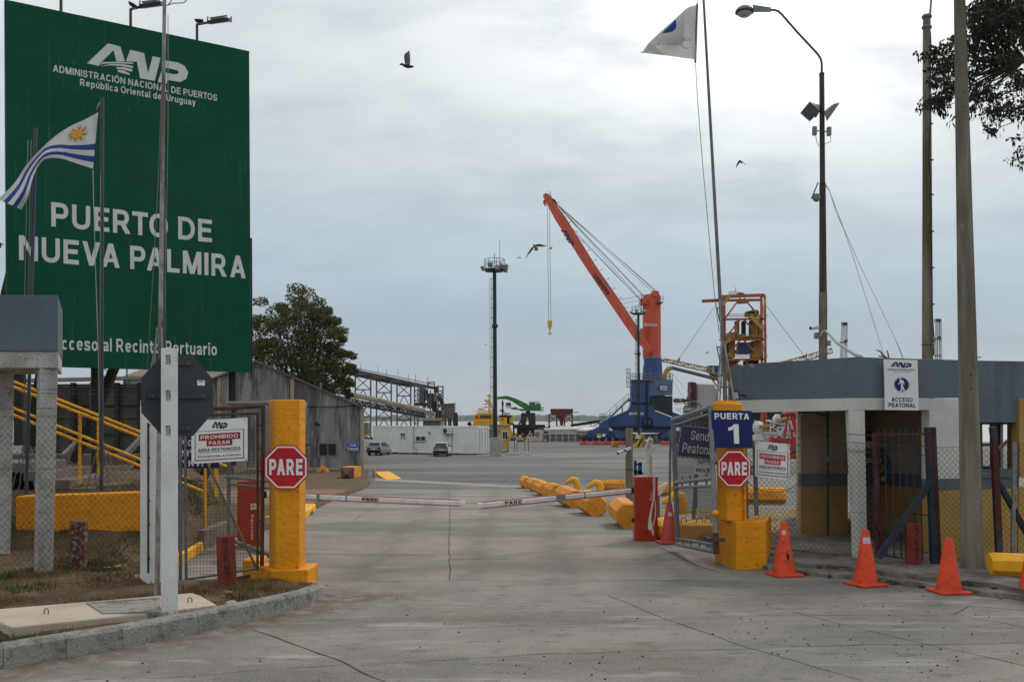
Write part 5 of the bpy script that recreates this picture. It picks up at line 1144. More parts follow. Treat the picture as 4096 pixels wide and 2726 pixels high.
m = MB(); a, b = at(3735, 2260, FY(3735)), at(4300, 2260, FY(4300)); chain(m, (a.x, a.y, 0), (b.x, b.y, 0), .06, at(0, 1790, 13.8).z, 'wire_rust', .072, .0024); m.tube(at(3735, 1790, FY(3735)), at(4300, 1768, FY(4300)), .003, 'wire_rust', n=4); m.build('wire_mesh', t)
m = MB(); m.bar(at(4058, 1768, 13.55), at(4050, 2262, 13.55), .05, .04, 'galv', up=(0, 1, 0))
for i in range(7): m.bar(at(4066, 1790 + i * 68, 13.54), at(4074, 1790 + i * 68, 13.54), .012, .012, 'rust')
m.tube(at(4076, 1768, 13.56), at(4070, 2215, 13.56), .006, 'wire_rust', n=4); m.build('post', t)
# ---- barred pedestrian gate
t = thing('barred_gate', 'rusty blue and red barred pedestrian gate with diagonal brace', 'gate', at(3610, 2270, 13.9))
YB = 13.95
def bars(nm, L_, w_, d_, mm, y=YB):
 m = MB()
 for a, b in L_: m.bar(at(*a, y), at(*b, y), w_, d_, mm, up=(0, 1, 0))
 return m.build(nm, t)
m = MB()
for i in range(8): m.tube(at(3513 + i * 27.3, 1714, YB), at(3520 + i * 28.5, 2222 + i * 3.4, YB), .0085, 'rust_blue', n=6)
m.build('bars', t)
m = MB()
for a, b, w_ in (((3495, 1733), (3722, 1733), .016), ((3500, 2040), (3728, 2060), .016), ((3510, 2215), (3735, 2250), .016), ((3500, 2045), (3552, 2045), .016), ((3722, 1728), (3736, 2254), .016)): m.bar(at(*a, YB), at(*b, YB), w_, w_, 'rust_red', up=(0, 1, 0))
m.build('frame', t); bars('stile', [((3497, 1732), (3510, 2215)), ((3522, 2045), (3527, 2180))], .05, .04, 'rust_red')
bars('post', [((3715, 1707), (3742, 2278))], .10, .10, 'rust_blue', 13.75); bars('angle_iron', [((3731, 1707), (3755, 2278))], .045, .11, 'rust_red', 13.74)
bars('brace', [((3728, 1918), (3512, 2228))], .07, .09, 'rust_blue', 13.72)
bars('latch', [((3508, 2080), (3520, 2120))], .04, .05, 'rust_red', 13.9)
t = thing('fence_post', 'rusty red and blue steel post right of the concrete pole', 'post', at(3990, 2250, 13.4))
m = MB(); m.bar(at(3971, 1706, 13.4), at(3976, 1750, 13.4), .075, .08, 'rust_blue', up=(0, 1, 0)); m.bar(at(3976, 1750, 13.4), at(3998, 2255, 13.4), .078, .08, 'rust_red', up=(0, 1, 0)); m.build('shaft', t)
m = MB(); m.bar(at(3998, 1935, 13.42), at(4130, 2175, 13.9), .06, .08, 'rust_blue', up=(0, 1, 0)); m.bar(at(3980, 1812, 13.4), at(4030, 1760, 13.6), .03, .03, 'rust_red'); m.build('brace', t)
short_post('c', 'faded red stub post with black letters before the barred gate', 3634, 3690, 2266, 2094, .09, 'post_red', 'RIEMT', .0)
# ---- guard house
t = thing('guard_house', 'white and ochre guard house with blue-grey parapet behind the fence', 'guard house', (6, 16, .1))
PA, PB, PC = (X(2925, 15.8), 15.8), (X(3425, 14.25), 14.25), (X(4500, 15.95), 15.95)
def zz_(py, Y): return at(0, py, Y).z
def wall(a, b, z0, z1, th, mm, nm, z0b=None, z1b=None, bev=.006, mid=None):
 a_, b_ = Vector((*a, 0)), Vector((*b, 0)); d = (b_ - a_).normalized(); n_ = Vector((-d.y, d.x, 0)) * th; m = MB()
 z0b = z0 if z0b is None else z0b; z1b = z1 if z1b is None else z1b
 m.add([(a_.x, a_.y, z0), (b_.x, b_.y, z0b), (b_.x, b_.y, z1b), (a_.x, a_.y, z1), (a_.x + n_.x, a_.y + n_.y, z0), (b_.x + n_.x, b_.y + n_.y, z0b), (b_.x + n_.x, b_.y + n_.y, z1b), (a_.x + n_.x, a_.y + n_.y, z1)], [(0, 1, 2, 3), (7, 6, 5, 4), (3, 2, 6, 7), (4, 5, 1, 0), (0, 3, 7, 4), (1, 5, 6, 2)], mm)
 return m.build(nm, t, bevel=bev)
def lerp2(a, b, k): return (a[0] + (b[0] - a[0]) * k, a[1] + (b[1] - a[1]) * k)
def onl(a, b, px):    # point of the plan line a-b seen at pixel column px
 k = (px - CX) / F; s = (k * a[1] - a[0]) / ((b[0] - a[0]) - k * (b[1] - a[1])); return lerp2(a, b, s)
ZB, ZL, ZT = zz_(1590, 14.25), zz_(1639, 14.25), zz_(1427, 14.25)
# left parapet with chipped upper left corner
m = MB(); d = (Vector((*PA, 0)) - Vector((*PB, 0))).normalized(); nn = Vector((-d.y, d.x, 0)) * -.14
ptop = [(2925, 1462), (2940, 1456), (2962, 1458), (2970, 1466), (2982, 1456), (2998, 1453), (3005, 1468), (3020, 1458), (3032, 1451), (3100, 1448), (3425, 1427)]
pt = []
for px, py in ptop: q_ = onl(PA, PB, px); pt.append((q_[0], q_[1], zz_(py, q_[1])))
poly = [(PB[0], PB[1], ZB), ] ; qa = onl(PA, PB, 2925)
low = [(qa[0], qa[1], zz_(1600, qa[1]))]
ring_ = low + pt + poly
m.sheet([Vector(p) for p in ring_][::-1], nn, 'parapet'); m.build('parapet', t)
m = MB()
for px0, px1 in ((2960, 2985), (2996, 3024)):
 a, b = onl(PA, PB, px0), onl(PA, PB, px1); c = onl(PA, PB, (px0 + px1) / 2)
 e = Vector((-.004, -.008, 0)); m.add([Vector((a[0], a[1], zz_(1459, a[1]))) + e, Vector((c[0], c[1], zz_(1472, c[1]))) + e, Vector((b[0], b[1], zz_(1459, b[1]))) + e, Vector((c[0], c[1], zz_(1463, c[1]))) + e], [(0, 1, 2, 3)], 'coping')
m.build('broken_render', t)
wall(onl(PA, PB, 2925), PB, zz_(1648, 15.8), ZL, .14, 'wall_white', 'lintel', ZL, None) if False else None
la = onl(PA, PB, 2925)
m = MB(); nb = Vector((-d.y, d.x, 0)) * -.14
P4 = [Vector((la[0], la[1], zz_(1650, la[1]))), Vector((PB[0], PB[1], ZL)), Vector((PB[0], PB[1], ZB - .002)), Vector((la[0], la[1], zz_(1600, la[1]) - .002))]
m.sheet(P4[::1], nb, 'wall_white'); m.build('lintel', t)
# right parapet and lintel
Q = lambda px: onl(PB, PC, px)
wall(PB, Q(3905), ZB, ZT, .16, 'parapet', 'parapet', zz_(1590, Q(3905)[1]), zz_(1441, Q(3905)[1]))
wall(Q(3905), PC, zz_(1689, Q(3905)[1]), zz_(1441, Q(3905)[1]), .16, 'parapet', 'parapet', zz_(1689, PC[1]), zz_(1450, PC[1]))
wall(PB, Q(3717), ZL, ZB - .002, .16, 'wall_white', 'lintel', zz_(1639, Q(3717)[1]), zz_(1590, Q(3717)[1]) - .002)
# corner column
m = MB(); c0, c1 = onl(PA, PB, 3393), Q(3459)
bot = [(X(3408, 14.3), 14.3), (X(3432, 14.26), 14.26), (X(3470, 14.35), 14.35), (X(3466, 14.62), 14.62), (X(3412, 14.62), 14.62)]; top = [c0, (PB[0], PB[1] + .002), c1, (c1[0], c1[1] + .25), (c0[0] + .02, c0[1] + .2)]
m.add([(x, y, 0) for x, y in bot] + [(x, y, ZL - .002) for x, y in top], [tuple(range(5))[::-1], tuple(range(5, 10))] + [(i, (i + 1) % 5, 5 + (i + 1) % 5, 5 + i) for i in range(5)], 'wall_white'); m.build('column', t, bevel=.006)
# solid front wall right of the doorway
zA, zBnd = zz_(1919, 14.5), zz_(1965, 14.5)
def front(pa, pb, z0, z1, mm, nm, o=0.0): a, b = Q(pa), Q(pb); wall((a[0], a[1] + o), (b[0], b[1] + o), z0, z1, .16, mm, nm)
front(3717, 3905, zA, zz_(1590, 14.5) - .004, 'wall_white', 'front_wall'); front(3717, 4075, zBnd, zA - .001, 'parapet', 'wall_band', .001); front(3717, 4500, .0, zBnd - .001, 'ochre', 'wall_base', .002)
front(3905, 4075, zA, zz_(1880, 14.7), 'parapet', 'window_sill', -.03)
front(4072, 4500, zA, zz_(1592, 15.2), 'ochre', 'end_wall', -.05)
# window recess
a, b = Q(3895), Q(4072); W0 = Vector((a[0], a[1] + .14, zz_(1880, 14.7))); W1 = Vector((b[0], b[1] + .14, zz_(1690, 14.7)))
w_ = MB()
for px in (3895, 3937, 3985): q_ = Q(px); w_.bar((q_[0] + .01, q_[1] + .14, W0.z), (q_[0], q_[1] + .14, W1.z), .05, .05, 'steel_dark', up=(0, 1, 0))
for k, (p0, p1) in ((.28, (3895, 3937)), (.52, (3937, 3985)), (.5, (3895, 3937)), (.75, (3895, 3937)), (.0, (3895, 3985)), (.99, (3895, 4060)), (.03, (3895, 3985))):
 q0, q1 = Q(p0), Q(p1); z = W0.z + (W1.z - W0.z) * k; w_.bar((q0[0], q0[1] + .14, z), (q1[0], q1[1] + .14, z), .04, .04, 'steel_dark')
win = w_.build('window_frame', t)
g_ = MB(); q0, q1 = Q(3990), Q(4030); g_.quad((q0[0], q0[1] + .16, W0.z), (q1[0], q1[1] + .2, W0.z), (q1[0], q1[1] + .2, W1.z), (q0[0], q0[1] + .16, W1.z), 'glass_dark'); g_.bar((q1[0], q1[1] + .19, W0.z), (q1[0], q1[1] + .19, W1.z), .04, .04, 'galv', up=(0, 1, 0)); g_.bar((q0[0], q0[1] + .15, (W0.z + W1.z) / 2), (q1[0], q1[1] + .19, (W0.z + W1.z) / 2), .02, .02, 'galv'); g_.build('pane', win)
q2 = Q(4072); wall((X(4028, q1[1] + .9), q1[1] + .9), (q2[0], q2[1] + .02), zA, W1.z, .1, 'ochre', 'reveal')
# roof slab, floor slab and inner walls
m = MB(); m.slab([(PA[0] + .3, PA[1] + .25), (PB[0] + .04, PB[1] + .3), (PC[0], PC[1] + .3), (PC[0] + 1, 20), (PA[0] + 2.6, 20.0)], ZL + .02, ZB - .03, 'tan_wall'); m.build('roof', t)
m = MB(); m.slab([onl(PA, PB, 3080), (PB[0] + .02, PB[1] + .05), (PC[0], PC[1] + .1), (PC[0] + 1, 20), (X(3200, 19), 20), (X(3110, 17.2), 17.2)], -.2, .15, 'slab_dirt'); m.build('floor', t)
IW = 16.9
def inner(p0, p1, y0, y1, z0, z1, mm, nm, th=.12): wall((X(p0, y0), y0), (X(p1, y1), y1), z0, z1, th, mm, nm)
zi = zz_(1893, IW), zz_(1945, IW)
for nm, a, b, mm in (('inner_wall', zi[0], ZL + .02, 'tan_wall'), ('wall_band', zi[1], zi[0], 'parapet'), ('wall_base', .1, zi[1], 'ochre')):
 inner(3203, 3392, IW, IW + .1, a, b, mm, nm); inner(3500, 3790, 17.6, 16.2, a - (.01 if nm != 'wall_base' else 0), b - (.01 if nm != 'inner_wall' else 0), mm, nm)
m = MB(); m.slab([(X(3203, IW), IW + .12), (X(3392, IW), IW + .12), (X(3392, IW) + .8, 20), (X(3203, IW) + .8, 20)], .1, ZL + .015, 'tan_wall'); m.build('back_room', t)
m = MB(); m.slab([(X(3500, 17.6), 17.75), (X(3790, 16.2) + .05, 16.35), (X(3830, 16.3), 16.4), (X(3780, 20), 20), (X(3500, 17.6) + .5, 20)], .1, ZL + .012, 'tan_wall'); m.build('back_room', t)
m = MB(); m.tube(at(3310, 1640, 16.8), at(3312, 2140, 16.8), .022, 'steel_dark', n=6); m.box(at(3312, 2150, 16.78), (.12, .1, .08), 'steel_dark'); m.box(at(3322, 1835, 16.78), (.16, .08, .09), 'lamp_grey'); m.build('conduit', t)
m = MB(); m.path([at(3195, 1648, 15.2), at(3250, 1650, 15.8), at(3290, 1656, 16.5), at(3300, 1662, 16.8)], .012, 'rubber'); m.build('cable', t)
m = MB(); m.bar(at(3282, 1872, 16.84), at(3322, 1872, 16.84), .42, .006, 'pilaster'); m.build('wall_patch', t)
# doorway sign
fr = Fr(at(3536, 1436, 14.32), at(3670, 1439, 14.37), at(3541, 1638, 14.32))
t2 = thing('entrance_sign', 'white pedestrian access sign with walking figure over the doorway', 'sign', fr.p(.5, 0)); m = MB(); m.panel(fr, .02, 'sign_white')
m.logo(fr, (.19, .84, .82, .955), 'sign_blue_text' if 'sign_blue_text' in MATS else 'sign_navy'); m.text('ADMINISTRACION NACIONAL DE PUERTOS', fr, (.08, .785, .92, .815), 'sign_navy', .015, .004); m.text('República Oriental del Uruguay', fr, (.27, .745, .77, .772), 'lamp_grey', .0, .004)
asp = fr.X.length / fr.Y.length;
def disc(rr, mm, o, n=32): m.fpoly(fr, [(.505 + rr * math.cos(2 * math.pi * i / n), .505 + rr * .82 * asp * 1.13 * math.sin(2 * math.pi * i / n)) for i in range(n)], mm, o)
disc(.225, 'sign_navy', .003); disc(.212, 'sign_white', .004); disc(.205, 'sign_navy', .005)
mk = lambda pts: m.fpoly(fr, [((x - 1038) / 315, (680 - y) / 475) for x, y in pts], 'sign_white', .007)
mk([(1175, 382), (1180, 374), (1188, 373), (1193, 380), (1191, 390), (1184, 394), (1177, 390)])
mk([(1180, 398), (1196, 394), (1216, 404), (1223, 435), (1214, 437), (1208, 415), (1206, 440), (1212, 460), (1188, 462), (1190, 440), (1190, 418), (1180, 432), (1164, 440), (1161, 432), (1173, 426)])
mk([(1188, 460), (1212, 458), (1222, 488), (1230, 502), (1218, 507), (1203, 478), (1196, 500), (1190, 509), (1174, 507), (1184, 498), (1187, 478)])
m.text('ACCESO', fr, (.19, .165, .82, .25), 'sign_navy', .03, .004); m.text('PEATONAL', fr, (.10, .055, .91, .14), 'sign_navy', .03, .004); m.build('sign_panel', t2)
# floodlight fixed to the parapet end
t2 = thing('floodlight', 'black square floodlight fixed to the broken parapet end', 'floodlight', at(2945, 1580, 15.2)); m = MB(); fr = Fr(at(2930, 1566, 15.1), at(2950, 1562, 15.1), at(2937, 1598, 15.1)); m.panel(fr, .08, 'steel_dark', None, -.15, -.15, 1.25, 1.15); m.panel(fr, .01, 'lamp_glass', None, .1, .05, .95, .9, .006); m.build('housing', t2)
m = MB(); m.bar(at(2955, 1578, 15.2), at(2978, 1582, 15.6), .03, .03, 'steel_dark'); m.build('bracket', t2)
# ---- person in the doorway, back turned
def skin_body(name, parent, V, E, Rr, m, lv=2, root=0):
 me = bpy.data.meshes.new(name); me.from_pydata(V, E, []); o = bpy.data.objects.new(name, me); COL.objects.link(o); me.materials.append(MATS[m])
 if parent: o.parent = parent; o.matrix_parent_inverse = Matrix.Translation(-parent_loc(parent))
 s = o.modifiers.new('skin', 'SKIN'); s.use_smooth_shade = True
 for i, r in enumerate(Rr): me.skin_vertices[0].data[i].radius = (r, r) if not isinstance(r, tuple) else r
 me.skin_vertices[0].data[root].use_root = True
 b = o.modifiers.new('sub', 'SUBSURF'); b.levels = lv; b.render_levels = lv; return o
px_, Yp, z0 = X(3472, 16.0), 16.0, .15
def ps(x, y, z): return (px_ + x, Yp + y, z0 + z)
t = thing('person', 'guard in dark vest and camouflage sleeves, back turned in the doorway', 'person', (px_, Yp, z0))
V_ = [ps(0, 0, .93), ps(0, .01, 1.15), ps(0, .01, 1.38), ps(0, 0, 1.50), ps(-.20, .0, 1.42), ps(-.36, .02, 1.17), ps(-.19, -.09, 1.02), ps(.20, 0, 1.42), ps(.36, .02, 1.17), ps(.19, -.09, 1.02), ps(-.11, 0, .86), ps(-.13, .02, .48), ps(-.14, -.01, .10), ps(-.15, .14, .04), ps(.11, 0, .86), ps(.13, .02, .48), ps(.14, -.01, .10), ps(.15, .14, .04)]
E_ = [(0, 1), (1, 2), (2, 3), (2, 4), (4, 5), (5, 6), (2, 7), (7, 8), (8, 9), (0, 10), (10, 11), (11, 12), (12, 13), (0, 14), (14, 15), (15, 16), (16, 17)]
skin_body('body', t, V_, E_, [(.17, .12), (.17, .12), (.18, .12), .065, .085, .06, .04, .085, .06, .04, .10, .075, .05, .05, .10, .075, .05, .05], 'camo')
m = MB(); rg = []
for z, a, b in ((.90, .185, .135), (1.05, .185, .14), (1.25, .205, .15), (1.40, .20, .135), (1.475, .13, .09)): rg.append([Vector(ps(a * math.cos(2 * math.pi * k / 16), b * math.sin(2 * math.pi * k / 16), z)) for k in range(16)])
m.loft(rg, 'vest'); fr = Fr(Vector(ps(-.155, -.163, 1.33)), Vector(ps(.155, -.163, 1.33)), Vector(ps(-.155, -.163, 1.26))); m.text('PREFECTURA', fr, (0, 0, 1, 1), 'lettering_dim', .02, .004); m.build('vest', t)
m = MB(); rg = []
for z, a, b, oy in ((1.49, .05, .05, 0), (1.53, .055, .06, 0), (1.57, .068, .085, .005), (1.63, .076, .098, .01), (1.69, .074, .096, .008), (1.73, .05, .065, 0), (1.745, .015, .02, 0)): rg.append([Vector(ps(a * math.cos(2 * math.pi * k / 14), oy + b * math.sin(2 * math.pi * k / 14), z)) for k in range(14)])
m.loft(rg, 'skin'); m.ball(ps(-.078, 0, 1.62), .03, 'skin', 6, 5, (.4, .7, 1)); m.ball(ps(.078, 0, 1.62), .03, 'skin', 6, 5, (.4, .7, 1)); m.ball(ps(0, .115, 1.61), .018, 'skin', 6, 4, (.7, 1.2, 1))
for s in (-1, 1):
 m.ball(ps(.03 * s, .10, 1.645), .010, 'hair', 6, 4); m.ball(ps(.20 * s, -.12, 1.0), .042, 'skin', 8, 5, (.7, .8, 1.1))
 for k in range(5): c = Vector(ps(.17 * s - .012 * s * k, -.135 + .01 * k, 1.015 - .014 * k)); m.path([c, c + Vector((-.03 * s, -.018, -.012)), c + Vector((-.055 * s, -.008, -.026))], [.0095, .009, .006], 'skin', 6)
m.bar(ps(-.025, .108, 1.575), ps(.025, .108, 1.575), .006, .008, 'post_red'); m.build('head_and_hands', t)
m = MB(); rg = []
for z, a, b in ((1.60, .079, .100), (1.66, .082, .104), (1.71, .078, .098), (1.75, .055, .07), (1.76, .02, .02)): rg.append([Vector(ps(a * math.cos(2 * math.pi * k / 14), -.006 + b * math.sin(2 * math.pi * k / 14), z)) for k in range(14)])
m.loft(rg, 'hair'); m.build('hair', t)
# ---- concrete poles
def cpole(label, b, tp, r0, r1, Yd=None, n=8):
 t = thing('utility_pole', label, 'pole', b); k = MB(); k.tube(b, tp, r0 * 1.04, 'pole_concrete', r1 * 1.04, n=n, smooth=False); k.build('pole', t); return t
b0 = at(3890, 2280, 13.3); t = cpole('thick tapered concrete pole standing among the fence, nearest one', b0, at(3837, -60, 13.3), .150, .072)
k = MB(); k.box(at(3898, 1445, 13.2), (.05, .06, .16), 'pole_concrete'); k.tube(at(3905, 1430, 13.2), at(3925, 1427, 13.2), .006, 'rust', n=4)
for px, py in ((3882, 1497), (3885, 1553), (3858, 370), (3856, 425)): k.ball(at(px, py, 13.15), .012, 'rubber', 6, 4)
k.build('fittings', t)
b0 = at(3711, 1470, 21.5); b0.z = .1; t = cpole('concrete pole with clipped cable and antenna tube behind the guard house', Vector((at(3712, 1500, 21.5).x, 21.5, 0)), at(3707, 60, 21.5), .135, .082)
k = MB(); k.tube(at(3720, 60, 21.4), at(3730, -60, 21.4), .024, 'galv', n=8);
for py in (68, 110): k.lathe(at(3707, py, 21.5), [(.095, -.03), (.105, -.02), (.105, .02), (.095, .03)], 'galv_dark', 12)
k.build('antenna_tube', t)
k = MB(); pp = [(3722, 130), (3721, 190), (3719, 330), (3717, 490), (3715, 640), (3718, 700), (3720, 780), (3722, 850), (3720, 925), (3723, 1000), (3724, 1070), (3726, 1140), (3727, 1215), (3733, 1360), (3735, 1420)]
k.path([at(px + (3 if i % 2 else 0), py, 21.35) for i, (px, py) in enumerate(pp)], .012, 'rubber', 5)
for py in (495, 640, 778, 925, 1070, 1216, 1362): k.bar(at(3716 + py * .01, py, 21.35), at(3728 + py * .008, py, 21.3), .03, .025, 'rubber')
k.tube(at(3684, 1379, 21.3), at(3732, 1378, 21.3), .008, 'rubber', n=4); k.build('cable', t)
# lamp pole
YL = 23.0; bx = at(3292, 1500, YL)
t = thing('street_lamp', 'dark steel pole with curved lamp arm behind the guard house', 'street lamp', (bx.x, YL, 0))
k = MB(); k.tube((bx.x, YL, 0), at(3292, 1170, YL), .10, 'rust_pole_dark', .096, n=12) if 'rust_pole_dark' in MATS else k.tube((bx.x, YL, 0), at(3292, 1170, YL), .10, 'pole_concrete', .096, n=12)
k.build('lower_pole', t)
M('lamp_steel', (.05, .043, .038), (.075, .06, .05), 3, rough=.7, stretch=(1, 1, .3), layers=[((.11, .05, .03), 3, .58, .7, .7, (1, 1, .4))])
k = MB(); k.tube(at(3292, 1170, YL), at(3290, 730, YL), .088, 'lamp_steel', .072, n=12); k.tube(at(3290, 730, YL), at(3287, 296, YL), .062, 'lamp_steel', .058, n=12); k.lathe(at(3287, 296, YL), [(.058, -.05), (.066, 0), (.05, .03)], 'lamp_steel', 12); k.build('upper_pole', t)
k = MB(); k.path([at(3287, 296, YL), at(3287, 255, YL), at(3283, 236, YL), at(3272, 218, YL), at(3190, 130, YL), at(3125, 56, YL), at(3112, 45, YL), at(3098, 41, YL), at(3080, 40, YL)], .026, 'lamp_steel', 8); k.build('arm', t)
k = MB(); k.loft([[at(3084, 30, YL - .1), at(3084, 30, YL + .1), at(3084, 50, YL + .1), at(3084, 50, YL - .1)], [at(3010, 19, YL - .1), at(3010, 19, YL + .1), at(3014, 50, YL + .1), at(3014, 50, YL - .1)]], 'lamp_grey', smooth=False)
k.lathe(at(2978, 47, YL), [(.205, 0), (.20, .03), (.165, .085), (.10, .12), (.0, .13)], 'lamp_grey', 16); k.lathe(at(2978, 47, YL), [(.215, -.025), (.215, .01)], 'steel_dark', 16); h_ = k.build('lamp_head', t)
k = MB(); k.lathe(at(2978, 48, YL), [(.0, -.115), (.10, -.105), (.15, -.07), (.17, -.01)], 'lamp_glass', 16); k.build('lens', h_)
for f_, b_, fm in (([(3203, 450), (3239, 406), (3276, 442), (3241, 484)], [(3232, 440), (3244, 412), (3280, 420), (3276, 452)], 'glass_dark'), ([(3300, 452), (3334, 416), (3360, 411), (3310, 482)], [(3304, 438), (3322, 424), (3330, 428), (3306, 462)], 'lamp_grey')):
 k = MB(); a_ = [at(*p, YL - .32) for p in f_]; k.loft([a_, [p + Vector((0, .05, 0)) for p in a_], [at(*p, YL - .02) for p in b_]], 'lamp_grey', smooth=False); k.add([p - Vector((0, .004, 0)) for p in a_], [(0, 1, 2, 3)], fm); k.build('floodlight', t)
k = MB()
for a, b in (((3276, 445), (3262, 470)), ((3297, 447), (3310, 445)), ((3278, 443), (3272, 440))): k.bar(at(*a, YL - .1), at(*b, YL - .12), .02, .03, 'steel_dark')
k.build('lamp_brackets', t)
for px, py, s in ((3258, 524, -1), (3316, 526, 1)):
 k = MB(); k.box(at(px, py, YL - .1), (.085, .1, .19), 'lamp_grey'); k.bar(at(px, py, YL - .1), at(3288, py, YL), .02, .02, 'steel_dark'); k.path([at(px + 5, py + 17, YL - .1), at(px + 8, py + 40, YL - .1), at(3276, py + 60, YL - .1)], .006, 'rubber'); k.build('antenna_box', t)
k = MB(); k.ball(at(3266, 790, YL - .08), .10, 'lamp_grey', 12, 8, (1, .6, 1)); k.build('alarm_dome', t)
k = MB(); k.path([at(3272, 730, YL - .1), at(3266, 745, YL - .1), at(3258, 765, YL - .1), at(3246, 795, YL - .1)], .014, 'steel_dark'); k.build('turnbuckle', t)
k = MB(); c = at(3255, 1316, YL - .15); k.tube(c + Vector((-.09, -.06, .02)), c + Vector((.1, .0, .045)), .045, 'cam_white', n=10); k.tube(c + Vector((-.10, -.065, .02)), c + Vector((-.085, -.06, .02)), .04, 'lens', n=10); k.box(at(3266, 1342, YL - .12), (.10, .08, .14), 'lamp_grey'); k.build('camera', t)
k = MB(); k.box(at(3316, 1372, YL - .12), (.07, .07, .12), 'lamp_grey'); k.path([at(3272, 1350, YL - .1), at(3284, 1340, YL - .15), at(3290, 1326, YL - .15), at(3302, 1323, YL - .15), at(3320, 1340, YL - .5), at(3345, 1368, YL - 2), at(3390, 1398, YL - 4.5), at(3425, 1420, YL - 7), at(3445, 1428, YL - 8)], .03, 'rope_pale', 6); k.build('cable', t)
k = MB(); k.path([at(3301, 735, YL), at(3318, 762, YL - .2), at(3345, 850, YL - .7), at(3400, 970, YL - 1.7), at(3440, 1060, YL - 2.4), at(3505, 1195, YL - 4), at(3580, 1350, YL - 6), at(3612, 1432, YL - 7)], .009, 'galv', 4); k.path([at(3301, 740, YL), at(3318, 764, YL), at(3370, 900, YL - .8), at(3420, 1050, YL - 2), at(3480, 1240, YL - 4), at(3528, 1395, YL - 6), at(3536, 1436, YL - 7)], .007, 'galv', 4); k.build('guy_wire', t)
m = MB(); m.path([at(3506, 1399, 16.5), at(3522, 1405, 16.4), at(3530, 1418, 16.3), at(3552, 1437, 16.2)], [.008, .012, .014, .02], 'bark'); m.path([at(3516, 1424, 16.4), at(3532, 1425, 16.3), at(3545, 1430, 16.2)], .012, 'bark'); m.path([at(3549, 1402, 16.4), at(3553, 1418, 16.3), at(3557, 1437, 16.2)], .011, 'bark'); tag(m.build('dead_branch'), 'bare dead twigs sticking up over the guard house parapet', 'branch')
# ---- cones
def cone(label, px, pyb, pyt, mm='cone', refl=None, yaw=.3, grp='orange traffic cones'):
 p = G(px, pyb); h = (pyb - pyt) / F * p.y * .98; t = thing('traffic_cone', label, 'cone', (p.x, p.y + .16, base(p.y) + .004), grp)
 c = Vector((p.x, p.y + .16, base(p.y) + .004)); s = .195; m = MB(); q_ = Matrix.Rotation(yaw, 3, 'Z')
 m.box(c + Vector((0, 0, .016)), (s * 2, s * 2, .032), mm, yaw); m.build('base', t, bevel=.01)
 m = MB(); m.lathe(c, [(.155, .032), (.148, .05), (.045, h - .01), (.036, h)], mm, 20); cn = m.build('cone', t)
 if refl:
  for z0, z1, a0, a1 in refl:
   m = MB(); n = 8; rad = lambda z: .148 - .103 * (z - .05) / (h - .06) + .003
   for k in range(n):
    A0, A1 = a0 + (a1 - a0) * k / n, a0 + (a1 - a0) * (k + 1) / n
    m.add([c + Vector((rad(z) * math.cos(a), rad(z) * math.sin(a), z)) for z, a in ((z0, A0), (z0, A1), (z1, A1), (z1, A0))], [(0, 1, 2, 3)], 'reflector')
   m.build('reflective_band', cn)
 return t, c, h
t, c, h = cone('orange cone with dark scuff and torn white band, right of the yellow footing', 3150, 2308, 2088, refl=[(.55, .61, -2.3, -1.5)], yaw=.25)
m = MB()
for dx, z, r in ((.015, .27, .034), (-.005, .30, .02), (.02, .235, .02), (-.012, .245, .012), (.0, .335, .012)):
 rd = .148 - .103 * (z - .05) / (h - .06) + .003; a = -1.45 + dx * 4; m.add([c + Vector((rd * math.cos(a + r / rd * math.cos(k) * .7), rd * math.sin(a + r / rd * math.cos(k) * .7), z + r * math.sin(k))) for k in (0, .8, 1.6, 2.4, 3.1, 3.9, 4.7, 5.5)], [tuple(range(8))], 'rubber')
m.build('scuff', t)
cone('orange cone with silver band, middle of the three by the barred gate', 3480, 2348, 2120, refl=[(.53, .61, -2.4, -.9)], yaw=.35)
cone('plain dirty orange cone near the concrete pole', 3818, 2378, 2155, yaw=.12)
cone('orange cone cut by the right frame edge, only its base corner showing', 4155, 2400, 2165, yaw=.2)
cone('faded pinkish red cone leaning on the grey gate leaf', 2683, 2176, 2008, 'cone_faded', refl=[(.46, .53, -1.9, -1.1)], yaw=.1)
# ---- octagonal concrete barriers
def octprism(name, label, c, ax, L, D, mm, grp=None, zc=None, rot=R(22.5)):
 t = thing(name, label, 'barrier', c, grp); m = MB(); a = Vector(ax).normalized(); x = Vector((a.y, -a.x, 0)); c = Vector(c)
 r = D / 2 / math.cos(math.pi / 8); cen = c + Vector((0, 0, D / 2 + .01))
 rg = []
 for k, sc_ in ((-L / 2, .90), (-L / 2 + .06, 1), (L / 2 - .06, 1), (L / 2, .90)):
  rg.append([cen + a * k + (x * math.cos(rot + i * math.pi / 4) + Vector((0, 0, 1)) * math.sin(rot + i * math.pi / 4)) * r * sc_ for i in range(8)])
 m.loft(rg, mm, smooth=False); m.v = [tuple(Vector(v) + Vector((noise.noise(Vector(v) * 3), noise.noise(Vector(v) * 3 + Vector((7, 0, 0))), noise.noise(Vector(v) * 3 + Vector((0, 7, 0))))) * .03) for v in m.v]; m.build('block', t, bevel=.006); return t
labs = ['nearest octagonal yellow barrier with chipped end beside the red barrier cabinet', 'second octagonal yellow barrier from the red cabinet along the drive', 'third octagonal yellow barrier from the red cabinet, under the barrier arm', 'fourth octagonal yellow barrier from the red cabinet along the drive', 'fifth octagonal yellow barrier from the red cabinet along the drive', 'sixth octagonal yellow barrier from the red cabinet along the drive', 'farthest octagonal yellow barrier of the row along the drive']
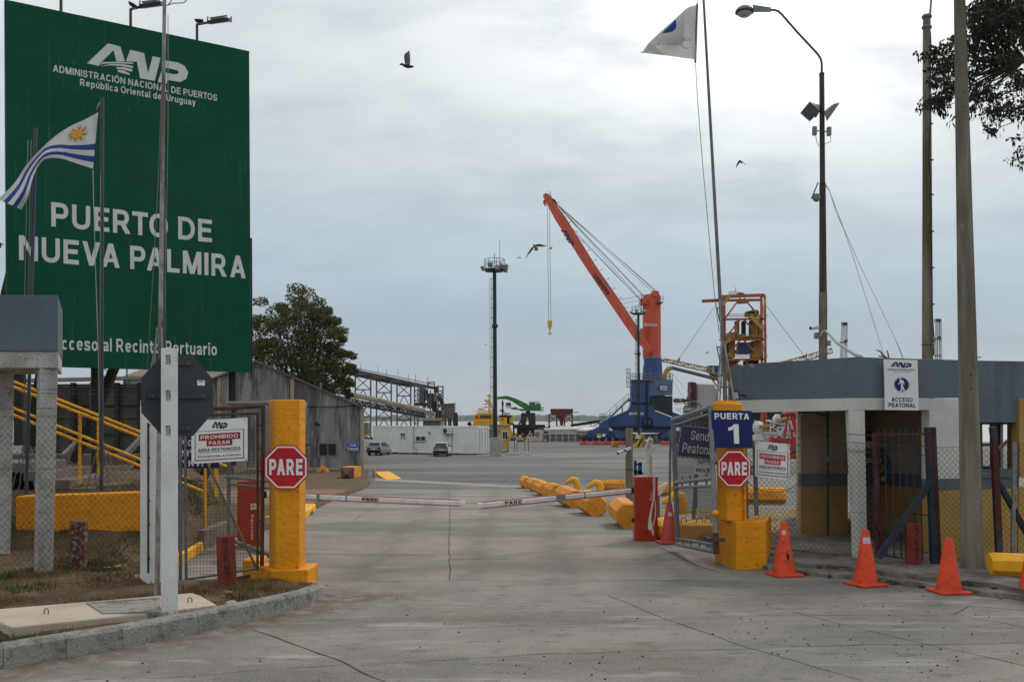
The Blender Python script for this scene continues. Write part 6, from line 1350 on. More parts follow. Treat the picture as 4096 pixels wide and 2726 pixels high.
ends = [(2520, 2113, 1.75, .0), (2385, 2063, 1.9, -.085), (2302, 2031, 2.2, -.115), (2232, 2000, 1.7, -.12), (2186, 1983, 2.1, -.12), (2146, 1965, 1.5, -.12), (2112, 1954, 1.3, -.12)]
for lb, (px, py, L, sx) in zip(labs, ends):
 p = G(px, py); dr = Vector((sx, 1, 0)).normalized(); c = p + dr * (L / 2); c.z = base(c.y)
 octprism('octagonal_barrier', lb, c, dr, L, .545, 'barrier_yellow', 'octagonal barriers lining the drive')
for px0, px1, py, D, lb in ((2408, 2502, 1966, .5, 'octagonal yellow barrier lying across behind the wooden camera post'), (2635, 2706, 1983, .5, 'octagonal yellow barrier lying across behind the red cabinet'), (2985, 3150, 2016, .5, 'octagonal yellow barrier lying on the dry lawn behind the fence')):
 p = G((px0 + px1) / 2, py); L = (px1 - px0) / F * p.y; octprism('octagonal_barrier', lb, (p.x, p.y + .25, base(p.y)), (1, -.18, 0), L * .98, D, 'barrier_yellow', 'octagonal barriers lying across')
octprism('octagonal_barrier', 'short bright yellow octagonal block next to the red cabinet', (X(2660, 17.45), 17.75, base(17.5)), (.75, .66, 0), .55, .36, 'yellow_bright')
octprism('octagonal_barrier', 'bright yellow octagonal barrier cut by the right frame edge', (X(4225, 12.5), 12.55, .09), (1, -.25, 0), 1.5, .30, 'yellow_bright')
# ---- mooring bollards
def bollard(label, px, pyb, hpx):
 p = G(px, pyb); h = hpx / F * p.y; t = thing('mooring_bollard', label, 'bollard', p, 'yellow mooring bollards'); c = Vector((p.x, p.y, base(p.y))); m = MB()
 m.lathe(c, [(h * .36, 0), (h * .36, .03), (h * .24, .06)], 'yellow_bright', 14); m.build('foot', t)
 m = MB(); pts = [c + Vector((h * x, 0, h * z)) for x, z in ((.02, .0), (0, .25), (-.02, .52), (-.10, .78), (-.32, .84), (-.58, .68), (-.80, .56), (-.88, .54))]
 m.path(pts, [h * r for r in (.24, .22, .23, .24, .2, .15, .11, .05)], 'yellow_bright', 12); m.build('horn', t)
bollard('horn-shaped yellow bollard beyond the row of octagonal barriers, left one', 2308, 1962, 56); bollard('horn-shaped yellow bollard just left of the wooden camera post', 2402, 1984, 66); bollard('horn-shaped yellow bollard seen through the grey gate leaf', 2732, 2062, 98)
# ---- wooden post with cameras
b0 = G(2517, 2014)
t = thing('camera_post', 'round wooden post carrying two white cameras behind the barriers', 'post', b0)
m = MB(); m.tube(Vector((b0.x, b0.y, b0.z - .05)), Vector((b0.x, b0.y, at(0, 1710, b0.y).z)), 15 / F * b0.y, 'wood_post', n=12); m.lathe(Vector((b0.x, b0.y, at(0, 1877, b0.y).z)), [(15.4 / F * b0.y, -.02), (15.4 / F * b0.y, .02)], 'wire', 12); m.build('post', t)
yb = b0.y - .12
for a, b, r in (((2500, 1801), (2522, 1790), .055), ((2470, 1812), (2492, 1803), .05)):
 m = MB(); m.tube(at(*a, yb - .1), at(*b, yb), r, 'cam_white', n=10); e = at(*a, yb - .11); m.tube(e, e + (at(*b, yb) - at(*a, yb - .1)).normalized() * .03, r * .85, 'lens', n=10); m.build('camera', t)
m = MB(); m.box(at(2501, 1811, yb), (.09, .1, .07), 'cam_white'); m.build('bracket', t)
t = thing('card_reader', 'blue-grey steel card reader stand behind the wooden post', 'reader', G(2545, 2010)); Yr = G(2545, 2010).y
m = MB(); m.box(at(2541, 1945, Yr), (.075, .1, 1.0), 'tgu_blue'); m.build('stand', t)
m = MB()
for px, py, w_, h_ in ((2541, 1865, 10, 50), (2560, 1872, 14, 50), (2550, 1888, 30, 16), (2552, 1856, 26, 6), (2563, 1892, 20, 8)): m.box(at(px, py, Yr), (w_ / F * Yr, .12, h_ / F * Yr), 'tgu_blue')
m.build('head', t)
# ---- raised arm wrapped in cloth
Yc = 18.6
t = thing('wrapped_arm', 'upright barrier arm wrapped in white cloth behind red cabinet', 'wrapped pole', at(2597, 2060, Yc))
m = MB(); m.path([at(2600, 2100, Yc), at(2597, 1905, Yc), at(2592, 1830, Yc), at(2597, 1780, Yc), at(2599, 1756, Yc)], [.04, .038, .042, .038, .03], 'cloth_white', 10); m.build('arm', t)
m = MB(); m.path([at(2592, 1790, Yc - .05), at(2590, 1768, Yc - .06), at(2598, 1752, Yc - .06), at(2608, 1758, Yc - .05), at(2609, 1775, Yc - .04)], [.02, .025, .028, .025, .015], 'cloth_white', 8); m.ball(at(2585, 1762, Yc), .03, 'cloth_white', 8, 6)
m.path([at(2588, 1765, Yc - .05), at(2583, 1790, Yc - .05), at(2588, 1808, Yc - .05)], .01, 'cloth_white'); m.path([at(2607, 1775, Yc - .05), at(2616, 1795, Yc - .05), at(2607, 1812, Yc - .05)], .012, 'cloth_white')
m.path([at(2604 + (3 if i % 2 else -1), 1820 + i * 9, Yc - .02) for i in range(11)], .014, 'rope_pale', 5); m.build('cloth', t)
m = MB(); p0_ = at(2634, 1985, 18.2); m.sheet([at(2632, 1948, 18.2), at(2655, 1935, 18.2), at(2667, 1929, 18.2), at(2665, 1945, 18.2), at(2650, 1972, 18.2), at(2633, 1985, 18.2)], (0, .06, 0), 'arm_white'); m.tube(at(2632, 1960, 18.23), at(2634, 2100, 18.25), .03, 'galv_dark', n=8); tag(m.build('convex_mirror', bevel=.01), 'white-backed traffic mirror tilted up behind the red cabinet', 'mirror')
# ================================================================== BACKGROUND: YARD AND QUAY
def polypx(pts, Y): return [at(px, py, Y) for px, py in pts]
def sheetpx(mb, pts, Y, depth, mm): mb.sheet(polypx(pts, Y), (0, depth, 0), mm)
def boxpx(mb, x0, y0, x1, y1, Y, depth, mm): sheetpx(mb, [(x0, y1), (x1, y1), (x1, y0), (x0, y0)], Y, depth, mm)
def barpx(mb, a, b, Y, wd, mm, dep=None, Y2=None): mb.bar(at(*a, Y), at(*b, Y2 or Y), wd, dep or wd, mm, up=(0, 1, 0))
# ---- corrugated shed
YS = 63.5; t = thing('shed', 'weathered corrugated zinc shed with low gable behind the gate', 'shed', at(1150, 1890, YS))
zc = base(YS)
m = MB(); Zx = lambda py: at(0, py, YS).z
xl, xr_ = X(855, YS), X(1448, YS)
n = 150; top_ = lambda x: (Zx(1445) + (Zx(1512) - Zx(1445)) * (X(1025, YS) - x) / (X(1025, YS) - xl)) if x < X(1025, YS) else (Zx(1445) + (Zx(1624) - Zx(1445)) * (x - X(1025, YS)) / (xr_ - X(1025, YS)))
vs = []
for i in range(n + 1):
 x = xl + (xr_ - xl) * i / n; y = YS + (.035 if i % 2 else -.02); vs += [(x, y, Zx(1868)), (x, y, top_(x) - .05)]
m.add(vs, [(2 * i, 2 * i + 2, 2 * i + 3, 2 * i + 1) for i in range(n)], 'zinc_wall'); m.build('gable_wall', t)
m = MB(); m.box(((xl + xr_) / 2, YS + .1, (zc + Zx(1868)) / 2 - .2), (xr_ - xl, .34, Zx(1868) - zc + .4), 'pilaster'); m.build('plinth', t)
for px, w_ in ((877, .24), (1170, .24), (1449, .22)):
 x = X(px, YS); m = MB(); m.box((x, YS - .03, (zc + top_(min(x, xr_)) - .08) / 2), (w_, .12, top_(min(x, xr_)) - .08 - zc), 'pilaster'); m.build('pilaster', t)
m = MB()
for a, b in (((1025, 1440), (1452, 1624)), ((1025, 1440), (838, 1514))):
 A, Bb = at(*a, YS - .3), at(*b, YS - .3); m.add([A, Bb, Bb + Vector((-6, 26, 0)), A + Vector((-6, 26, 0)), A - Vector((0, 0, .1)), Bb - Vector((0, 0, .1)), Bb + Vector((-6, 26, -.1)), A + Vector((-6, 26, -.1))], [(0, 1, 2, 3), (4, 7, 6, 5), (0, 4, 5, 1), (1, 5, 6, 2)], 'zinc_roof')
m.build('roof', t)
m = MB(); m.slab([(xr_ - .25, YS + .1), (xr_ - .1, YS + .1), (xr_ - 6, YS + 25.5), (xr_ - 6.15, YS + 25.5)], zc - .3, Zx(1626), 'zinc_wall'); m.build('side_wall', t)
m = MB(); boxpx(m, 1272, 1768, 1348, 1826, YS - .05, .08, 'galv'); w_ = m.build('window', t); m = MB(); boxpx(m, 1277, 1774, 1309, 1820, YS - .07, .03, 'glass_dark'); boxpx(m, 1313, 1774, 1343, 1820, YS - .07, .03, 'glass_dark'); m.build('pane', w_)
m = MB()
for (cx_, cy_, r) in ((1028, 1500, 34), (1028, 1500, 31.5), (1018, 1576, 16)):
 pts = [at(cx_ + r * math.cos(a), cy_ + r * math.sin(a), YS - .06) for a in [2 * math.pi * k / 28 for k in range(29)]]; m.path(pts, .012, 'galv_dark', 4)
for a, b in (((1006, 1505), (1022, 1505)), ((1028, 1468), (1028, 1535)), ((1040, 1505), (1052, 1500)), ((1052, 1500), (1050, 1485))): m.tube(at(*a, YS - .06), at(*b, YS - .06), .012, 'galv_dark', n=4)
m.build('emblem', t)
m = MB(); m.tube(at(1283, 1530, YS - .12), at(1282, 1620, YS - .12), .06, 'galv', n=8); m.tube(at(1282, 1620, YS - .12), at(1262, 1770, YS - .12), .035, 'galv_dark', n=6); m.build('drainpipe', t)
m = MB(); m.tube(at(1262, 1690, YS - .5), at(1276, 1700, YS - .3), .10, 'steel_dark', n=8); m.build('wall_lamp', t)
m = MB(); m.path([at(1220, 1625, YS - .1), at(1330, 1626, YS - .1), at(1440, 1622, YS - .1), at(1460, 1618, YS - .1)], .03, 'rubber'); m.build('cable', t)
m = MB(); m.tube(at(1452, 1650, YS), at(1470, 1622, YS), .03, 'galv', n=6); m.tube(at(1470, 1622, YS), at(1488, 1614, YS), .03, 'galv', n=6); m.loft([[at(1483, 1609, YS - .15), at(1483, 1609, YS + .15), at(1484, 1616, YS + .15), at(1484, 1616, YS - .15)], [at(1516, 1606, YS - .15), at(1516, 1606, YS + .15), at(1519, 1611, YS + .15), at(1519, 1611, YS - .15)]], 'conv_beige', smooth=False); m.build('eave_lamp', t)
fr = facing(1388, 1768, 1436, 1803, YS - .12); t2 = thing('wall_sign', 'small blue Senda Peatonal sign on the shed wall', 'sign', fr.p(.5, 0)); m = MB(); m.panel(fr, .04, 'sign_blue')
for r in ((.03, .04, .97, .065), (.03, .935, .97, .96), (.03, .04, .045, .96), (.955, .04, .97, .96)): m.rect(fr, *r, 'sign_white', .01)
m.text('Senda', fr, (.22, .56, .78, .84), 'sign_white', .01, .012); m.text('Peatonal', fr, (.09, .14, .91, .44), 'sign_white', .01, .012); m.build('sign_panel', t2)
t = thing('storehouse', 'low storehouse with faded brown tiled roof behind the panel wall', 'storehouse', at(700, 1700, 78)); m = MB()
A, Bb, Cc, D_ = at(470, 1512, 75), at(912, 1509, 75), at(912, 1478, 82), at(560, 1478, 82); m.add([A, Bb, Cc, D_], [(0, 1, 2, 3)], 'tile_roof'); m.build('roof', t)
m = MB(); m.slab([(A.x + .3, 75.3), (Bb.x, 75.3), (Bb.x, 83), (A.x + .3, 83)], -1, A.z - .05, 'zinc_wall'); m.build('wall', t)
t = thing('lattice_mast', 'thin steel lattice seen under the billboard bottom edge', 'mast', at(390, 1600, 60)); m = MB(); lattice(m, at(366, 1800, 60), at(366, 1468, 60), at(410, 1800, 60), at(410, 1468, 60), 9, .05, 'conv_steel'); lattice(m, at(410, 1800, 60), at(410, 1468, 60), at(456, 1800, 60), at(456, 1468, 60), 9, .05, 'conv_steel'); m.tube(at(366, 1468, 60), at(508, 1471, 60), .05, 'conv_steel', n=5); m.tube(at(508, 1471, 60), at(508, 1800, 60), .05, 'conv_steel', n=5); m.build('lattice', t)
# small things in front of the shed
p = G(1387, 1921); t = thing('pyramid_block', 'yellow concrete block with dark pyramid end on the grass', 'block', p); s = .36; m = MB(); m.box((p.x + .10, p.y + .9, base(p.y) + s), (2 * s, 1.5, 2 * s), 'barrier_yellow', R(-6)); m.build('block', t, bevel=.02)
m = MB(); c = Vector((p.x + .02, p.y + .13, base(p.y) + s)); m.add([c + Vector((-s, 0, -s)), c + Vector((s, 0, -s)), c + Vector((s, 0, s)), c + Vector((-s, 0, s)), c + Vector((0, -.45, 0))], [(0, 1, 4), (1, 2, 4), (2, 3, 4), (3, 0, 4)], 'steel_brown' if 'steel_brown' in MATS else 'conv_rust'); m.build('pyramid', t)
p = G(1289, 1897); t = MB(); Yq = p.y + .2; sheetpx(t, [(1263, 1884), (1276, 1896), (1296, 1872), (1284, 1860)], Yq, .5, 'barrier_yellow'); sheetpx(t, [(1290, 1879), (1304, 1895), (1312, 1886), (1299, 1871)], Yq, .5, 'barrier_yellow'); tag(t.build('wheel_stop'), 'dull yellow tilted concrete stop leaning at the shed base', 'block')
p = G(1495, 1907); m = MB(); m.bar(p - Vector((0, 0, .1)), (p.x, p.y, at(0, 1878, p.y).z), .2, .2, 'pilaster', up=(0, 1, 0)); tag(m.build('stake', bevel=.01), 'short pale concrete stake by the yellow ramp', 'stake')
# ---- white office container
YC0, YC1 = 100.0, 95.0
t = thing('office_container', 'long white corrugated office container with two small windows', 'container', at(1700, 1822, 97))
A, Bb = at(1491, 1806, YC0), at(1912, 1812, YC1); dv_ = Vector((Bb.x - A.x, Bb.y - A.y, 0)); Lc = dv_.length; dv_.normalize(); nv_ = Vector((dv_.y, -dv_.x, 0)); zb_ = (A.z + Bb.z) / 2; Hc = 2.59; Wc = 2.44
CP = lambda u, o, z: Vector((A.x, A.y, zb_)) + dv_ * u + nv_ * o + Vector((0, 0, z))
m = MB(); vs = []; u = .12; per = .36; prof = [(0, 0), (.11, 0), (.18, -.045), (.29, -.045), (.36, 0)]
pts = []
while u < Lc - .15:
 for a, o in prof[:-1]: pts.append((min(u + a, Lc - .12), o))
 u += per
for u, o in pts: vs += [CP(u, o, .16), CP(u, o, Hc - .12)]
m.add(vs, [(2 * i, 2 * i + 2, 2 * i + 3, 2 * i + 1) for i in range(len(pts) - 1)], 'container_white')
m.bar(CP(0, -.03, .08), CP(Lc, -.03, .08), .10, .16, 'container_white'); m.bar(CP(0, -.03, Hc - .06), CP(Lc, -.03, Hc - .06), .10, .12, 'container_white')
for u in (.07, Lc - .07): m.bar(CP(u, -.05, 0), CP(u, -.05, Hc), .15, .15, 'container_white', up=(0, 1, 0))
P4 = [CP(0, -.06, .0), CP(Lc, -.06, 0), CP(Lc, -Wc, 0), CP(0, -Wc, 0)]; m.slab([(p.x, p.y) for p in P4][::1], zb_ + .02, zb_ + Hc - .01, 'container_white'); m.build('shell', t)
e0 = lambda o, z: CP(Lc + .02, -o, z)
m = MB()
for o in (.05, Wc / 2, Wc - .05): m.bar(e0(o, .1), e0(o, Hc - .05), .08, .06, 'container_white', up=(0, 1, 0))
for o in (.35, .8, 1.55, 2.05): m.tube(e0(o, .12), e0(o, Hc - .1), .03, 'galv', n=6)
for z in (.35, .8, 1.1, 1.4, 2.0, 2.4): m.bar(e0(.1, z), e0(Wc - .1, z), .03, .05, 'container_white')
m.build('end_doors', t)
def fitc(nm, u0, u1, z0, z1, mm, o=.03, par=None, th=.06):
 m = MB(); m.add([CP(u0, o, z0), CP(u1, o, z0), CP(u1, o, z1), CP(u0, o, z1), CP(u0, o - th, z0), CP(u1, o - th, z0), CP(u1, o - th, z1), CP(u0, o - th, z1)], [(0, 1, 2, 3), (7, 6, 5, 4), (3, 2, 6, 7), (4, 5, 1, 0), (0, 3, 7, 4), (1, 5, 6, 2)], mm); return m.build(nm, par or t)
cu = lambda px: (px - 1491) / 421 * Lc * .985
for x0, x1, y0, y1 in ((1608, 1629, 1728, 1748), (1671, 1712, 1742, 1763)):
 z1, z0 = (1808 - y0) / 106 * Hc, (1808 - y1) / 106 * Hc; f = fitc('window', cu(x0), cu(x1), z0, z1, 'container_white', .05); xm = (cu(x0) + cu(x1)) / 2
 fitc('pane', cu(x0) + .06, xm - .04, z0 + .07, z1 - .05, 'glass_dark', .06, f, .02); fitc('pane', xm + .04, cu(x1) - .06, z0 + .07, z1 - .05, 'glass_dark', .06, f, .02); fitc('sill', cu(x0) - .05, cu(x1) + .05, z0 - .06, z0 - .002, 'galv', .09, f, .06)
ac = fitc('air_conditioner', cu(1788), cu(1820), 1.88, 2.42, 'mach_white', .34, None, .34); m = MB(); c = CP(cu(1796), .35, 2.15); m.lathe(c, [(.22, 0), (.21, .02), (.08, .025), (.07, .03), (.0, .03)], 'steel_dark', 14, ax=nv_); m.build('fan', ac); fitc('bracket', cu(1788) - .05, cu(1820) + .05, 1.80, 1.87, 'galv', .36, ac, .36)
fitc('rust_streak', cu(1796), cu(1798), .3, 1.8, 'rust_stain', .004, None, .006); fitc('rust_streak', cu(1816), cu(1818), .25, 1.8, 'rust_stain', .004, None, .006)
m = MB(); m.path([CP(cu(1664), .04, 2.5), CP(cu(1664), .04, .32), CP(cu(1680), .04, .30)], .022, 'steel_dark', 5); m.tube(CP(cu(1724), .1, 2.0), CP(cu(1732), .06, 1.88), .08, 'lamp_grey', n=8); m.build('pipe', t)
for u in (2.3, 4.6, 7.0, 9.2, 11.3):
 m = MB(); m.box(CP(u, -.5, -.14), (.5, .5, .30), 'pale_concrete'); m.build('support_block', t)
for k, (u, w2) in enumerate(((3.3, .7), (4.0, .3), (6.3, 1.0), (8.7, .9))):
 m = MB(); m.box(CP(u, -.3, -.1), (w2, .12, .06), 'rust'); m.bar(CP(u - w2 / 2, -.3, -.12), CP(u, -.3, -.22), .06, .06, 'rust'); m.build('scrap_iron', t)
# small annex + tan cabin
t = thing('tan_cabin', 'small tan timber cabin with dark window beside white container', 'cabin', at(2000, 1815, 104)); m = MB(); boxpx(m, 1925, 1700, 2037, 1797, 103, 3, 'tan_cabin'); boxpx(m, 1915, 1696, 2041, 1701, 102.8, 3.4, 'pilaster'); m.build('walls', t)
m = MB(); boxpx(m, 2008, 1722, 2032, 1757, 102.9, .08, 'container_white'); w_ = m.build('window', t); m = MB(); boxpx(m, 2011, 1725, 2019, 1754, 102.84, .05, 'glass_dark'); boxpx(m, 2021, 1725, 2029, 1754, 102.84, .05, 'glass_dark'); m.build('pane', w_)
m = MB(); boxpx(m, 2028, 1797, 2034, 1812, 103, .2, 'steel_dark'); m.build('leg', t)
m = MB(); boxpx(m, 2030, 1745, 2032, 1797, 102.9, .05, 'rust_stain'); m.build('corner_trim', t)
# ---- parked cars
def car(mat_, loc, yaw, label, kind):
 t = thing('parked_car', label, 'car', (0, 0, 0), 'cars parked by the white container'); m = MB(); Lh, Wh = 1.83, .77
 sec = [(-1.83, .42, .70, .70), (-1.80, .32, .92, .74), (-1.5, .28, .95, .77), (-.6, .25, .94, .78), (.6, .25, .93, .78), (1.2, .27, .87, .76), (1.7, .3, .74, .70), (1.83, .40, .62, .60)]
 rg = [[Vector((x, y, z)) for x, z in ((-w_, z0), (w_, z0), (w_ + .02, (z0 + z1) / 2), (w_ - .03, z1), (-w_ + .03, z1), (-w_ - .02, (z0 + z1) / 2))] for y, z0, z1, w_ in sec]
 m.loft(rg, mat_, smooth=False)
 rf = [(-1.72, .93, .70), (-1.42, 1.36, .60), (-1.3, 1.42, .58), (.0, 1.43, .58), (.25, 1.38, .58), (.92, .90, .68)]
 rg = [[Vector((-w_, y, z)), Vector((w_, y, z)), Vector((w_ + (.12 if z > 1 else .06), y, .90)), Vector((-w_ - (.12 if z > 1 else .06), y, .90))] for y, z, w_ in rf]
 m.loft(rg, mat_, smooth=False); b = m.build('body', t, bevel=.03)
 m = MB(); q = lambda x, y, z: Vector((x, y, z))
 m.add([q(-.58, -1.70, 1.0), q(.58, -1.70, 1.0), q(.52, -1.46, 1.335), q(-.52, -1.46, 1.335)], [(0, 1, 2, 3)], 'glass_dark'); m.build('rear_window', t)
 for s in (-1, 1):
  m = MB(); m.add([q(.765 * s, -1.05, .97), q(.765 * s, -.25, .97), q(.615 * s, -.25, 1.35), q(.625 * s, -1.15, 1.33)], [(0, 1, 2, 3)], 'glass_dark'); m.add([q(.765 * s, -.17, .97), q(.765 * s, .75, .97), q(.645 * s, .28, 1.33), q(.615 * s, -.17, 1.35)], [(0, 1, 2, 3)], 'glass_dark'); m.build('side_window', t)
  m = MB(); m.box((.60 * s, -1.815, .78), (.22, .05, .2 if kind else .13), 'car_black' if kind else 'tail_red'); m.build('tail_light', t)
  m = MB(); m.box((.84 * s, .62, .99), (.14, .07, .10), 'car_black'); m.build('side_mirror', t)
  for y in (-1.2, 1.15):
   m = MB(); m.lathe((.66 * s, y, .285), [(.0, -.1), (.27, -.1), (.285, -.05), (.285, .05), (.27, .1), (0, .1)], 'car_black', 18, ax=(1, 0, 0)); wh = m.build('wheel', t)
   m = MB(); m.lathe((.665 * s + .1 * s, y, .285), [(.0, .012), (.17, .01), (.18, 0)] if s > 0 else [(.18, 0), (.17, -.01), (0, -.012)], 'galv_dark', 14, ax=(1, 0, 0)); m.build('rim', wh)
 m = MB(); m.box((0, -1.84, .46), (1.54, .12, .22), 'car_black'); m.box((0, 1.84, .44), (1.5, .12, .2), 'car_black'); m.build('bumper', t)
 m = MB(); m.box((0, -1.86, .66), (.42, .03, .11), 'sign_white'); m.build('number_plate', t)
 if not kind: m = MB(); m.box((0, -1.80, .93), (1.36, .14, .07), 'car_black'); m.box((0, -1.80, .72), (.95, .05, .16), 'car_black'); m.box((0, -1.78, .58), (1.5, .1, .16), 'car_black'); m.build('spoiler', t)
 t.location = loc; t.rotation_euler = (0, 0, yaw); t.scale = (.9, .9, .9); return t
c = at(1516, 1822, 94.5); car('car_silver', (c.x, c.y, base(94.5)), R(-10), 'silver three-door hatchback parked at the left end of the white container', 1)
c = at(1771, 1824, 92.5); car('car_white', (c.x, c.y, base(92)), R(-2.5), 'white hatchback with black rear spoiler parked before the white container', 0)
c = at(1455, 1784, 127); car('car_white', (c.x, c.y, base(127)), R(-60), 'white car mostly hidden behind the right corner of the shed', 1)
# ---- light masts
def mast(label, px, pyb, pyp, Y, rpx, ped, rings_, lad):
 t = thing('light_mast', label, 'light mast', at(px, pyb, Y), 'dark green light masts of the yard'); s = Y / F
 m = MB(); m.tube(at(px, pyb, Y), at(px - 3, pyp, Y), rpx * s * 1.05, 'mast_green', rpx * s * .85, n=14); m.build('pole', t)
 m = MB()
 for py in rings_: m.lathe(at(px - 1, py, Y), [(rpx * s * 1.1, -8 * s), (rpx * s * 1.35, -6 * s), (rpx * s * 1.35, 6 * s), (rpx * s * 1.1, 8 * s)], 'mast_green', 14)
 m.build('flange', t)
 m = MB(); k = rpx / 8
 for dx in (-18, -11): m.tube(at(px + dx * k, pyb - 30, Y), at(px - 3 + dx * k, pyp + 30 * k, Y), .8 * s, 'mast_green', n=4)
 py = pyp + 32 * k
 while py < pyb - 30: m.tube(at(px - 19 * k, py, Y), at(px - 6 * k, py, Y), .9 * s, 'mast_green', n=4); py += 37 * k
 m.build('ladder', t)
 m = MB(); c = at(px - 3, pyp, Y); R_ = 39 * k * s; m.lathe(c, [(R_ * .9, -5 * s * k), (R_, 0), (R_, 3 * s * k), (R_ * .4, 4 * s * k)], 'mast_green', 20)
 for h in (22, 40):
  pts = [c + Vector((R_ * math.cos(a), R_ * math.sin(a), h * s * k)) for a in [2 * math.pi * i / 24 for i in range(25)]]; m.path(pts, 1.0 * s * k, 'mast_green', 4)
 for i in range(8): a = 2 * math.pi * i / 8 + .2; p = c + Vector((R_ * math.cos(a), R_ * math.sin(a), 0)); m.tube(p, p + Vector((0, 0, 40 * s * k)), .9 * s * k, 'mast_green', n=4)
 m.tube(c, c + Vector((0, 0, 62 * s * k)), 1 * s * k, 'mast_green', n=4); m.tube(c + Vector((20 * s * k, 0, 0)), c + Vector((20 * s * k, 0, 112 * s * k)), .9 * s * k, 'mast_green', n=4); m.build('platform', t)
 for a, dz, up_ in ((200, 4, 1), (165, 8, 1), (250, 14, 1), (285, 4, -.1), (310, 10, 1), (340, 12, 1), (20, 3, .3), (90, 8, 1), (130, 6, 1)):
  d = Vector((math.cos(R(a)), math.sin(R(a)), 0)); p = c + d * R_ * 1.18 + Vector((0, 0, dz * s * k)); q_ = d.to_track_quat('X', 'Z').to_matrix() @ Matrix.Rotation(R(38 * up_), 3, 'Y'); m = MB(); m.box(p, (.22 * k, .34 * k, .40 * k), 'lamp_grey', mat=q_); m.bar(p, c + d * R_ * .95, .05, .05, 'mast_green'); m.build('floodlight', t)
 m = MB()
 if ped == 0:
  x0, x1 = X(px - 20, Y), X(px + 27, Y); m.box(((x0 + x1) / 2, Y, (at(0, 1750, Y).z + base(Y)) / 2), (x1 - x0, 1.0, at(0, 1750, Y).z - base(Y) + .1), 'pale_concrete'); m.build('pedestal', t, bevel=.03)
  m = MB(); boxpx(m, px - 24, 1716, px - 6, 1752, Y - .3, .3, 'galv_dark'); boxpx(m, px + 10, 1716, px + 22, 1733, Y - .3, .2, 'lamp_grey'); m.build('switch_box', t)
 else:
  pb = [(px - 7, 1733), (px + 15, 1733), (px + 24, 1786), (px - 17, 1786)]; sheetpx(m, [(px - 17, 1786), (px + 14, 1786), (px + 9, 1733), (px - 7, 1733)], Y - .6, 1.2, 'stripe_yellow'); sheetpx(m, [(px + 14.2, 1786), (px + 24, 1784), (px + 17, 1733), (px + 9.2, 1733)], Y - .4, 1.0, 'stripe_yellow')
  for q in ([(px - 17, 1769), (px - 15, 1757), (px + 2, 1733), (px + 8, 1733), (px - 16, 1775)], [(px - 9, 1786), (px + 12, 1748), (px + 13, 1762), (px + 0, 1786)], [(px + 17, 1786), (px + 12, 1740), (px + 14.5, 1740), (px + 20, 1786)]): m.add(polypx(q, Y - .63), [tuple(range(len(q)))], 'sign_black')
  boxpx(m, px - 10, 1740, px + 4, 1752, Y - .66, .02, 'sign_white'); boxpx(m, px - 8, 1744, px + 2, 1747, Y - .68, .01, 'sign_red'); m.build('pedestal', t)
  m = MB(); boxpx(m, px + 4, 1712, px + 12, 1724, Y - .4, .3, 'galv_dark'); m.build('switch_box', t)
mast('tall dark green light mast rising beside the tan cabin', 1981, 1750, 1080, 92, 8.5, 0, (1303,), 1)
mast('dark green light mast before the harbour crane, striped foot', 2556, 1733, 1254, 121, 5.5, 1, (1415, 1573), 1)
# ---- low markers in the yard
for x0, x1, py, rods, lb in ((2024, 2078, 1819, (2058, 2068), 'long pale weighted base with two thin rods in the yard'), (2093, 2123, 1818, (2100, 2114), 'short pale weighted base with two thin rods in the yard')):
 Yk = G(2050, py).y; t = thing('weighted_marker', lb, 'marker', G((x0 + x1) / 2, py), 'marker bases in the yard'); m = MB(); sheetpx(m, [(x0, py), (x1, py), (x1 - 3, py - 10), (x0 + 3, py - 10)], Yk, .7, 'barge_white'); m.build('base', t, bevel=.03)
 m = MB()
 for px in rods: m.tube(at(px, py - 9, Yk + .3), at(px - 1, py - 66, Yk + .3), .028, 'steel_dark', n=5)
 m.build('rod', t)
m = MB(); boxpx(m, 2097, 1761, 2122, 1770, 144, .8, 'yellow_bright'); m.box(at(2115, 1764, 143.9), (.12, .1, .2), 'steel_dark'); tag(m.build('yellow_block', bevel=.02), 'small yellow block on the quay edge near the white barge', 'block')
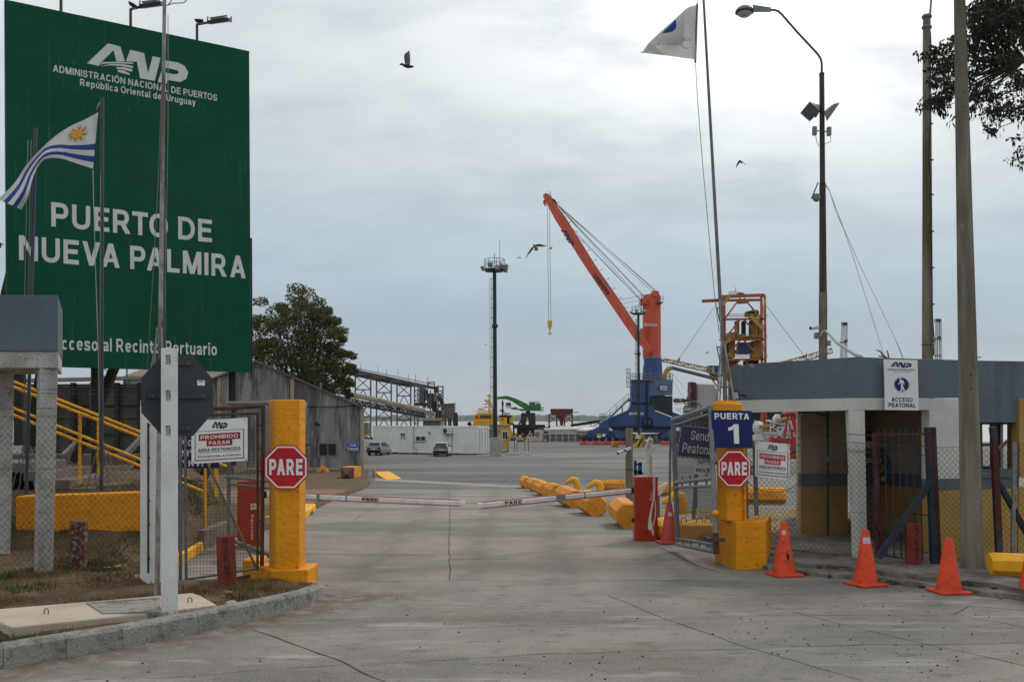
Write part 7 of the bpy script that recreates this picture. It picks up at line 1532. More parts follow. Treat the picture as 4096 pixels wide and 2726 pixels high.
# red water barriers
rb = None
spots = [(2319, 2359, 1762, 1778), (2365, 2405, 1762, 1778), (2412, 2440, 1762, 1778), (2438, 2466, 1765, 1777), (2468, 2500, 1762, 1778), (2532, 2552, 1753, 1770), (2575, 2586, 1753, 1768), (2646, 2686, 1761, 1778), (2496, 2508, 1765, 1778)]
names = ['leftmost red plastic barrier before the blue crane', 'second red plastic barrier from the left before the blue crane', 'third red plastic barrier before the crane, upright piece on it', 'red plastic barrier half behind the striped concrete block', 'red plastic barrier left of the wooden camera post', 'red plastic barrier left of the striped mast foot', 'red plastic barrier right of the striped mast foot', 'lone red plastic barrier left of the grey gate leaf', 'red plastic barrier just touching the wooden camera post']
for (x0, x1, y0, y1), lb in zip(spots, names):
 Yk = G(2400, 1779).y if y1 > 1775 else G(2400, 1772).y; zb_ = base(Yk); w_ = (x1 - x0) / F * Yk; xc_ = X((x0 + x1) / 2, Yk); h_ = 16 / F * Yk
 t = thing('plastic_barrier', lb, 'barrier', (xc_, Yk, zb_), 'red plastic barriers round the crane'); m = MB(); m.loft([[Vector((xc_ + x, Yk + y, zb_ + z)) for y, z in ((-.3, .02), (.3, .02), (.28, .25 * h_), (.12, h_), (-.12, h_), (-.28, .25 * h_))] for x in (-w_ / 2, w_ / 2)], 'plastic_red', smooth=False); m.build('shell', t, bevel=.03)
 m = MB(); m.lathe((xc_, Yk - .27, zb_ + h_ * .55), [(.09, 0), (.09, .05)], 'steel_dark', 8, ax=(0, -1, 0)); m.lathe((xc_ - w_ * .3, Yk - .27, zb_ + h_ * .45), [(.04, 0), (.04, .03)], 'steel_dark', 6, ax=(0, -1, 0)); m.lathe((xc_ + w_ * .3, Yk - .27, zb_ + h_ * .45), [(.04, 0), (.04, .03)], 'steel_dark', 6, ax=(0, -1, 0)); m.build('holes', t)
t = MB(); Yk = G(2460, 1787).y; sheetpx(t, [(2446, 1787), (2476, 1787), (2473, 1766), (2452, 1766)], Yk, .8, 'barrier_yellow')
for i in range(4): t.add(polypx([(2452 + i * 6, 1786), (2455 + i * 6, 1786), (2458 + i * 5.2, 1768), (2455.5 + i * 5.2, 1768)], Yk - .01), [(0, 1, 2, 3)], 'rust')
tag(t.build('striped_block', bevel=.02), 'low striped tan concrete block before the red plastic barriers', 'block')
# ---- harbour crane
YK = 143.0
t = thing('harbour_crane', 'big blue and orange mobile harbour crane with raised boom', 'crane', at(2610, 1770, YK))
prof_ = [(2400, 1710), (2700, 1710), (2700, 1668), (2690, 1668), (2618, 1640), (2604, 1622), (2600, 1610), (2600, 1518), (2527, 1518), (2527, 1600), (2524, 1622), (2514, 1640), (2436, 1672), (2402, 1690)]
m = MB(); sheetpx(m, prof_, 139, 2.2, 'crane_blue')
sheetpx(m, [(px + 60, 1675 + (py - 1675) * .95) for px, py in prof_], 146.5, 2.0, 'crane_blue')
A, Bb = at(2600, 1518, 139.0), at(2692, 1522, 145.5); A2, B2 = at(2600, 1582, 139), at(2690, 1580, 145.5)
m.sheet([A2, B2, Bb, A], (-1.6, 1.2, 0), 'crane_blue_light'); m.build('portal', t, bevel=.05)  # right face in a lighter copy of the blue, painted as its lit side
m = MB(); m.sheet([at(2614, 1585, 141), at(2690, 1582, 146.3), at(2690, 1665, 146.3), at(2614, 1640, 141)], (0, 1.5, 0), 'crane_dark'); m.build('archway_shade', t)  # near-black panel painting in the shade inside the open arch
m = MB(); sheetpx(m, [(2526, 1614), (2612, 1614), (2612, 1609), (2526, 1609)], 138.8, .3, 'crane_dark'); sheetpx(m, [(2440, 1710), (2700, 1710), (2700, 1704), (2440, 1704)], 138.8, .3, 'crane_dark'); sheetpx(m, [(2586, 1700), (2590, 1700), (2590, 1518), (2586, 1518)], 138.8, .3, 'crane_dark')
for i in range(28): boxpx(m, 2584.5, 1525 + i * 6.2, 2591.5, 1526.2 + i * 6.2, 138.7, .15, 'crane_dark')
m.lathe(at(2589, 1686, 138.8), [(.75, 0), (.75, .25), (.62, .3), (.0, .3)], 'crane_dark', 16, ax=(0, -1, 0)); boxpx(m, 2578, 1680, 2583, 1694, 138.4, .2, 'crane_blue_light'); boxpx(m, 2595, 1680, 2601, 1698, 138.4, .2, 'crane_blue_light'); m.build('trim', t)
m = MB(); m.tube(at(2620, 1641, 138.9), at(2688, 1668, 138.9), .07, 'sign_white', n=5); m.tube(at(2700, 1636, 146), at(2740, 1652, 146), .07, 'sign_white', n=5); m.build('white_edge', t)
def plate(x0, y0, x1, y1, Y, word, bold=.03): m = MB(); fr = facing(x0, y0, x1, y1, Y); m.panel(fr, .05, 'sign_white'); m.text(word, fr, (.05, .16, .95, .84), 'sign_black', bold, .02); m.build('name_plate', t)
plate(2516, 1649, 2574, 1658, 138.9, 'LIEBHERR')
fr = Fr(at(2635, 1543, 141.2), at(2661, 1544, 143.0), at(2635, 1559, 141.2)); m = MB(); m.panel(fr, .02, 'sign_white', None, 0, 0, 1, 1, .25); m.text('LIEBHERR', fr, (.1, .2, .9, .8), 'sign_black', .03, .27); m.build('name_plate', t)
# lower blue cone and orange tower
s_ = YK / F
m = MB(); m.loft([[at(2611, 1522, YK) + Vector((r * s_ * math.cos(a), r * s_ * math.sin(a), z)) for a in [2 * math.pi * k / 24 for k in range(24)]] for r, z in ((41, 0), (41, .4), (39, .8), (38, 1.6), (35, 3.3))], 'crane_blue'); m.build('turret', t)
zt0 = at(0, 1428, YK).z
m = MB(); m.lathe((X(2609, YK), YK, zt0 - .3), [(35 * s_, 0), (37 * s_, .1), (37 * s_, .3), (35 * s_, .38)], 'galv', 24); m.build('slew_ring', t)
m = MB(); rr = [(36.5, 1425), (36.5, 1300), (36, 1210), (35, 1190), (33, 1180)]
m.loft([[Vector((X(2607, YK) + r * s_ * math.cos(a), YK + r * s_ * math.sin(a), at(0, py, YK).z)) for a in [2 * math.pi * k / 28 for k in range(28)]] for r, py in rr], 'crane_orange')
sheetpx(m, [(2566, 1215), (2590, 1215), (2590, 1192), (2568, 1190), (2564, 1200)], 141.4, 2.2, 'crane_orange'); sheetpx(m, [(2608, 1200), (2640, 1200), (2636, 1165), (2612, 1160), (2607, 1180)], 141.8, 1.8, 'crane_orange'); m.build('tower', t)
m = MB(); m.lathe(at(2622, 1174, 141.5), [(13 * s_, 0), (13 * s_, 2.4)], 'crane_orange', 18, ax=(0, 1, 0)); m.lathe(at(2579, 1200, 141.2), [(9 * s_, 0), (9 * s_, 2.4)], 'crane_orange', 16, ax=(0, 1, 0)); m.build('sheaves', t)
m = MB(); boxpx(m, 2628, 1207, 2652, 1211, 141.2, 1.5, 'steel_dark')
for py in (1184, 1195): m.tube(at(2630, py, 141.2), at(2653, py, 141.2), .035, 'steel_dark', n=4)
for px in (2632, 2642, 2652): m.tube(at(px, 1184, 141.2), at(px, 1208, 141.2), .035, 'steel_dark', n=4)
boxpx(m, 2563, 1312, 2572, 1334, 141.4, .8, 'lamp_grey'); m.tube(at(2565, 1178, 141.5), at(2565, 1215, 141.5), .03, 'steel_dark', n=4); m.build('platform', t)
m = MB(); fr = facing(2577, 1294, 2627, 1303, 141.3); m.panel(fr, .05, 'sign_white'); m.text('LIEBHERR', fr, (.05, .16, .95, .84), 'sign_black', .03, .02); m.build('name_plate', t)
m = MB(); m.path([at(2596, 1310, 141.2), at(2598, 1340, 141.2)], .03, 'steel_dark', 4); m.box(at(2604, 1315, 141.2), (.5, .3, .18), 'crane_orange'); m.box(at(2600, 1266, 141.2), (.25, .2, .35), 'crane_orange'); m.path([at(2620, 1375, 141.15), at(2624, 1370, 141.15), at(2624, 1405, 141.15)], .03, 'ring_red', 4); m.build('fittings', t)
# boom
bl = [(2172, 779), (2174, 790), (2189, 818), (2216, 871), (2330, 1050), (2443, 1219), (2541, 1361), (2592, 1412)]
br = [(2183, 771), (2198, 778), (2222, 814), (2262, 868), (2385, 1065), (2496, 1224), (2560, 1322), (2613, 1402)]
m = MB(); vs = []; d0, d1 = 140.2, 142.0
for (a, b) in zip(bl, br): vs += [at(*a, d0), at(*b, d0), at(*b, d1), at(*a, d1)]
nb_ = len(bl); m.add(vs, [(i * 4 + k, (i + 1) * 4 + k, (i + 1) * 4 + (k + 1) % 4, i * 4 + (k + 1) % 4) for i in range(nb_ - 1) for k in range(4)] + [(0, 1, 2, 3), tuple(range((nb_ - 1) * 4, nb_ * 4))[::-1]], 'crane_orange')
ia = [(a[0] + (b[0] - a[0]) * .66, a[1] + (b[1] - a[1]) * .66) for a, b in zip(bl, br)]
m.path([at(*p, d0 - .02) for p in ia[1:]], .05, 'lattice_tan', 4)
m.path([at(*p, d0 - .02) for p in [(2190, 800), (2300, 985), (2480, 1262), (2562, 1392)]], .02, 'post_red', 4) if False else None
bm = m.build('boom', t)
def along_boom(pa, pb, wpx, word, logo=False):
 a, b = at(*pa, d0 - .03), at(*pb, d0 - .03); x = b - a; u = Vector((0, -1, 0)); y = u.cross(x.normalized()).normalized() * -1; y = Vector((0, 1, 0)).cross(x.normalized()); y = x.normalized().cross(Vector((0, 1, 0))); y = y if y.z > 0 else -y
 y = y * wpx * 141 / F; fr = Fr(a + y / 2, b + y / 2, a - y / 2); m = MB()
 if fr.n.y > 0: fr.n = -fr.n
 (m.logo(fr, (0, 0, 1, 1), 'sign_navy', .02) if logo else m.text(word, fr, (0, 0, 1, 1), 'sign_black', .045, .02)); m.build('lettering', bm)
along_boom((2247, 916), (2294, 978), 22, None, True); along_boom((2378, 1098), (2435, 1178), 15, 'LIEBHERR')
m = MB()
for i in range(13):
 k = i / 12; p = (2228 + (2530 - 2228) * k, 813 + (1268 - 813) * k); m.bar(at(p[0] - 3, p[1] + 2, d0), at(p[0] + 8, p[1] - 4, d0), .07, .07, 'steel_brown' if 'steel_brown' in MATS else 'ring_red')
m.path([at(2206, 790, d0), at(2200, 768, d0), at(2194, 766, d0)], .05, 'crane_orange', 5); m.lathe(at(2178, 804, d0), [(5 * s_, 0), (5 * s_, 1.2)], 'ring_red', 10, ax=(0, 1, 0)); m.lathe(at(2182, 813, d0), [(4 * s_, 0), (4 * s_, 1.2)], 'crane_orange', 10, ax=(0, 1, 0)); m.sheet(polypx([(2205, 790), (2222, 800), (2228, 812), (2214, 806)], d0), (0, 1.5, 0), 'steel_dark'); m.build('boom_fittings', bm)
m = MB()
for a, b, Y2 in (((2224, 815), (2622, 1160), 141.2), ((2226, 812), (2626, 1168), 142.8), ((2232, 822), (2606, 1163), 142.2), ((2222, 812), (2568, 1203), 141.2), ((2224, 816), (2580, 1192), 142.4), ((2228, 818), (2588, 1196), 141.6), ((2230, 850), (2566, 1206), 141.3), ((2240, 872), (2570, 1208), 142)):
 m.tube(at(*a, d0 + .5), at(*b, Y2), .032, 'steel_dark', n=4)
for a, b in (((2484, 1198), (2612, 1172)), ((2492, 1213), (2575, 1198))): m.tube(at(*a, d0 + .3), at(*b, 141.5), .025, 'steel_dark', n=4)
m.build('cables', t)
m = MB()
for a, b in (((2189, 818), (2195, 1281)), ((2197, 826), (2204, 1281))): m.tube(at(*a, 141), at(*b, 141), .028, 'steel_dark', n=4)
m.build('hoist_rope', t)
m = MB(); c = at(2199.5, 1281, 141); m.loft([[c + Vector((x * s_, y * s_, -z * s_)) for x, y in ((-w_, -6), (w_, -6), (w_, 6), (-w_, 6))] for w_, z in ((5, 0), (8, 2), (9, 12), (8.5, 22), (4, 33), (2, 40), (2, 46))], 'tug_yellow', smooth=False)
m.path([c + Vector((x * s_, 0, -z * s_)) for x, z in ((0, 44), (-3, 48), (-6, 52), (-5, 56), (-1.5, 55), (0, 50), (1.5, 55), (5, 56), (6, 52), (3, 48), (0, 44))], 1.3 * s_, 'steel_dark', 6); m.build('hook_block', t)
# walkways, ladder, stair
m = MB()
def railpx(m, x0, x1, yt, yb_, Y, n, mm='galv_dark', r=.035):
 for py in (yt, (yt + yb_) / 2): m.tube(at(x0, py, Y), at(x1, py, Y), r, mm, n=4)
 for i in range(n + 1): px = x0 + (x1 - x0) * i / n; m.tube(at(px, yt, Y), at(px, yb_, Y), r, mm, n=4)
railpx(m, 2523, 2690, 1493, 1518, 138.8, 22); m.bar(at(2522, 1519, 139.2), at(2692, 1519, 139.2), .9, .12, 'galv_dark')
for px in (2506, 2511, 2516, 2521): m.tube(at(px, 1474, 138.8), at(px, 1547, 138.8), .03, 'galv_dark', n=4)
for py in (1474, 1492, 1510, 1528, 1547): m.tube(at(2506, py, 138.8), at(2521, py, 138.8), .04, 'galv_dark', n=4)
for px in (2521, 2526): m.tube(at(px, 1545, 138.8), at(px, 1596, 138.8), .03, 'galv_dark', n=4)
for i in range(8): m.tube(at(2521, 1550 + i * 6, 138.8), at(2526, 1550 + i * 6, 138.8), .03, 'galv_dark', n=4)
for px in (2572, 2576, 2600, 2604): m.tube(at(px, 1468, 138.9), at(px, 1518, 138.9), .035, 'galv_dark', n=4)
m.build('walkway', t)
m = MB(); m.bar(at(2436, 1672, 138.6), at(2512, 1599, 138.6), .25, .5, 'galv_dark', up=(0, 1, 0)); m.bar(at(2512, 1599, 138.6), at(2527, 1599, 138.6), .25, .5, 'galv_dark'); m.bar(at(2489, 1620, 138.7), at(2489, 1655, 138.7), .15, .15, 'galv_dark', up=(0, 1, 0)); m.path([at(2424, 1652, 138.5), at(2510, 1574, 138.5), at(2524, 1574, 138.5)], .03, 'galv_dark', 4); m.path([at(2430, 1663, 138.5), at(2512, 1587, 138.5)], .025, 'galv_dark', 4)
for px, a, b in ((2440, 1638, 1668), (2465, 1615, 1645), (2496, 1587, 1614), (2514, 1574, 1599)): m.tube(at(px, a, 138.5), at(px, b, 138.5), .03, 'galv_dark', n=4)
railpx(m, 2399, 2424, 1653, 1680, 138.7, 4); railpx(m, 2399, 2424, 1680, 1722, 138.7, 3); m.build('stair', t)
# travel gear
m = MB(); sheetpx(m, [(2452, 1710), (2700, 1710), (2700, 1732), (2470, 1728)], 139.5, 4, 'crane_blue'); sheetpx(m, [(2380, 1715), (2398, 1705), (2440, 1712), (2500, 1728), (2540, 1742), (2520, 1752), (2430, 1750), (2350, 1756), (2352, 1722)], 138.5, 3, 'crane_blue'); sheetpx(m, [(2640, 1745), (2655, 1730), (2700, 1722), (2720, 1722), (2720, 1768), (2690, 1768), (2684, 1752), (2650, 1756)], 139, 3, 'crane_blue'); sheetpx(m, [(2312, 1746), (2352, 1744), (2352, 1752), (2312, 1752)], 138.6, 1, 'crane_dark'); sheetpx(m, [(2402, 1690), (2436, 1674), (2436, 1716), (2400, 1716)], 138.4, .5, 'crane_blue'); m.build('chassis', t, bevel=.04)
for px in (2336, 2360, 2385, 2412, 2440, 2470, 2500, 2530, 2668, 2700):
 m = MB(); m.lathe(at(px, 1757, 138.2), [(0, 0), (.32, 0), (.34, .1), (.34, 1.2), (0, 1.25)], 'crane_dark', 12, ax=(0, 1, 0)); m.build('wheel', t)
m = MB(); boxpx(m, 2388, 1733, 2404, 1743, 138.2, .05, 'stripe_yellow'); boxpx(m, 2388, 1743, 2404, 1749, 138.2, .05, 'sign_white'); boxpx(m, 2409, 1735, 2423, 1745, 138.2, .05, 'sign_white'); m.build('notice_plates', t)
m = MB(); m.tube(at(2460, 1738, 138), at(2482, 1750, 138), .06, 'galv', n=6); sheetpx(m, [(2432, 1718), (2445, 1715), (2452, 1718), (2446, 1722)], 138, .3, 'sign_white'); m.path([at(2340, 1745, 138), at(2358, 1732, 138), at(2380, 1745, 138)], .06, 'crane_dark'); m.path([at(2420, 1745, 138), at(2440, 1728, 138), at(2462, 1745, 138)], .06, 'crane_dark'); m.build('hoses', t)
# ---- cable reel
t = thing('cable_reel', 'large spoked white cable reel behind the grey gate leaf', 'reel', at(2772, 1680, 134)); c = at(2772, 1641, 134); s_ = 134 / F; m = MB()
for o in (-.3, .3): m.path([c + Vector((37 * s_ * math.cos(a), o, 37 * s_ * math.sin(a))) for a in [2 * math.pi * k / 32 for k in range(33)]], .06, 'galv', 5)
for k in range(16): a = 2 * math.pi * k / 16; m.tube(c, c + Vector((37 * s_ * math.cos(a), -.3, 37 * s_ * math.sin(a))), .045, 'galv', n=4)
m.lathe(c + Vector((0, -.4, 0)), [(.25, 0), (.25, .8)], 'galv', 10, ax=(0, 1, 0)); m.build('reel', t); m = MB(); m.bar(c, c + Vector((.6, .4, -3.9)), .2, .2, 'galv_dark', up=(0, 1, 0)); m.bar(c, c + Vector((-.6, .4, -3.9)), .2, .2, 'galv_dark', up=(0, 1, 0)); m.build('stand', t)
# ---- bulk ship
YH = 170.0
t = thing('cargo_ship', 'dark-hulled cargo ship behind the crane, pale blurred block on deck', 'ship', at(3000, 1800, YH + 9))
m = MB(); xs0, xs1 = X(2680, YH), X(3420, YH); zdk = at(0, 1618, YH).z
m.slab([(xs0 + 4, YH + 9), (xs0 + 9, YH + 1), (xs0 + 16, YH), (xs1, YH), (xs1, YH + 18), (xs0 + 16, YH + 18), (xs0 + 9, YH + 17)], -5, zdk, 'ship_hull'); m.build('hull', t, bevel=.2)
m = MB(); sheetpx(m, [(2762, 1626), (2785, 1630), (2785, 1529), (2763, 1526)], YH + .4, 3, 'ship_maroon'); m.build('hatch_end', t)
m = MB(); sheetpx(m, [(2785, 1636), (2858, 1636), (2862, 1535), (2785, 1531)], YH + 1, 5, 'ship_pale'); sheetpx(m, [(2826, 1636), (2872, 1636), (2872, 1550), (2826, 1540)], YH + 3, 5, 'ship_pale'); m.build('deck_block', t, bevel=.3)
m = MB(); fr = facing(2706, 1629, 2764, 1640, YH - .05); m.text('WARRIOR', fr, (0, 0, 1, 1), 'sign_white', .02, .05); m.build('lettering', t)
m = MB(); m.bar(at(2695, 1614, YH + .3), at(2760, 1612, YH + .3), .1, .1, 'conv_beige'); m.tube(at(2765, 1556, YH), at(2738, 1612, YH), .12, 'conv_beige', n=6)
for px, r, mm in ((2700, 9, 'conv_rust'), (2712, 9, 'conv_beige'), (2724, 8, 'conv_rust'), (2738, 6, 'conv_rust'), (2750, 5, 'conv_rust')): m.lathe(at(px, 1601, YH + .3), [(r * YH / F, 0), (r * YH / F, .9), (r * YH / F * .4, 1), (r * YH / F * .35, 1.2)][::1], mm, 14, ax=(.3, -1, 0))
m.build('winch', t)
# ---- ship loader tower
YT = 160.0; t = thing('ship_loader', 'orange steel loader tower with two sloping lattice arms', 'loader', at(2975, 1700, YT))
xfl, xfr, xbl_, xbr = 2893, 3046, 2898, 3060; d2 = YT + 7
for px, Y, yt in ((xfl, YT, 1190), (xfr, YT, 1185), (xbl_, d2, 1192), (xbr, d2, 1183)):
 m = MB(); m.bar(at(px - 1, yt, Y), at(px + 4, 1700, Y), .34, .34, 'loader_orange', up=(0, 1, 0)); m.build('column', t)
for i, py in enumerate((1275, 1357, 1436, 1500, 1545)):
 m = MB()
 for Y in (YT, d2): m.bar(at(2878 if i else 2890, py + 2, Y), at(3064, py, Y), .34, .3, 'loader_orange')
 m.bar(at(xfl, py + 1, YT), at(xbl_, py, d2), .3, .3, 'loader_orange'); m.bar(at(xfr, py, YT), at(xbr, py, d2), .3, .3, 'loader_orange')
 p = [at(2878, py - 3, YT), at(3066, py - 5, YT), at(3066, py - 5, d2), at(2878, py - 3, d2)]; m.add(p, [(0, 1, 2, 3)], 'conv_dark'); m.build('floor', t)
 m = MB(); railpx(m, 2880, 3068, py - 20, py - 5, YT - .3, 26, 'loader_yellow', .035); m.build('guard_rail', t)
m = MB()
for (y0, y1) in ((1192, 1272), (1278, 1352), (1360, 1432), (1440, 1500)):
 mid = 2968
 for Y in (YT, d2):
  m.bar(at(xfl + 8, y1, Y), at(mid - 8, y0, Y), .22, .22, 'loader_orange', up=(0, 1, 0)); m.bar(at(xfr - 4, y1, Y), at(mid + 8, y0, Y), .22, .22, 'loader_orange', up=(0, 1, 0))
 m.bar(at(xfr, y1, YT), at(xbr, y0, d2), .2, .2, 'loader_orange', up=(0, 1, 0))
m.build('braces', t)
m = MB()
for Y in (YT, d2): m.bar(at(2888, 1186, Y), at(3056, 1180, Y), .45, .5, 'loader_orange')
m.bar(at(2808, 1204, YT + 3), at(2890, 1200, YT + 3), .4, .5, 'loader_orange'); m.bar(at(2890, 1201, YT + 3), at(3050, 1199, YT + 3), .3, .4, 'loader_orange'); m.bar(at(3046, 1184, YT), at(3060, 1182, d2), .3, .4, 'loader_orange'); m.bar(at(2888, 1186, YT), at(2892, 1184, d2), .3, .4, 'loader_orange')
sheetpx(m, [(2955, 1178), (2984, 1179), (2972, 1170), (2958, 1168)], YT + 2, 2, 'loader_orange'); sheetpx(m, [(2955, 1201), (2997, 1201), (2995, 1208), (2962, 1210)], YT + 2, 2, 'loader_ochre'); m.build('top_frame', t)
m = MB(); railpx(m, 2915, 2954, 1166, 1180, YT, 5, 'loader_yellow', .04); m.bar(at(2889, 1222, YT - .4), at(2918, 1182, YT - .4), .5, .3, 'loader_yellow', up=(0, 1, 0)); m.bar(at(3003, 1262, YT - .4), at(3050, 1314, YT - .4), .6, .3, 'loader_yellow', up=(0, 1, 0)); m.bar(at(2896, 1374, YT - .4), at(2922, 1356, YT - .4), .5, .3, 'loader_yellow', up=(0, 1, 0)); m.tube(at(2942, 1148, YT), at(2942, 1168, YT), .04, 'loader_orange', n=4); m.build('stairs', t)
for x0, x1, y0, y1, mm, nm in ((2950, 2958, 1280, 1350, 'loader_ochre', 'pipe'), (2978, 2984, 1280, 1352, 'conv_dark', 'pipe'), (2900, 2908, 1365, 1432, 'loader_ochre', 'pipe'), (3036, 3042, 1280, 1432, 'loader_ochre', 'pipe'), (2946, 2952, 1440, 1500, 'loader_orange', 'pipe'), (2962, 2980, 1335, 1352, 'loader_ochre', 'motor'), (2986, 3006, 1342, 1352, 'conv_dark', 'motor'), (3008, 3032, 1238, 1268, 'loader_ochre', 'machine_house'), (2991, 3036, 1243, 1262, 'crane_dark', 'winch'), (2916, 2942, 1328, 1354, 'loader_ochre', 'machine_house'), (2940, 2952, 1336, 1352, 'crane_dark', 'winch'), (3008, 3032, 1278, 1350, 'loader_ochre', 'elevator'), (3012, 3036, 1362, 1455, 'loader_ochre', 'elevator'), (2916, 2941, 1362, 1430, 'loader_ochre', 'chute'), (2958, 3000, 1368, 1414, 'crane_blue', 'hopper'), (2952, 2978, 1420, 1429, 'sign_white', 'notice'), (2914, 2940, 1440, 1520, 'loader_ochre', 'elevator'), (2944, 2956, 1398, 1410, 'conv_beige', 'motor'), (2985, 3036, 1440, 1560, 'conv_dark', 'chute'), (2925, 2950, 1510, 1640, 'crane_blue', 'chute')):
 m = MB(); boxpx(m, x0, y0, x1, y1, YT + (2.0 if nm not in ('notice',) else -.4), 2.4 if nm != 'notice' else .1, mm); m.build(nm, t, bevel=.04)
for (a0, a1, bo0, bo1, c0, c1, st, nm) in (((2640, 1442), (2880, 1498), (2660, 1434), (2876, 1480), (2650, 1471), (2874, 1520), ((2868, 1212), (2712, 1440)), 1), ((3100, 1475), (3330, 1410), (3100, 1455), (3326, 1392), (3100, 1490), (3330, 1430), ((3060, 1215), (3219, 1426)), 2)):
 m = MB(); lattice(m, at(*bo0, YT - 3), at(*bo1, YT), at(*a0, YT - 3), at(*a1, YT), 11, .12, 'lattice_tan', .08); lattice(m, at(*bo0, YT - 1.5), at(*bo1, YT + 1.5), at(*a0, YT - 1.5), at(*a1, YT + 1.5), 11, .12, 'lattice_tan', .08)
 if nm == 1: m.path([at(2660, 1530, YT - 3), at(2660, 1500, YT - 3), at(2664, 1484, YT - 3), at(2675, 1473, YT - 3), at(2690, 1471, YT - 3)], .35, 'loader_yellow', 8); m.tube(at(2690, 1471, YT - 3), at(2874, 1517, YT), .28, 'conv_steel', n=8); m.tube(at(2676, 1470, YT - 3), at(2678, 1525, YT - 3), .08, 'galv', n=4); m.bar(at(2848, 1515, YT), at(2885, 1570, YT), .2, .2, 'loader_ochre', up=(0, 1, 0))
 m.build('loading_arm', t); m = MB(); m.tube(at(*st[0], YT + 2), at(*st[1], YT - 2), .035, 'steel_dark', n=4)
 if nm == 1: m.tube(at(2680, 1500, YT - 3), at(2738, 1600, YT - 3), .02, 'steel_dark', n=4); m.tube(at(2685, 1490, YT - 3), at(2760, 1575, YT - 3), .02, 'steel_dark', n=4)
 m.sheet([at(st[1][0] - 18, st[1][1] + 2, YT - 2), at(st[1][0] + 8, st[1][1] + 4, YT - 2), at(st[1][0] + 8, st[1][1] - 14, YT - 2), at(st[1][0], st[1][1] - 2, YT - 2)], (0, .3, 0), 'loader_orange'); m.build('stay_cable', t)
m = MB(); fr = facing(2837, 1461, 2877, 1500, YT - .5); boxpx(m, 2837, 1461, 2877, 1488, YT - .4, 2.4, 'tgu_blue')
for i, ch in enumerate('TGU'): m.text(ch, fr, (.30, .72 - i * .22, .50, .90 - i * .22), 'sign_white', .02, .03)
m.build('cabin', t); m = MB(); sheetpx(m, [(2840, 1490), (2880, 1490), (2876, 1512), (2850, 1506)], YT + .5, 1.5, 'loader_ochre'); m.build('cabin_base', t)
for px in (2876, 2880):
 pass
m = MB()
for py in (1232, 1387): m.tube(at(2866, py, YT), at(2884, py, YT), .12, 'loader_yellow', n=5); m.tube(at(2868, py, YT), at(2878, py + 52, YT), .09, 'conv_dark', n=5); m.tube(at(2880, py, YT), at(2880, py + 52, YT), .09, 'conv_dark', n=5); m.tube(at(2867, py - 14, YT), at(2867, py, YT), .04, 'loader_yellow', n=4)
m.build('side_ladder', t)
# ---- two derrick tops beyond the guard house
for px, y0, lb in ((3373, 1290, 'grey lattice derrick top left of the doorway sign'), (3754, 1276, 'grey lattice derrick top right of the concrete pole behind the guard house')):
 Yd = 170; t = thing('derrick', lb, 'derrick', at(px, 1770, Yd), 'derrick tops over the guard house'); m = MB(); w0, w1 = 15, 8
 dxs = 0 if px > 3500 else 8
 for s in (-1, 1): m.tube(at(px + s * w0 - dxs, 1765, Yd), at(px + s * w1 + (0 if px > 3500 else 6), y0, Yd), .22, 'mach_white', n=6)
 boxpx(m, px - 9 + (6 if dxs else 0), y0 - 2, px + 10 + (6 if dxs else 0), y0 + 10, Yd - .3, .8, 'steel_dark')
 for k in (.16, .30): py = y0 + k * 475; boxpx(m, px - 13, py, px + 11, py + 5, Yd - .2, .5, 'galv_dark')
 m.lathe(at(px + (2 if px > 3500 else 10), y0 + 73, Yd - .4), [(6 * Yd / F, 0), (6 * Yd / F, .3)], 'conv_rust', 10, ax=(0, -1, 0)); m.build('frame', t)
 m = MB()
 for s in (-4, 3): m.tube(at(px + s, 1500, Yd), at(px + s * .6 + (3 if dxs else 0), y0 + 6, Yd), .05, 'tgu_blue', n=4)
 m.build('cables', t)
# ---- machinery seen under the lintel
t = thing('grab_bucket', 'big red clamshell grab with steel-blue jaws under the lintel', 'grab', at(3175, 1820, 60)); YG = 60.0
m = MB(); sheetpx(m, [(3146, 1649), (3152, 1646), (3188, 1647), (3196, 1654), (3195, 1660), (3180, 1658), (3168, 1656), (3146, 1658)], YG, 1.2, 'grab_red'); m.build('crown', t, bevel=.05)
for a, b, w_ in (((3152, 1658), (3136, 1752), .13), ((3168, 1659), (3188, 1738), .20), ((3167, 1715), (3168, 1745), .14), ((3192, 1665), (3196, 1735), .1)):
 m = MB(); m.bar(at(*a, YG + .3), at(*b, YG + .3), w_, w_, 'grab_red', up=(0, 1, 0)); m.build('arm', t, bevel=.02)
m = MB(); sheetpx(m, [(3085, 1744), (3092, 1742), (3110, 1772), (3140, 1772), (3155, 1768), (3168, 1745), (3182, 1745), (3184, 1750), (3180, 1775), (3170, 1790), (3160, 1800), (3174, 1798), (3168, 1812), (3120, 1812), (3080, 1775)], YG - .2, .5, 'grab_red'); sheetpx(m, [(3113, 1742), (3120, 1742), (3140, 1762), (3152, 1768), (3130, 1772), (3110, 1752)], YG - .4, .3, 'grab_red'); m.build('jaw_frame', t)
m = MB(); sheetpx(m, [(3085, 1746), (3182, 1748), (3195, 1762), (3200, 1780), (3199, 1806), (3180, 1808), (3165, 1802), (3085, 1800), (3072, 1770)], YG + .2, 1.6, 'grab_steel'); m.build('jaw', t, bevel=.1)
m = MB(); sheetpx(m, [(3150, 1835), (3190, 1835), (3201, 1822), (3201, 1806), (3190, 1810), (3160, 1818)], YG - .3, 1.4, 'grab_red'); m.lathe(at(3188, 1828, YG - .35), [(9 * YG / F, 0), (9 * YG / F, .4)], 'rubber', 14, ax=(0, -1, 0)); m.build('carriage', t)
t = thing('white_plant', 'white and yellow loading plant parts on the yard seen under the lintel', 'machine', at(3080, 1790, 75)); YM = 75.0
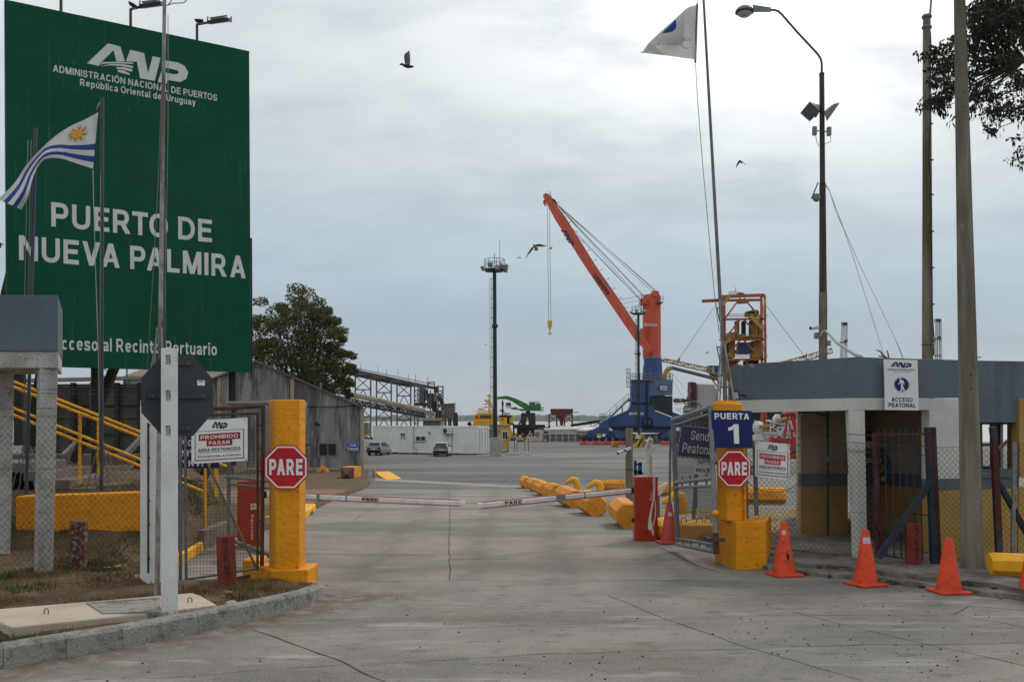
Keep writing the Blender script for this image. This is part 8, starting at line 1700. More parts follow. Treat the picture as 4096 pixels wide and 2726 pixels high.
m = MB(); m.lathe(at(3032, 1735, YM), [(0, .0), (22 * YM / F, .4), (22 * YM / F, 2.4), (17 * YM / F, 2.6)][::1], 'mach_white', 16, ax=(0, 1, 0)) if False else m.loft([[at(3032, py, YM) + Vector((r * YM / F * math.cos(a), r * YM / F * math.sin(a), 0)) for a in [2 * math.pi * k / 16 for k in range(16)]] for r, py in ((4, 1772), (12, 1745), (14, 1732), (20, 1724), (22, 1710), (20, 1695), (8, 1683))], 'mach_white', smooth=False); m.build('tank', t)
m = MB(); boxpx(m, 3015, 1745, 3055, 1760, YM - .3, 1.5, 'mach_white'); boxpx(m, 3050, 1728, 3180, 1735, YM, .4, 'mach_white'); boxpx(m, 3012, 1738, 3200, 1744, YM + .5, .4, 'mach_white'); boxpx(m, 3062, 1742, 3066, 1768, YM, .2, 'mach_white'); boxpx(m, 3081, 1690, 3084, 1730, YM, .15, 'mach_white'); boxpx(m, 3130, 1690, 3133, 1735, YM, .15, 'mach_white'); boxpx(m, 3152, 1685, 3156, 1738, YM, .15, 'mach_white')
for a, b in (((3090, 1692), (3118, 1730)), ((3116, 1738), (3140, 1705)), ((3083, 1707), (3130, 1709)), ((3163, 1684), (3172, 1715)), ((3018, 1684), (3052, 1692)), ((3135, 1690), (3150, 1712))): m.bar(at(*a, YM), at(*b, YM), .16, .16, 'mach_white', up=(0, 1, 0))
m.build('frame', t)
m = MB(); sheetpx(m, [(3070, 1680), (3082, 1678), (3132, 1688), (3132, 1700), (3072, 1684)], YM - .2, .6, 'mach_white'); sheetpx(m, [(3100, 1682), (3122, 1684), (3122, 1656), (3112, 1655), (3100, 1670)], YM, .8, 'mach_white'); boxpx(m, 3160, 1680, 3195, 1686, YM, .4, 'mach_white'); m.build('chute', t)
for q in ([(3039, 1700), (3077, 1695), (3077, 1708), (3040, 1712)], [(3111, 1674), (3162, 1664), (3162, 1675), (3113, 1686)]): m = MB(); sheetpx(m, q, YM - .6, .5, 'loader_yellow'); m.build('yellow_beam', t)
m = MB(); boxpx(m, 3165, 1690, 3200, 1695, YM + 1, .2, 'sign_white'); boxpx(m, 3165, 1702, 3200, 1740, YM + 1.5, .5, 'grab_red'); boxpx(m, 3062, 1715, 3100, 1728, YM + 1, .5, 'loader_ochre'); boxpx(m, 3100, 1712, 3120, 1728, YM + 1.2, .5, 'conv_dark'); m.build('motor', t)
m = MB(); boxpx(m, 3046, 1560, 3057, 1684, 150, .5, 'loader_orange'); tag(m.build('orange_column'), 'orange steel column before the ship hull under the lintel', 'column')
# ---- conveyors and transfer tower on the left
YV = 172.0
def trestle(px0, px1, yt, yb_, Y, label, lev):
 t = thing('trestle', label, 'trestle', at((px0 + px1) / 2, yb_, Y), 'steel trestles under the conveyor'); m = MB()
 for Y_ in (Y, Y + 3):
  for px in (px0, px1): m.bar(at(px, yt, Y_), at(px, yb_, Y_), .24, .24, 'conv_steel', up=(0, 1, 0))
  for i in range(lev):
   a, b = yt + (yb_ - yt) * i / lev, yt + (yb_ - yt) * (i + 1) / lev
   m.bar(at(px0, b, Y_), at(px1, b, Y_), .2, .2, 'conv_steel')
   if i % 2 == 0: m.bar(at(px0, a, Y_), at(px1, b, Y_), .14, .14, 'conv_steel', up=(0, 1, 0)); m.bar(at(px1, a, Y_), at(px0, b, Y_), .14, .14, 'conv_steel', up=(0, 1, 0))
   else: mid = (px0 + px1) / 2; m.bar(at(mid, a, Y_), at(px0, b, Y_), .14, .14, 'conv_steel', up=(0, 1, 0)); m.bar(at(mid, a, Y_), at(px1, b, Y_), .14, .14, 'conv_steel', up=(0, 1, 0))
 m.bar(at(px0 - 2, yt, Y), at(px1 + 2, yt, Y), .3, .4, 'conv_dark'); m.build('frame', t)
trestle(1421, 1483, 1503, 1775, YV, 'steel trestle nearest the shed and tree', 5); trestle(1506, 1565, 1518, 1775, YV, 'middle steel trestle between the shed and the transfer tower', 5); trestle(1588, 1643, 1534, 1775, YV, 'steel trestle next to the transfer tower', 5); trestle(1340, 1398, 1490, 1775, YV, 'steel trestle half hidden behind the tree', 5)
t = thing('conveyor', 'long upper covered conveyor gallery sloping down to the tower', 'conveyor', at(1500, 1520, YV)); m = MB(); sheetpx(m, [(1290, 1470), (1500, 1513), (1640, 1543), (1745, 1556), (1748, 1548), (1645, 1526), (1500, 1493), (1290, 1450)], YV + .2, 2.6, 'conv_grey'); m.build('gallery', t)
m = MB(); sheetpx(m, [(1290, 1476), (1500, 1521), (1640, 1548), (1640, 1541), (1500, 1511), (1290, 1468)], YV - .1, 3.2, 'conv_dark'); m.build('girder', t)
m = MB()
for k in range(60): px = 1300 + k * 7.3; py = 1452 + (px - 1290) * .207; m.tube(at(px, py - 8, YV), at(px, py + 1, YV), .04, 'conv_dark', n=3)
m.tube(at(1300, 1445, YV), at(1740, 1537, YV), .05, 'conv_dark', n=4)
for px, py, h in ((1443, 1486, 30), (1512, 1497, 36), (1546, 1505, 26), (1592, 1514, 40), (1633, 1524, 28), (1662, 1532, 38), (1711, 1541, 36)): m.tube(at(px, py, YV + 1), at(px, py - h, YV + 1), .04, 'conv_dark', n=3)
m.build('railing', t)
t = thing('conveyor', 'lower tube-covered conveyor sloping down to the transfer tower', 'conveyor', at(1560, 1640, 165)); YW2 = 165.0; m = MB(); m.tube(at(1300, 1553, YW2), at(1700, 1643, YW2), .42, 'conv_beige', .42, n=12); m.build('cover', t)
m = MB(); lattice(m, at(1300, 1572, YW2), at(1700, 1655, YW2), at(1300, 1592, YW2), at(1700, 1668, YW2), 40, .10, 'conv_dark', .09); m.bar(at(1300, 1594, YW2), at(1700, 1668, YW2), .35, .5, 'conv_dark', up=(0, 1, 0)); m.build('girder', t)
m = MB(); sheetpx(m, [(1697, 1640), (1725, 1642), (1740, 1648), (1736, 1667), (1700, 1658)], YW2 - .6, 2, 'conv_beige'); m.build('head_box', t)
t = thing('transfer_tower', 'cluttered dark transfer tower where the two conveyors meet', 'tower', at(1720, 1770, YV - 2)); YX = YV - 2
m = MB()
for px, yt in ((1658, 1545), (1672, 1548), (1753, 1548), (1772, 1542), (1722, 1560)): m.bar(at(px, yt, YX), at(px, 1775, YX), .2, .2, 'conv_steel', up=(0, 1, 0))
for py in (1560, 1580, 1600, 1620, 1660, 1690): m.bar(at(1658, py, YX), at(1676, py, YX), .15, .15, 'conv_steel'); m.bar(at(1658, py, YX), at(1676, py + 20, YX), .1, .1, 'conv_steel', up=(0, 1, 0))
for a, b in (((1745, 1545), (1772, 1545)), ((1745, 1562), (1772, 1562)), ((1745, 1565), (1772, 1585)), ((1772, 1565), (1750, 1588)), ((1758, 1585), (1772, 1583)), ((1757, 1620), (1772, 1615)), ((1745, 1641), (1762, 1622)), ((1658, 1615), (1770, 1617)), ((1740, 1627), (1760, 1620))): m.bar(at(*a, YX), at(*b, YX), .18, .18, 'conv_dark', up=(0, 1, 0))
m.build('frame', t)
for x0, x1, y0, y1, mm, nm in ((1676, 1697, 1545, 1612, 'conv_grey', 'bin'), (1700, 1708, 1555, 1600, 'conv_rust', 'chute'), (1708, 1733, 1588, 1632, 'conv_blue', 'silo'), (1706, 1734, 1572, 1588, 'conv_dark', 'silo_head'), (1735, 1750, 1545, 1570, 'conv_dark', 'drive_house'), (1728, 1745, 1598, 1660, 'conv_dark', 'chute'), (1660, 1705, 1610, 1622, 'conv_dark', 'floor'), (1690, 1700, 1618, 1630, 'conv_rust', 'motor'), (1740, 1762, 1640, 1672, 'conv_dark', 'chute')):
 m = MB(); boxpx(m, x0, y0, x1, y1, YX + .6, 2.4, mm); m.build(nm, t, bevel=.04)
m = MB(); m.path([at(1735, 1575, YX), at(1742, 1580, YX), at(1745, 1595, YX), at(1740, 1605, YX)], .35, 'conv_grey', 8); m.path([at(1752, 1585, YX), at(1762, 1595, YX), at(1770, 1615, YX)], .35, 'conv_dark', 8); m.path([at(1712, 1545, YX), at(1713, 1529, YX), at(1737, 1528, YX), at(1738, 1545, YX)], .12, 'conv_dark', 6); m.build('ducts', t)
t = thing('cladded_house', 'rust and grey clad plant house on stilts right of the tower', 'plant house', at(1790, 1770, YX)); m = MB(); boxpx(m, 1763, 1617, 1815, 1672, YX - .6, 5, 'conv_rust'); m.build('walls', t); m = MB(); sheetpx(m, [(1761, 1618), (1816, 1615), (1817, 1611), (1761, 1615)], YX - .8, 5.4, 'conv_grey'); m.build('roof', t); m = MB()
for px in (1782, 1795, 1803, 1815, 1822, 1828): m.bar(at(px, 1655 if px > 1812 else 1672, YX), at(px + 1, 1775, YX), .3, .3, 'conv_dark', up=(0, 1, 0))
m.bar(at(1812, 1652, YX), at(1830, 1652, YX), .25, .25, 'conv_dark'); m.bar(at(1822, 1665, YX), at(1828, 1690, YX), .2, .2, 'conv_dark', up=(0, 1, 0)); m.build('stilts', t); m = MB(); boxpx(m, 1766, 1642, 1779, 1645, YX - .7, .3, 'conv_beige'); boxpx(m, 1770, 1650, 1777, 1656, YX - .7, .1, 'conv_beige'); m.build('vent', t)
t = thing('quay_hut', 'small hut with tan lean-to roof behind the white container', 'hut', at(1735, 1770, 150)); m = MB(); sheetpx(m, [(1690, 1680), (1762, 1680), (1779, 1671), (1706, 1671)], 148, 5, 'lattice_tan'); m.build('roof', t); m = MB(); boxpx(m, 1692, 1681, 1759, 1770, 148.4, 4.5, 'conv_grey'); boxpx(m, 1760, 1677, 1770, 1770, 148.4, 4.5, 'conv_beige'); m.build('walls', t)
t = MB(); boxpx(t, 1443, 1690, 1472, 1762, 145, 3, 'conv_grey'); sheetpx(t, [(1452, 1745), (1480, 1748), (1478, 1762), (1460, 1764)], 140, 3, 'mach_white'); boxpx(t, 1464, 1736, 1475, 1742, 139.8, .6, 'yellow_bright'); t.lathe(at(1482, 1757, 140), [(11 * 140 / F, 0), (11 * 140 / F, 1)], 'rubber', 12, ax=(0, 1, 0)); tag(t.build('yard_machine'), 'partly hidden yard machine with dark wheel left of the white container', 'machine')
# ---- tug
YU = 158.0; t = thing('tugboat', 'bright yellow tugboat wheelhouse behind the tan cabin', 'tugboat', at(1980, 1770, YU))
m = MB(); sheetpx(m, [(1880, 1765), (2062, 1765), (2070, 1728), (2050, 1735), (2040, 1700), (1890, 1700), (1874, 1696)], YU, 7, 'tug_yellow'); m.build('hull', t, bevel=.1)
m = MB(); sheetpx(m, [(1890, 1700), (1975, 1700), (1975, 1676), (1896, 1676)], YU + 1, 5, 'tug_yellow'); sheetpx(m, [(1896, 1676), (1975, 1676), (1975, 1651), (1915, 1650), (1898, 1658)], YU + 1.4, 4, 'tug_yellow'); m.build('wheelhouse', t, bevel=.08)
for px in (1923, 1932, 1941, 1949, 1958): m = MB(); boxpx(m, px - 3.6, 1659, px + 3.6, 1672, YU + 1.3, .1, 'glass_dark'); m.build('window', t)
m = MB(); sheetpx(m, [(1901, 1662), (1911, 1662), (1913, 1674), (1904, 1674)], YU + 1.25, .1, 'ring_red'); m.build('window', t)
m = MB(); railpx(m, 1908, 1975, 1641, 1651, YU + 1.3, 9, 'tug_yellow', .04); m.bar(at(1893, 1685, YU + .8), at(1958, 1684, YU + .8), .1, .1, 'tug_yellow'); m.build('rail', t)
m = MB(); m.tube(at(1956, 1650, YU + 2), at(1957, 1575, YU + 2), .14, 'tug_yellow', n=6); m.tube(at(1957, 1592, YU + 2), at(1972, 1645, YU + 2), .1, 'tug_yellow', n=5); m.tube(at(1937, 1650, YU + 2), at(1937, 1625, YU + 2), .08, 'tug_yellow', n=5)
for a, b in (((1938, 1598), (1956, 1605)), ((1940, 1603), (1956, 1612)), ((1936, 1614), (1956, 1616)), ((1940, 1625), (1952, 1628)), ((1912, 1634), (1926, 1636)), ((1948, 1582), (1964, 1580)), ((1926, 1640), (1930, 1630))): m.tube(at(*a, YU + 2), at(*b, YU + 2), .07, 'steel_dark', n=4)
m.build('mast', t)
m = MB(); boxpx(m, 1998, 1666, 2028, 1700, YU + 1, 4, 'tug_yellow'); boxpx(m, 1997, 1660, 2046, 1667, YU + .9, 4.4, 'tug_black'); boxpx(m, 2038, 1667, 2054, 1700, YU + 1.2, 3, 'tug_yellow'); boxpx(m, 2028, 1667, 2038, 1700, YU + 2, 3, 'tug_black'); boxpx(m, 2005, 1673, 2013, 1679, YU + .9, .1, 'steel_dark'); m.build('funnel_casing', t)
m = MB(); m.tube(at(2011, 1660, YU + 2), at(2010, 1600, YU + 2), .14, 'tug_black', n=6); m.box(at(2011, 1614, YU + 2), (.35, .3, .4), 'tug_black'); m.box(at(2004, 1641, YU + 1.8), (.35, .3, .25), 'tug_black'); m.tube(at(2013, 1640, YU + 2), at(2023, 1660, YU + 2), .06, 'tug_black', n=4); railpx(m, 2020, 2038, 1651, 1661, YU + 1, 3, 'tug_black', .04); m.build('stern_mast', t)
m = MB(); m.path([at(1873, 1700, YU - .4), at(1877, 1694, YU - .4), at(1885, 1692, YU - .4)], .3, 'rubber', 8); m.path([at(2038, 1700, YU - .3), at(2045, 1692, YU - .3), at(2054, 1695, YU - .3), at(2055, 1740, YU - .3)], .16, 'rubber', 6); m.build('fender', t)
m = MB()
for px, py in ((1893, 1690), (2028, 1694), (2060, 1724)): m.ball(at(px, py, YU - .2), .07, 'sign_white', 8, 5)
m.build('deck_lamp', t)
# ---- green material handler on its barge
YJ = 166.0; t = thing('material_handler', 'green long-armed material handler on a dark pedestal', 'excavator', at(2112, 1720, YJ))
m = MB(); up_ = [(1980, 1588), (2005, 1584), (2030, 1582), (2055, 1590), (2080, 1600), (2112, 1616), (2118, 1630)]; lo_ = [(1980, 1596), (2005, 1595), (2028, 1596), (2048, 1604), (2070, 1618), (2094, 1632), (2100, 1638)]
sheetpx(m, up_ + lo_[::-1], YJ, 1.0, 'mach_green'); m.build('boom', t, bevel=.05)
m = MB(); m.tube(at(2075, 1612, YJ - .3), at(2106, 1634, YJ - .3), .18, 'mach_green', n=8); m.build('boom_cylinder', t); m = MB(); sheetpx(m, [(1985, 1592), (1975, 1600), (1972, 1640), (1978, 1650), (1984, 1610)], YJ, .8, 'mach_green'); m.build('stick', t); m = MB(); sheetpx(m, [(2042, 1632), (2062, 1626), (2072, 1633), (2110, 1636), (2110, 1642), (2045, 1636)], YJ - .2, .6, 'mach_green'); m.build('cab_arm', t)
m = MB(); sheetpx(m, [(2096, 1640), (2100, 1622), (2112, 1618), (2160, 1617), (2162, 1640)], YJ - .4, 3, 'mach_green'); boxpx(m, 2143, 1614, 2163, 1638, YJ - .5, 3.2, 'mach_green'); m.build('upper_body', t, bevel=.06)
m = MB(); boxpx(m, 2115, 1624, 2127, 1631, YJ - .5, .08, 'sign_blue'); boxpx(m, 2118, 1609, 2140, 1617, YJ, 2, 'steel_dark'); boxpx(m, 2146, 1612, 2161, 1619, YJ, 2, 'lamp_grey'); m.bar(at(2080, 1641, YJ - .6), at(2174, 1641, YJ - .6), .3, .15, 'galv'); railpx(m, 2117, 2156, 1605, 1614, YJ, 5, 'galv', .04); railpx(m, 2163, 2173, 1627, 1640, YJ, 2, 'galv', .04); m.build('deck', t)
m = MB(); sheetpx(m, [(2022, 1630), (2046, 1632), (2046, 1615), (2040, 1607), (2024, 1608)], YJ - .4, 1.5, 'mach_white'); boxpx(m, 2024, 1610, 2031, 1620, YJ - .5, .15, 'glass_dark'); boxpx(m, 2033, 1609, 2042, 1621, YJ - .5, .15, 'glass_dark'); m.build('cab', t, bevel=.05)
m = MB(); m.lathe(at(2112, 1655, YJ + 1), [(9 * YJ / F, 0), (9 * YJ / F, .6)], 'tug_black', 16); sheetpx(m, [(2085, 1650), (2141, 1650), (2143, 1700), (2116, 1700), (2116, 1690), (2114, 1668), (2106, 1668), (2105, 1690), (2103, 1700), (2084, 1700)], YJ - .5, 4, 'ped_dark'); m.bar(at(2090, 1672, YJ), at(2075, 1697, YJ), .3, .3, 'ped_dark', up=(0, 1, 0)); m.build('pedestal', t, bevel=.05)
t = thing('work_barge', 'dark flat work barge carrying the green material handler', 'barge', at(2110, 1770, YJ)); m = MB(); boxpx(m, 2056, 1698, 2181, 1712, YJ - 2, 9, 'barge_dark'); boxpx(m, 2068, 1711, 2175, 1770, YJ - 1.5, 8, 'barge_dark'); m.build('hull', t, bevel=.05); m = MB(); m.tube(at(2150, 1716, YJ - 2.2), at(2200, 1706, YJ - 2.2), .1, 'galv_dark', n=5); m.tube(at(2165, 1720, YJ - 2.2), at(2195, 1722, YJ - 2.2), .15, 'conv_blue', n=5); boxpx(m, 2107, 1716, 2114, 1724, YJ - 2.1, .3, 'conv_rust'); m.build('deck_gear', t)
# ---- rusty hopper
YR_ = 156.0; t = thing('hopper', 'rust-brown loading hopper standing on four braced legs', 'hopper', at(2246, 1720, YR_)); m = MB(); c = at(2246, 1636, YR_ + 2.5); s_ = YR_ / F
m.loft([[c + Vector((w_ * s_ * a, d_ * b, -z * s_)) for a, b in ((-1, -1), (1, -1), (1, 1), (-1, 1))] for w_, d_, z in ((44, 2.4, 0), (42, 2.2, 18), (24, 1.6, 19), (7, .5, 46), (5, .4, 66))], 'hopper_rust', smooth=False); m.bar(c + Vector((-45 * s_, -2.4, 0)), c + Vector((45 * s_, -2.4, 0)), .12, .12, 'hopper_rust'); m.build('bin', t)
for px in (2196, 2227, 2258, 2289):
 m = MB(); m.bar(at(px, 1655, YR_ + .2), at(px, 1720, YR_ + .2), .22, .22, 'hopper_rust', up=(0, 1, 0)); m.bar(at(px, 1700, YR_ + .2), at(px + (5 if px < 2250 else -5), 1712, YR_ + .2), .3, .3, 'hopper_rust', up=(0, 1, 0)); m.build('leg', t)
m = MB(); m.bar(at(2194, 1657, YR_ + .1), at(2291, 1657, YR_ + .1), .2, .2, 'hopper_rust')
for a, b in (((2197, 1690), (2226, 1662)), ((2197, 1662), (2220, 1685)), ((2260, 1662), (2288, 1688)), ((2288, 1662), (2260, 1690)), ((2230, 1662), (2256, 1690))): m.tube(at(*a, YR_ + .1), at(*b, YR_ + .1), .06, 'hopper_rust', n=4)
m.tube(at(2290, 1648, YR_), at(2316, 1648, YR_), .06, 'steel_dark', n=4); m.build('braces', t)
t = MB(); lattice(t, at(2285, 1698, 150), at(2400, 1681, 150), at(2285, 1703, 150), at(2400, 1686, 150), 26, .13, 'conv_dark', .13); t.tube(at(2370, 1705, 150), at(2398, 1690, 150), .06, 'conv_dark', n=4); t.tube(at(2360, 1692, 150), at(2366, 1705, 150), .06, 'conv_dark', n=4); tag(t.build('belt_conveyor'), 'dark inclined belt conveyor rising to the blue crane foot', 'conveyor')
# ---- white covered barge at the quay
YBg = 152.0; t = thing('covered_barge', 'white barge with scalloped hatch covers moored at the quay', 'barge', at(2270, 1770, YBg))
def hatch(x0, x1, yr, ye, nsc):
 m = MB(); rows = []
 for k in range(nsc * 6 + 1):
  f = k / (nsc * 6); sc = abs(math.sin(f * nsc * math.pi)); px = x0 + (x1 - x0) * f; pr = px + (20 if x0 < 2300 else 14) * (1 - f) * 1.0 - (25 * f if x0 < 2300 else 0)
  rows += [at(px, ye + 2.5 * sc, YBg + .5), at(px, ye - 3, YBg + .6), at(pr + 10, yr, YBg + 4), at(pr + 10, yr + 12, YBg + 8)]
 m.add(rows, [(k * 4 + j, (k + 1) * 4 + j, (k + 1) * 4 + j + 1, k * 4 + j + 1) for k in range(nsc * 6) for j in range(3)], 'roof_white', True); m.build('hatch_cover', t)
hatch(2192, 2316, 1702, 1716, 9); hatch(2310, 2420, 1708, 1721, 8)
m = MB(); boxpx(m, 2193, 1715, 2308, 1733, YBg + .7, 6, 'barge_white'); boxpx(m, 2308, 1720, 2420, 1735, YBg + .9, 6, 'barge_white'); m.build('coaming', t)
m = MB(); boxpx(m, 2140, 1719, 2172, 1762, YBg + .2, 3, 'barge_white'); boxpx(m, 2104, 1747, 2168, 1764, YBg, 3, 'barge_white'); boxpx(m, 2172, 1722, 2192, 1758, YBg + 1.2, 2, 'barge_white'); dk = m.build('deckhouse', t)
for px in (2180, 2188): m = MB(); boxpx(m, px - 3, 1723, px + 3, 1737, YBg + 1.0, .12, 'glass_dark'); m.build('window', dk)
m = MB(); c = at(2148, 1736, YBg + .05); m.path([c + Vector((.24 * math.cos(a), 0, .24 * math.sin(a))) for a in [2 * math.pi * k / 18 for k in range(19)]], .09, 'ring_red', 6); m.build('life_ring', t)
m = MB(); boxpx(m, 2168, 1733, 2700, 1736, YBg + .1, .4, 'barge_white')
for i in range(18): px = 2200 + i * 25; m.bar(at(px - 3, 1735, YBg + .1), at(px, 1740, YBg + .1), .12, .12, 'barge_white', up=(0, 1, 0)); m.bar(at(px, 1740, YBg + .1), at(px, 1764, YBg + .1), .14, .2, 'barge_white', up=(0, 1, 0))
boxpx(m, 2195, 1748, 2700, 1750, YBg + .2, .2, 'barge_white'); m.build('rail', t)
m = MB(); boxpx(m, 2190, 1735, 2720, 1830, YBg + .6, 6.5, 'conv_beige'); boxpx(m, 2100, 1763, 2192, 1830, YBg + .6, 6.5, 'conv_beige'); m.build('hull', t)
m = MB()
for a, b in (((2112, 1745), (2122, 1722)), ((2126, 1745), (2118, 1722)), ((2130, 1748), (2128, 1730)), ((2106, 1748), (2116, 1735))): m.tube(at(*a, YBg), at(*b, YBg), .06, 'barge_white', n=4)
m.ball(at(2089, 1737, YBg), .2, 'ring_red', 8, 5); m.ball(at(2080, 1744, YBg), .22, 'barge_white', 8, 5); m.build('deck_gear', t)
m = MB(); sheetpx(m, [(2038, 1762), (2064, 1762), (2062, 1748), (2045, 1748)], 150.5, 1.5, 'crane_blue'); tag(m.build('blue_cover', bevel=.05), 'blue tarpaulin heap on the quay right of the tan cabin', 'tarpaulin')
m = MB(); sheetpx(m, [(2064, 1762), (2105, 1762), (2098, 1752), (2080, 1747), (2066, 1750)], 150.8, 1.5, 'conv_beige'); tag(m.build('sand_heap', bevel=.1), 'beige heap on the quay beside the blue tarpaulin', 'heap')
m = MB(); m.tube(at(2580, 1738, 150), at(2690, 1730, 150), .1, 'galv_dark', n=5); sheetpx(m, [(2640, 1728), (2686, 1728), (2686, 1722), (2660, 1722)], 149, 3, 'roof_white'); tag(m.build('quay_canopy'), 'low white canopy strip under the crane portal', 'canopy')
# ================================================================== TREES AND BIRDS
def leafclump(mb, c, r, n, size, mats, flat=.6, up=.6):
 for _ in range(n):
  a = random.uniform(0, 6.283); k = random.random() ** .45; z = random.uniform(-1, 1) * flat * (1 - .5 * k)
  p = c + Vector((math.cos(a) * k * r, math.sin(a) * k * r, z * r)); s = size * random.uniform(.6, 1.3)
  n_ = Vector((random.gauss(0, 1), random.gauss(0, 1), random.gauss(up, 1))).normalized(); u = n_.orthogonal().normalized(); u = Matrix.Rotation(random.uniform(0, 6.28), 3, n_) @ u; v = n_.cross(u)
  mb.add([p - u * s * .5, p - v * s * .28, p + u * s * .5, p + v * s * .28], [(0, 1, 2, 3)], random.choice(mats))
def limb(mb, a, b, r0, r1, m='bark', sag=0.0, n=5):
 a, b = Vector(a), Vector(b); pts = []
 for i in range(6):
  t_ = i / 5; p = a.lerp(b, t_); j = (b - a).length * .06 * math.sin(t_ * math.pi)
  p += Vector((random.uniform(-j, j), random.uniform(-j, j), random.uniform(-j, j) + sag * 4 * t_ * (1 - t_))); pts.append(p)
 mb.path(pts, [r0 + (r1 - r0) * i / 5 for i in range(6)], m, n); return pts
# spreading tree behind the shed
YTr = 78.0; base_ = Vector((X(1205, YTr), YTr, base(YTr)))
t = thing('tree', 'broad dark green tree with rusty pods behind the corrugated shed', 'tree', base_)
tr = MB(); fork = at(1205, 1640, YTr); tr.path([base_, base_.lerp(fork, .5) + Vector((.15, 0, 0)), fork], [.42, .34, .30], 'bark', 10)
cr = MB(); rnd = random.Random(3); random.seed(5)
tiers = [(1212, 1196, 62, 3), (1175, 1222, 60, 4), (1290, 1228, 48, 3), (1085, 1228, 50, 3), (1130, 1250, 70, 4), (1230, 1255, 85, 6), (1310, 1270, 50, 4), (1055, 1280, 55, 4), (1015, 1302, 28, 3), (1130, 1300, 75, 5), (1260, 1300, 80, 5), (1335, 1300, 40, 3), (1350, 1330, 42, 3), (1080, 1330, 65, 4), (1190, 1340, 90, 6), (1290, 1345, 85, 6), (1368, 1362, 28, 2), (1050, 1370, 55, 4), (1140, 1385, 85, 6), (1245, 1385, 95, 6), (1335, 1390, 50, 4), (1020, 1400, 38, 3), (1015, 1425, 32, 3), (1100, 1425, 80, 5), (1210, 1430, 95, 6), (1310, 1430, 75, 5), (1385, 1425, 38, 3), (1405, 1450, 26, 2), (1140, 1465, 85, 5), (1240, 1475, 95, 6), (1340, 1475, 65, 5), (1400, 1490, 28, 3), (1190, 1505, 80, 5), (1290, 1515, 80, 5), (1370, 1525, 42, 4), (1395, 1545, 28, 3), (1250, 1545, 80, 5), (1330, 1560, 60, 4), (1170, 1540, 60, 4), (1385, 1575, 30, 2)]
sT = YTr / F
for i, (px, py, rpx, n_) in enumerate(tiers):
 for j in range(n_):
  dx_, dz_ = rnd.uniform(-.75, .75) * rpx, rnd.uniform(-22, 18); yy_ = YTr + rnd.uniform(-1, 1) * max(.6, 3.2 * (1 - abs(px - 1210) / 260))
  c = at(px + dx_, py + dz_, YTr); c.y = yy_
  leafclump(cr, c, rpx * sT * .62, 215, .21, ['leaf_green'] * 7 + ['leaf_rust'] * (3 if dz_ < -8 else 1), .75, .7)
  if j == 0: limb(tr, fork + Vector((0, (yy_ - YTr) * .3, rnd.uniform(0, 1.2))), c - Vector((0, 0, .2)), .11, .025)
tr.build('trunk', t); cr.build('crown', t)
# tree entering from the upper right
t = thing('tree', 'dark pod-laden branches reaching in from the upper right corner', 'tree', (10.6, 17.5, .1)); YQ = 17.0
tr = MB(); rt = Vector((10.6, 17.6, 0)); f1 = Vector((10.5, 17.4, 6.0)); tr.path([rt, rt.lerp(f1, .5) + Vector((.1, 0, 0)), f1], [.34, .28, .24], 'bark', 10)
cr = MB(); sq = YQ / F
sets = [(3950, 30, 70, 26), (4030, 20, 80, 34), (4090, 60, 80, 34), (3900, 62, 42, 12), (3960, 90, 80, 30), (4050, 110, 80, 26), (4100, 150, 60, 18), (3915, 130, 60, 22), (3985, 160, 70, 20), (4060, 190, 70, 16), (3820, 170, 28, 5), (3790, 205, 32, 8), (3745, 215, 28, 6), (3805, 250, 45, 14), (3770, 270, 42, 12), (3730, 235, 18, 4), (3880, 200, 60, 16), (3950, 230, 60, 13), (4030, 255, 55, 9), (3765, 315, 45, 13), (3800, 340, 40, 10), (3745, 345, 24, 6), (3835, 300, 40, 8), (3880, 290, 50, 9), (3730, 410, 42, 11), (3770, 420, 32, 8), (3700, 425, 18, 4), (3785, 390, 26, 5), (3800, 370, 32, 5), (3760, 445, 18, 4), (3930, 370, 36, 5), (3900, 400, 34, 6), (3960, 400, 36, 5), (4030, 420, 36, 5), (3870, 460, 30, 4), (3990, 465, 30, 4), (3950, 460, 24, 3), (3975, 540, 20, 3), (3680, 232, 8, 1), (3682, 440, 7, 1), (3795, 490, 7, 1), (4080, 330, 50, 6), (4090, 480, 36, 3)]
random.seed(11)
hub = [at(4130, 330, YQ), at(4100, 240, YQ - .6), at(4140, 130, YQ + .4), at(4120, 420, YQ + .2)]
for h in hub: limb(tr, f1, h, .15, .06)
for (px, py, rpx, n_) in sets:
 c0_ = at(px, py, YQ); h = min(hub, key=lambda q: (q - c0_).length); limb(tr, h, c0_, .022 if rpx > 20 else .008, .006, n=4)
 for j in range(int(n_ * (1.25 if px > 3860 else .75)) + 1):
  c = at(px + random.uniform(-1, 1) * rpx * .8, py + random.uniform(-1, 1) * rpx * .6, YQ + random.uniform(-.8, .8) * min(1, rpx / 40))
  if random.random() < .5 and rpx > 15: limb(tr, c0_, c, .006, .003, n=3)
  k = random.randint(4, 8)
  for _ in range(k):     # hanging pods
   p = c + Vector((random.gauss(0, .055), random.gauss(0, .055), random.uniform(-.02, .06))); L = random.uniform(.07, .14); w_ = random.uniform(.012, .020); d = Vector((random.gauss(0, .25), random.gauss(0, .25), -1)).normalized(); u = d.orthogonal().normalized(); u = Matrix.Rotation(random.uniform(0, 6.28), 3, d) @ u
   cr.add([p, p + d * L * .35 + u * w_, p + d * L, p + d * L * .45 - u * w_], [(0, 1, 2, 3)], 'pod')
  leafclump(cr, c + Vector((0, 0, .07)), .13, 9, .085, ['leaf_dark', 'leaf_dark', 'leaf_mid'], .5, .5)
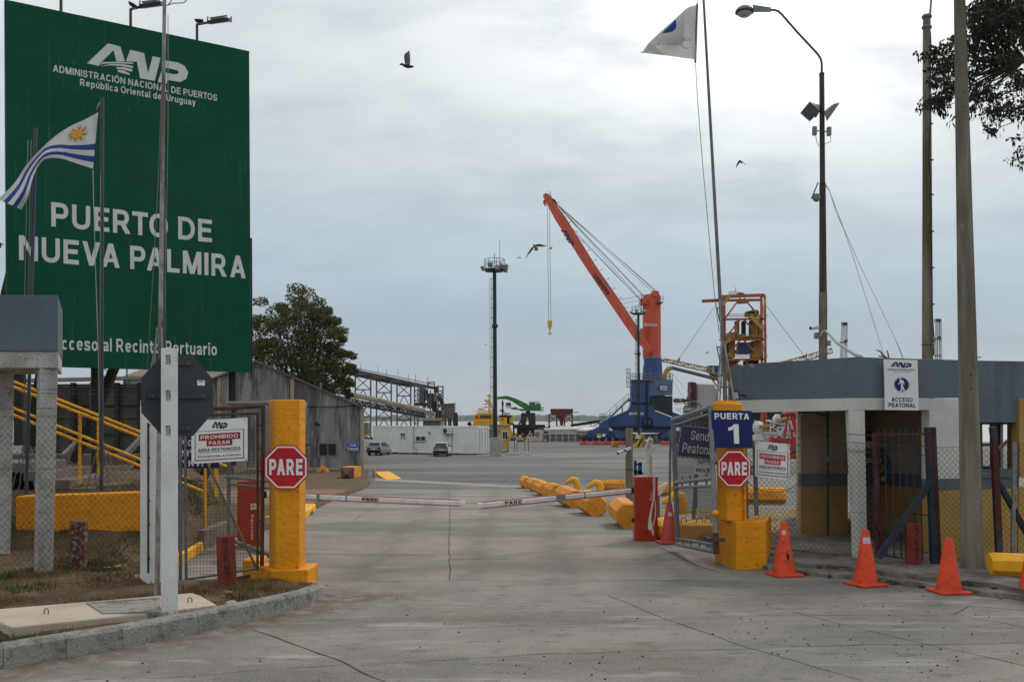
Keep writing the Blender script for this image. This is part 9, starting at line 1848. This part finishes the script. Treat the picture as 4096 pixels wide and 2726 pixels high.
for (px, py) in ((4050, 565), (4075, 610), (4040, 645), (4085, 665), (3930, 330), (3980, 340), (4040, 350), (4010, 380), (3900, 350), (3960, 300), (3950, 495), (4060, 300), (4090, 400), (4050, 470), (3910, 430), (3985, 490)):
 h = at(4150, py - 40, YQ) if py > 540 else min(hub, key=lambda q: (q - at(px, py, YQ)).length); c = at(px, py, YQ + random.uniform(-.3, .3)); pts = limb(tr, h, c, .011, .003, n=4)
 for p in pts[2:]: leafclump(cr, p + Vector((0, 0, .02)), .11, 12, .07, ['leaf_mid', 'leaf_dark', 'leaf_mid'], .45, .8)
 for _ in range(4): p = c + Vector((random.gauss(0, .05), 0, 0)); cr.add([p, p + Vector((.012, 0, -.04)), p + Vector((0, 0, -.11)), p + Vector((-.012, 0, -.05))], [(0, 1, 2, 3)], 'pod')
tr.build('trunk', t); cr.build('crown', t)
# ---- birds
def bird(label, Y, body, wings, tail=None, mm='bird_dark', wm='bird_wing', head=None):
 """body: list of (px,py,half-width px) from tail to beak; wings: outlines in photo pixels with depth offsets"""
 c = at(body[len(body) // 2][0], body[len(body) // 2][1], Y); t = thing('bird', label, 'bird', c, None); s = Y / F
 m = MB(); m.path([at(px, py, Y) for px, py, r in body], [max(.002, r * s) for px, py, r in body], mm, 8)
 if tail: m.sheet([at(px, py, Y) for px, py in tail], (0, .012, 0), mm)
 m.build('body', t)
 for out_, dep in wings:
  m = MB(); n = len(out_); vs = [at(px, py, Y + dep * d) for px, py, d in out_]; m.sheet(vs, (0, .008, .004), wm); m.build('wing', t)
bird('pigeon flying high between the billboard and crane, wing raised', 26, [(1600, 257, 1), (1608, 257, 4), (1618, 263, 6), (1632, 267, 7), (1645, 267, 5.5), (1652, 267, 3.5), (1656, 269, .8)], [([(1620, 260, 0), (1618, 245, .1), (1616, 232, .2), (1618, 216, .3), (1624, 212, .35), (1630, 207, .4), (1637, 202, .45), (1640, 220, .3), (1641, 240, .15), (1640, 262, 0)], -.5), ([(1622, 260, 0), (1619, 238, .3), (1621, 226, .4), (1624, 240, .3), (1627, 260, 0)], .4)], [(1598, 260), (1600, 256), (1607, 252), (1612, 256), (1610, 262)])
bird('large dark hawk gliding left of the crane hook rope', 46, [(2150, 1001, 2), (2144, 992, 5), (2139, 985, 6), (2135, 980, 4), (2132, 978, 2)], [([(2134, 984, 0), (2124, 993, .3), (2114, 1008, .6), (2106, 1024, .9), (2101, 1040, 1.2), (2110, 1022, .9), (2120, 1012, .6), (2134, 994, 0)], -.5), ([(2140, 978, 0), (2160, 976, .4), (2178, 981, .8), (2190, 984, 1.1), (2170, 986, .7), (2145, 986, 0)], .5)], [(2140, 992), (2154, 990), (2150, 1003), (2136, 1001)], 'bird_tan', 'bird_dark')
bird('small yellow-bellied bird flying in front of the hook rope', 24, [(2208, 996, 1), (2203, 993, 3), (2198, 992, 2.5), (2195, 993, 1)], [([(2200, 994, 0), (2192, 998, .3), (2186, 1002, .6), (2197, 996, .2)], -.2), ([(2201, 991, 0), (2206, 986, .3), (2210, 984, .5), (2207, 993, .1)], .2)], [(2204, 993), (2209, 995), (2207, 999)], 'bird_yellow', 'bird_tan')
bird('tiny brown bird with bent wings right of the green light mast', 30, [(2080, 1031, .8), (2077, 1029, 2), (2074, 1028, 1)], [([(2076, 1028, 0), (2072, 1030, .3), (2068, 1036, .6), (2074, 1032, .2)], -.2), ([(2078, 1027, 0), (2083, 1029, .3), (2088, 1034, .6), (2081, 1031, .2)], .2)], None, 'bird_tan', 'bird_tan')
bird('swallow-like bird flying left of the street lamp pole', 22, [(2967, 650, 1), (2962, 646, 4), (2957, 643, 3), (2954, 642, 1)], [([(2958, 643, 0), (2951, 648, .3), (2946, 660, .5), (2945, 673, .7), (2951, 661, .4), (2960, 650, 0)], -.25), ([(2962, 642, 0), (2970, 646, .3), (2978, 653, .5), (2985, 661, .7), (2974, 653, .3), (2963, 648, 0)], .25)], [(2962, 648), (2969, 654), (2965, 656)], 'bird_dark', 'bird_dark')
bird('white gull flying left of the orange loader tower', 60, [(2834, 1413, 1), (2828, 1411, 2.2), (2822, 1408, 1.6), (2819, 1406, .6)], [([(2829, 1410, 0), (2833, 1404, .3), (2836, 1400, .4), (2835, 1411, 0)], .4), ([(2826, 1409, 0), (2832, 1404, .2), (2831, 1411, 0)], -.4)], None, 'bird_white', 'bird_white')
bird('small dark bird low in the sky left of the second light mast', 50, [(2547, 1415, .8), (2540, 1414, 1.8), (2534, 1414, .8)], [([(2538, 1414, 0), (2542, 1411, .2), (2545, 1412, .3), (2542, 1415, 0)], .3)], None, 'bird_dark', 'bird_dark')
bird('tiny dark speck of a bird left of the tall light mast', 60, [(1948, 1380, .6), (1943, 1379, 1.4), (1939, 1378, .6)], [([(1942, 1379, 0), (1945, 1377, .2), (1946, 1379, .3)], .3)], None, 'bird_dark', 'bird_dark')
bird('bird half cut off by the left frame edge beside billboard', 18, [(-12, 970, 4), (0, 974, 3.5), (10, 977, 2.5), (17, 980, .6)], [([(-6, 975, 0), (2, 975, .2), (6, 985, .4), (2, 993, .6), (-4, 985, .3)], -.2), ([(-8, 970, 0), (-2, 966, .2), (2, 972, 0)], .2)], None, 'bird_dark', 'bird_dark')
for px, py, lb, fl in ((537, 24, 'pigeon perched upright on the middle billboard lamp arm', 1), (796, 84, 'pigeon crouching on the right billboard lamp arm', 0)):
 Yb = 19.9 if fl else 20.6; t = thing('bird', lb, 'bird', at(px, py, Yb)); s = Yb / F; m = MB()
 if fl: m.path([at(556, 31, Yb), at(545, 26, Yb), at(535, 23, Yb), at(524, 17, Yb), at(518, 12, Yb), at(516, 7, Yb), at(513, 9, Yb)], [.4 * s, 4 * s, 8 * s, 8 * s, 5 * s, 3.6 * s, .5 * s], 'bird_dark', 10); m.sheet([at(548, 24, Yb), at(566, 31, Yb), at(569, 34, Yb), at(546, 31, Yb)], (0, .03, 0), 'bird_dark')
 else: m.path([at(811, 82, Yb), at(804, 83, Yb), at(795, 84, Yb), at(786, 83, Yb), at(780, 79, Yb), at(777, 81, Yb)], [2 * s, 6 * s, 8 * s, 7 * s, 4 * s, .5 * s], 'bird_dark', 10); m.sheet([at(800, 79, Yb), at(811, 76, Yb), at(813, 88, Yb), at(802, 88, Yb)], (0, .03, 0), 'bird_dark')
 m.build('body', t); m = MB()
 for dx in (-4, 3): m.tube(at(px + dx, py + 4, Yb), at(px + dx + 1, py + 13, Yb), .004, 'ring_red', n=4)
 m.build('legs', t)
# ================================================================== AIR
hzm = bpy.data.materials.new('haze'); hzm.use_nodes = True; t_ = hzm.node_tree; t_.nodes.clear()
ho = t_.nodes.new('ShaderNodeOutputMaterial'); hv = t_.nodes.new('ShaderNodeVolumePrincipled'); hv.inputs['Color'].default_value = (.80, .86, .92, 1); hv.inputs['Density'].default_value = .0001; hv.inputs['Anisotropy'].default_value = .2
t_.links.new(hv.outputs[0], ho.inputs['Volume']); MATS['haze'] = hzm
m = MB(); m.box((0, 2560, 19), (8400, 5400, 53), 'haze'); tag(m.build('haze'), 'thin pale river haze over the whole port', 'haze', kind='stuff')
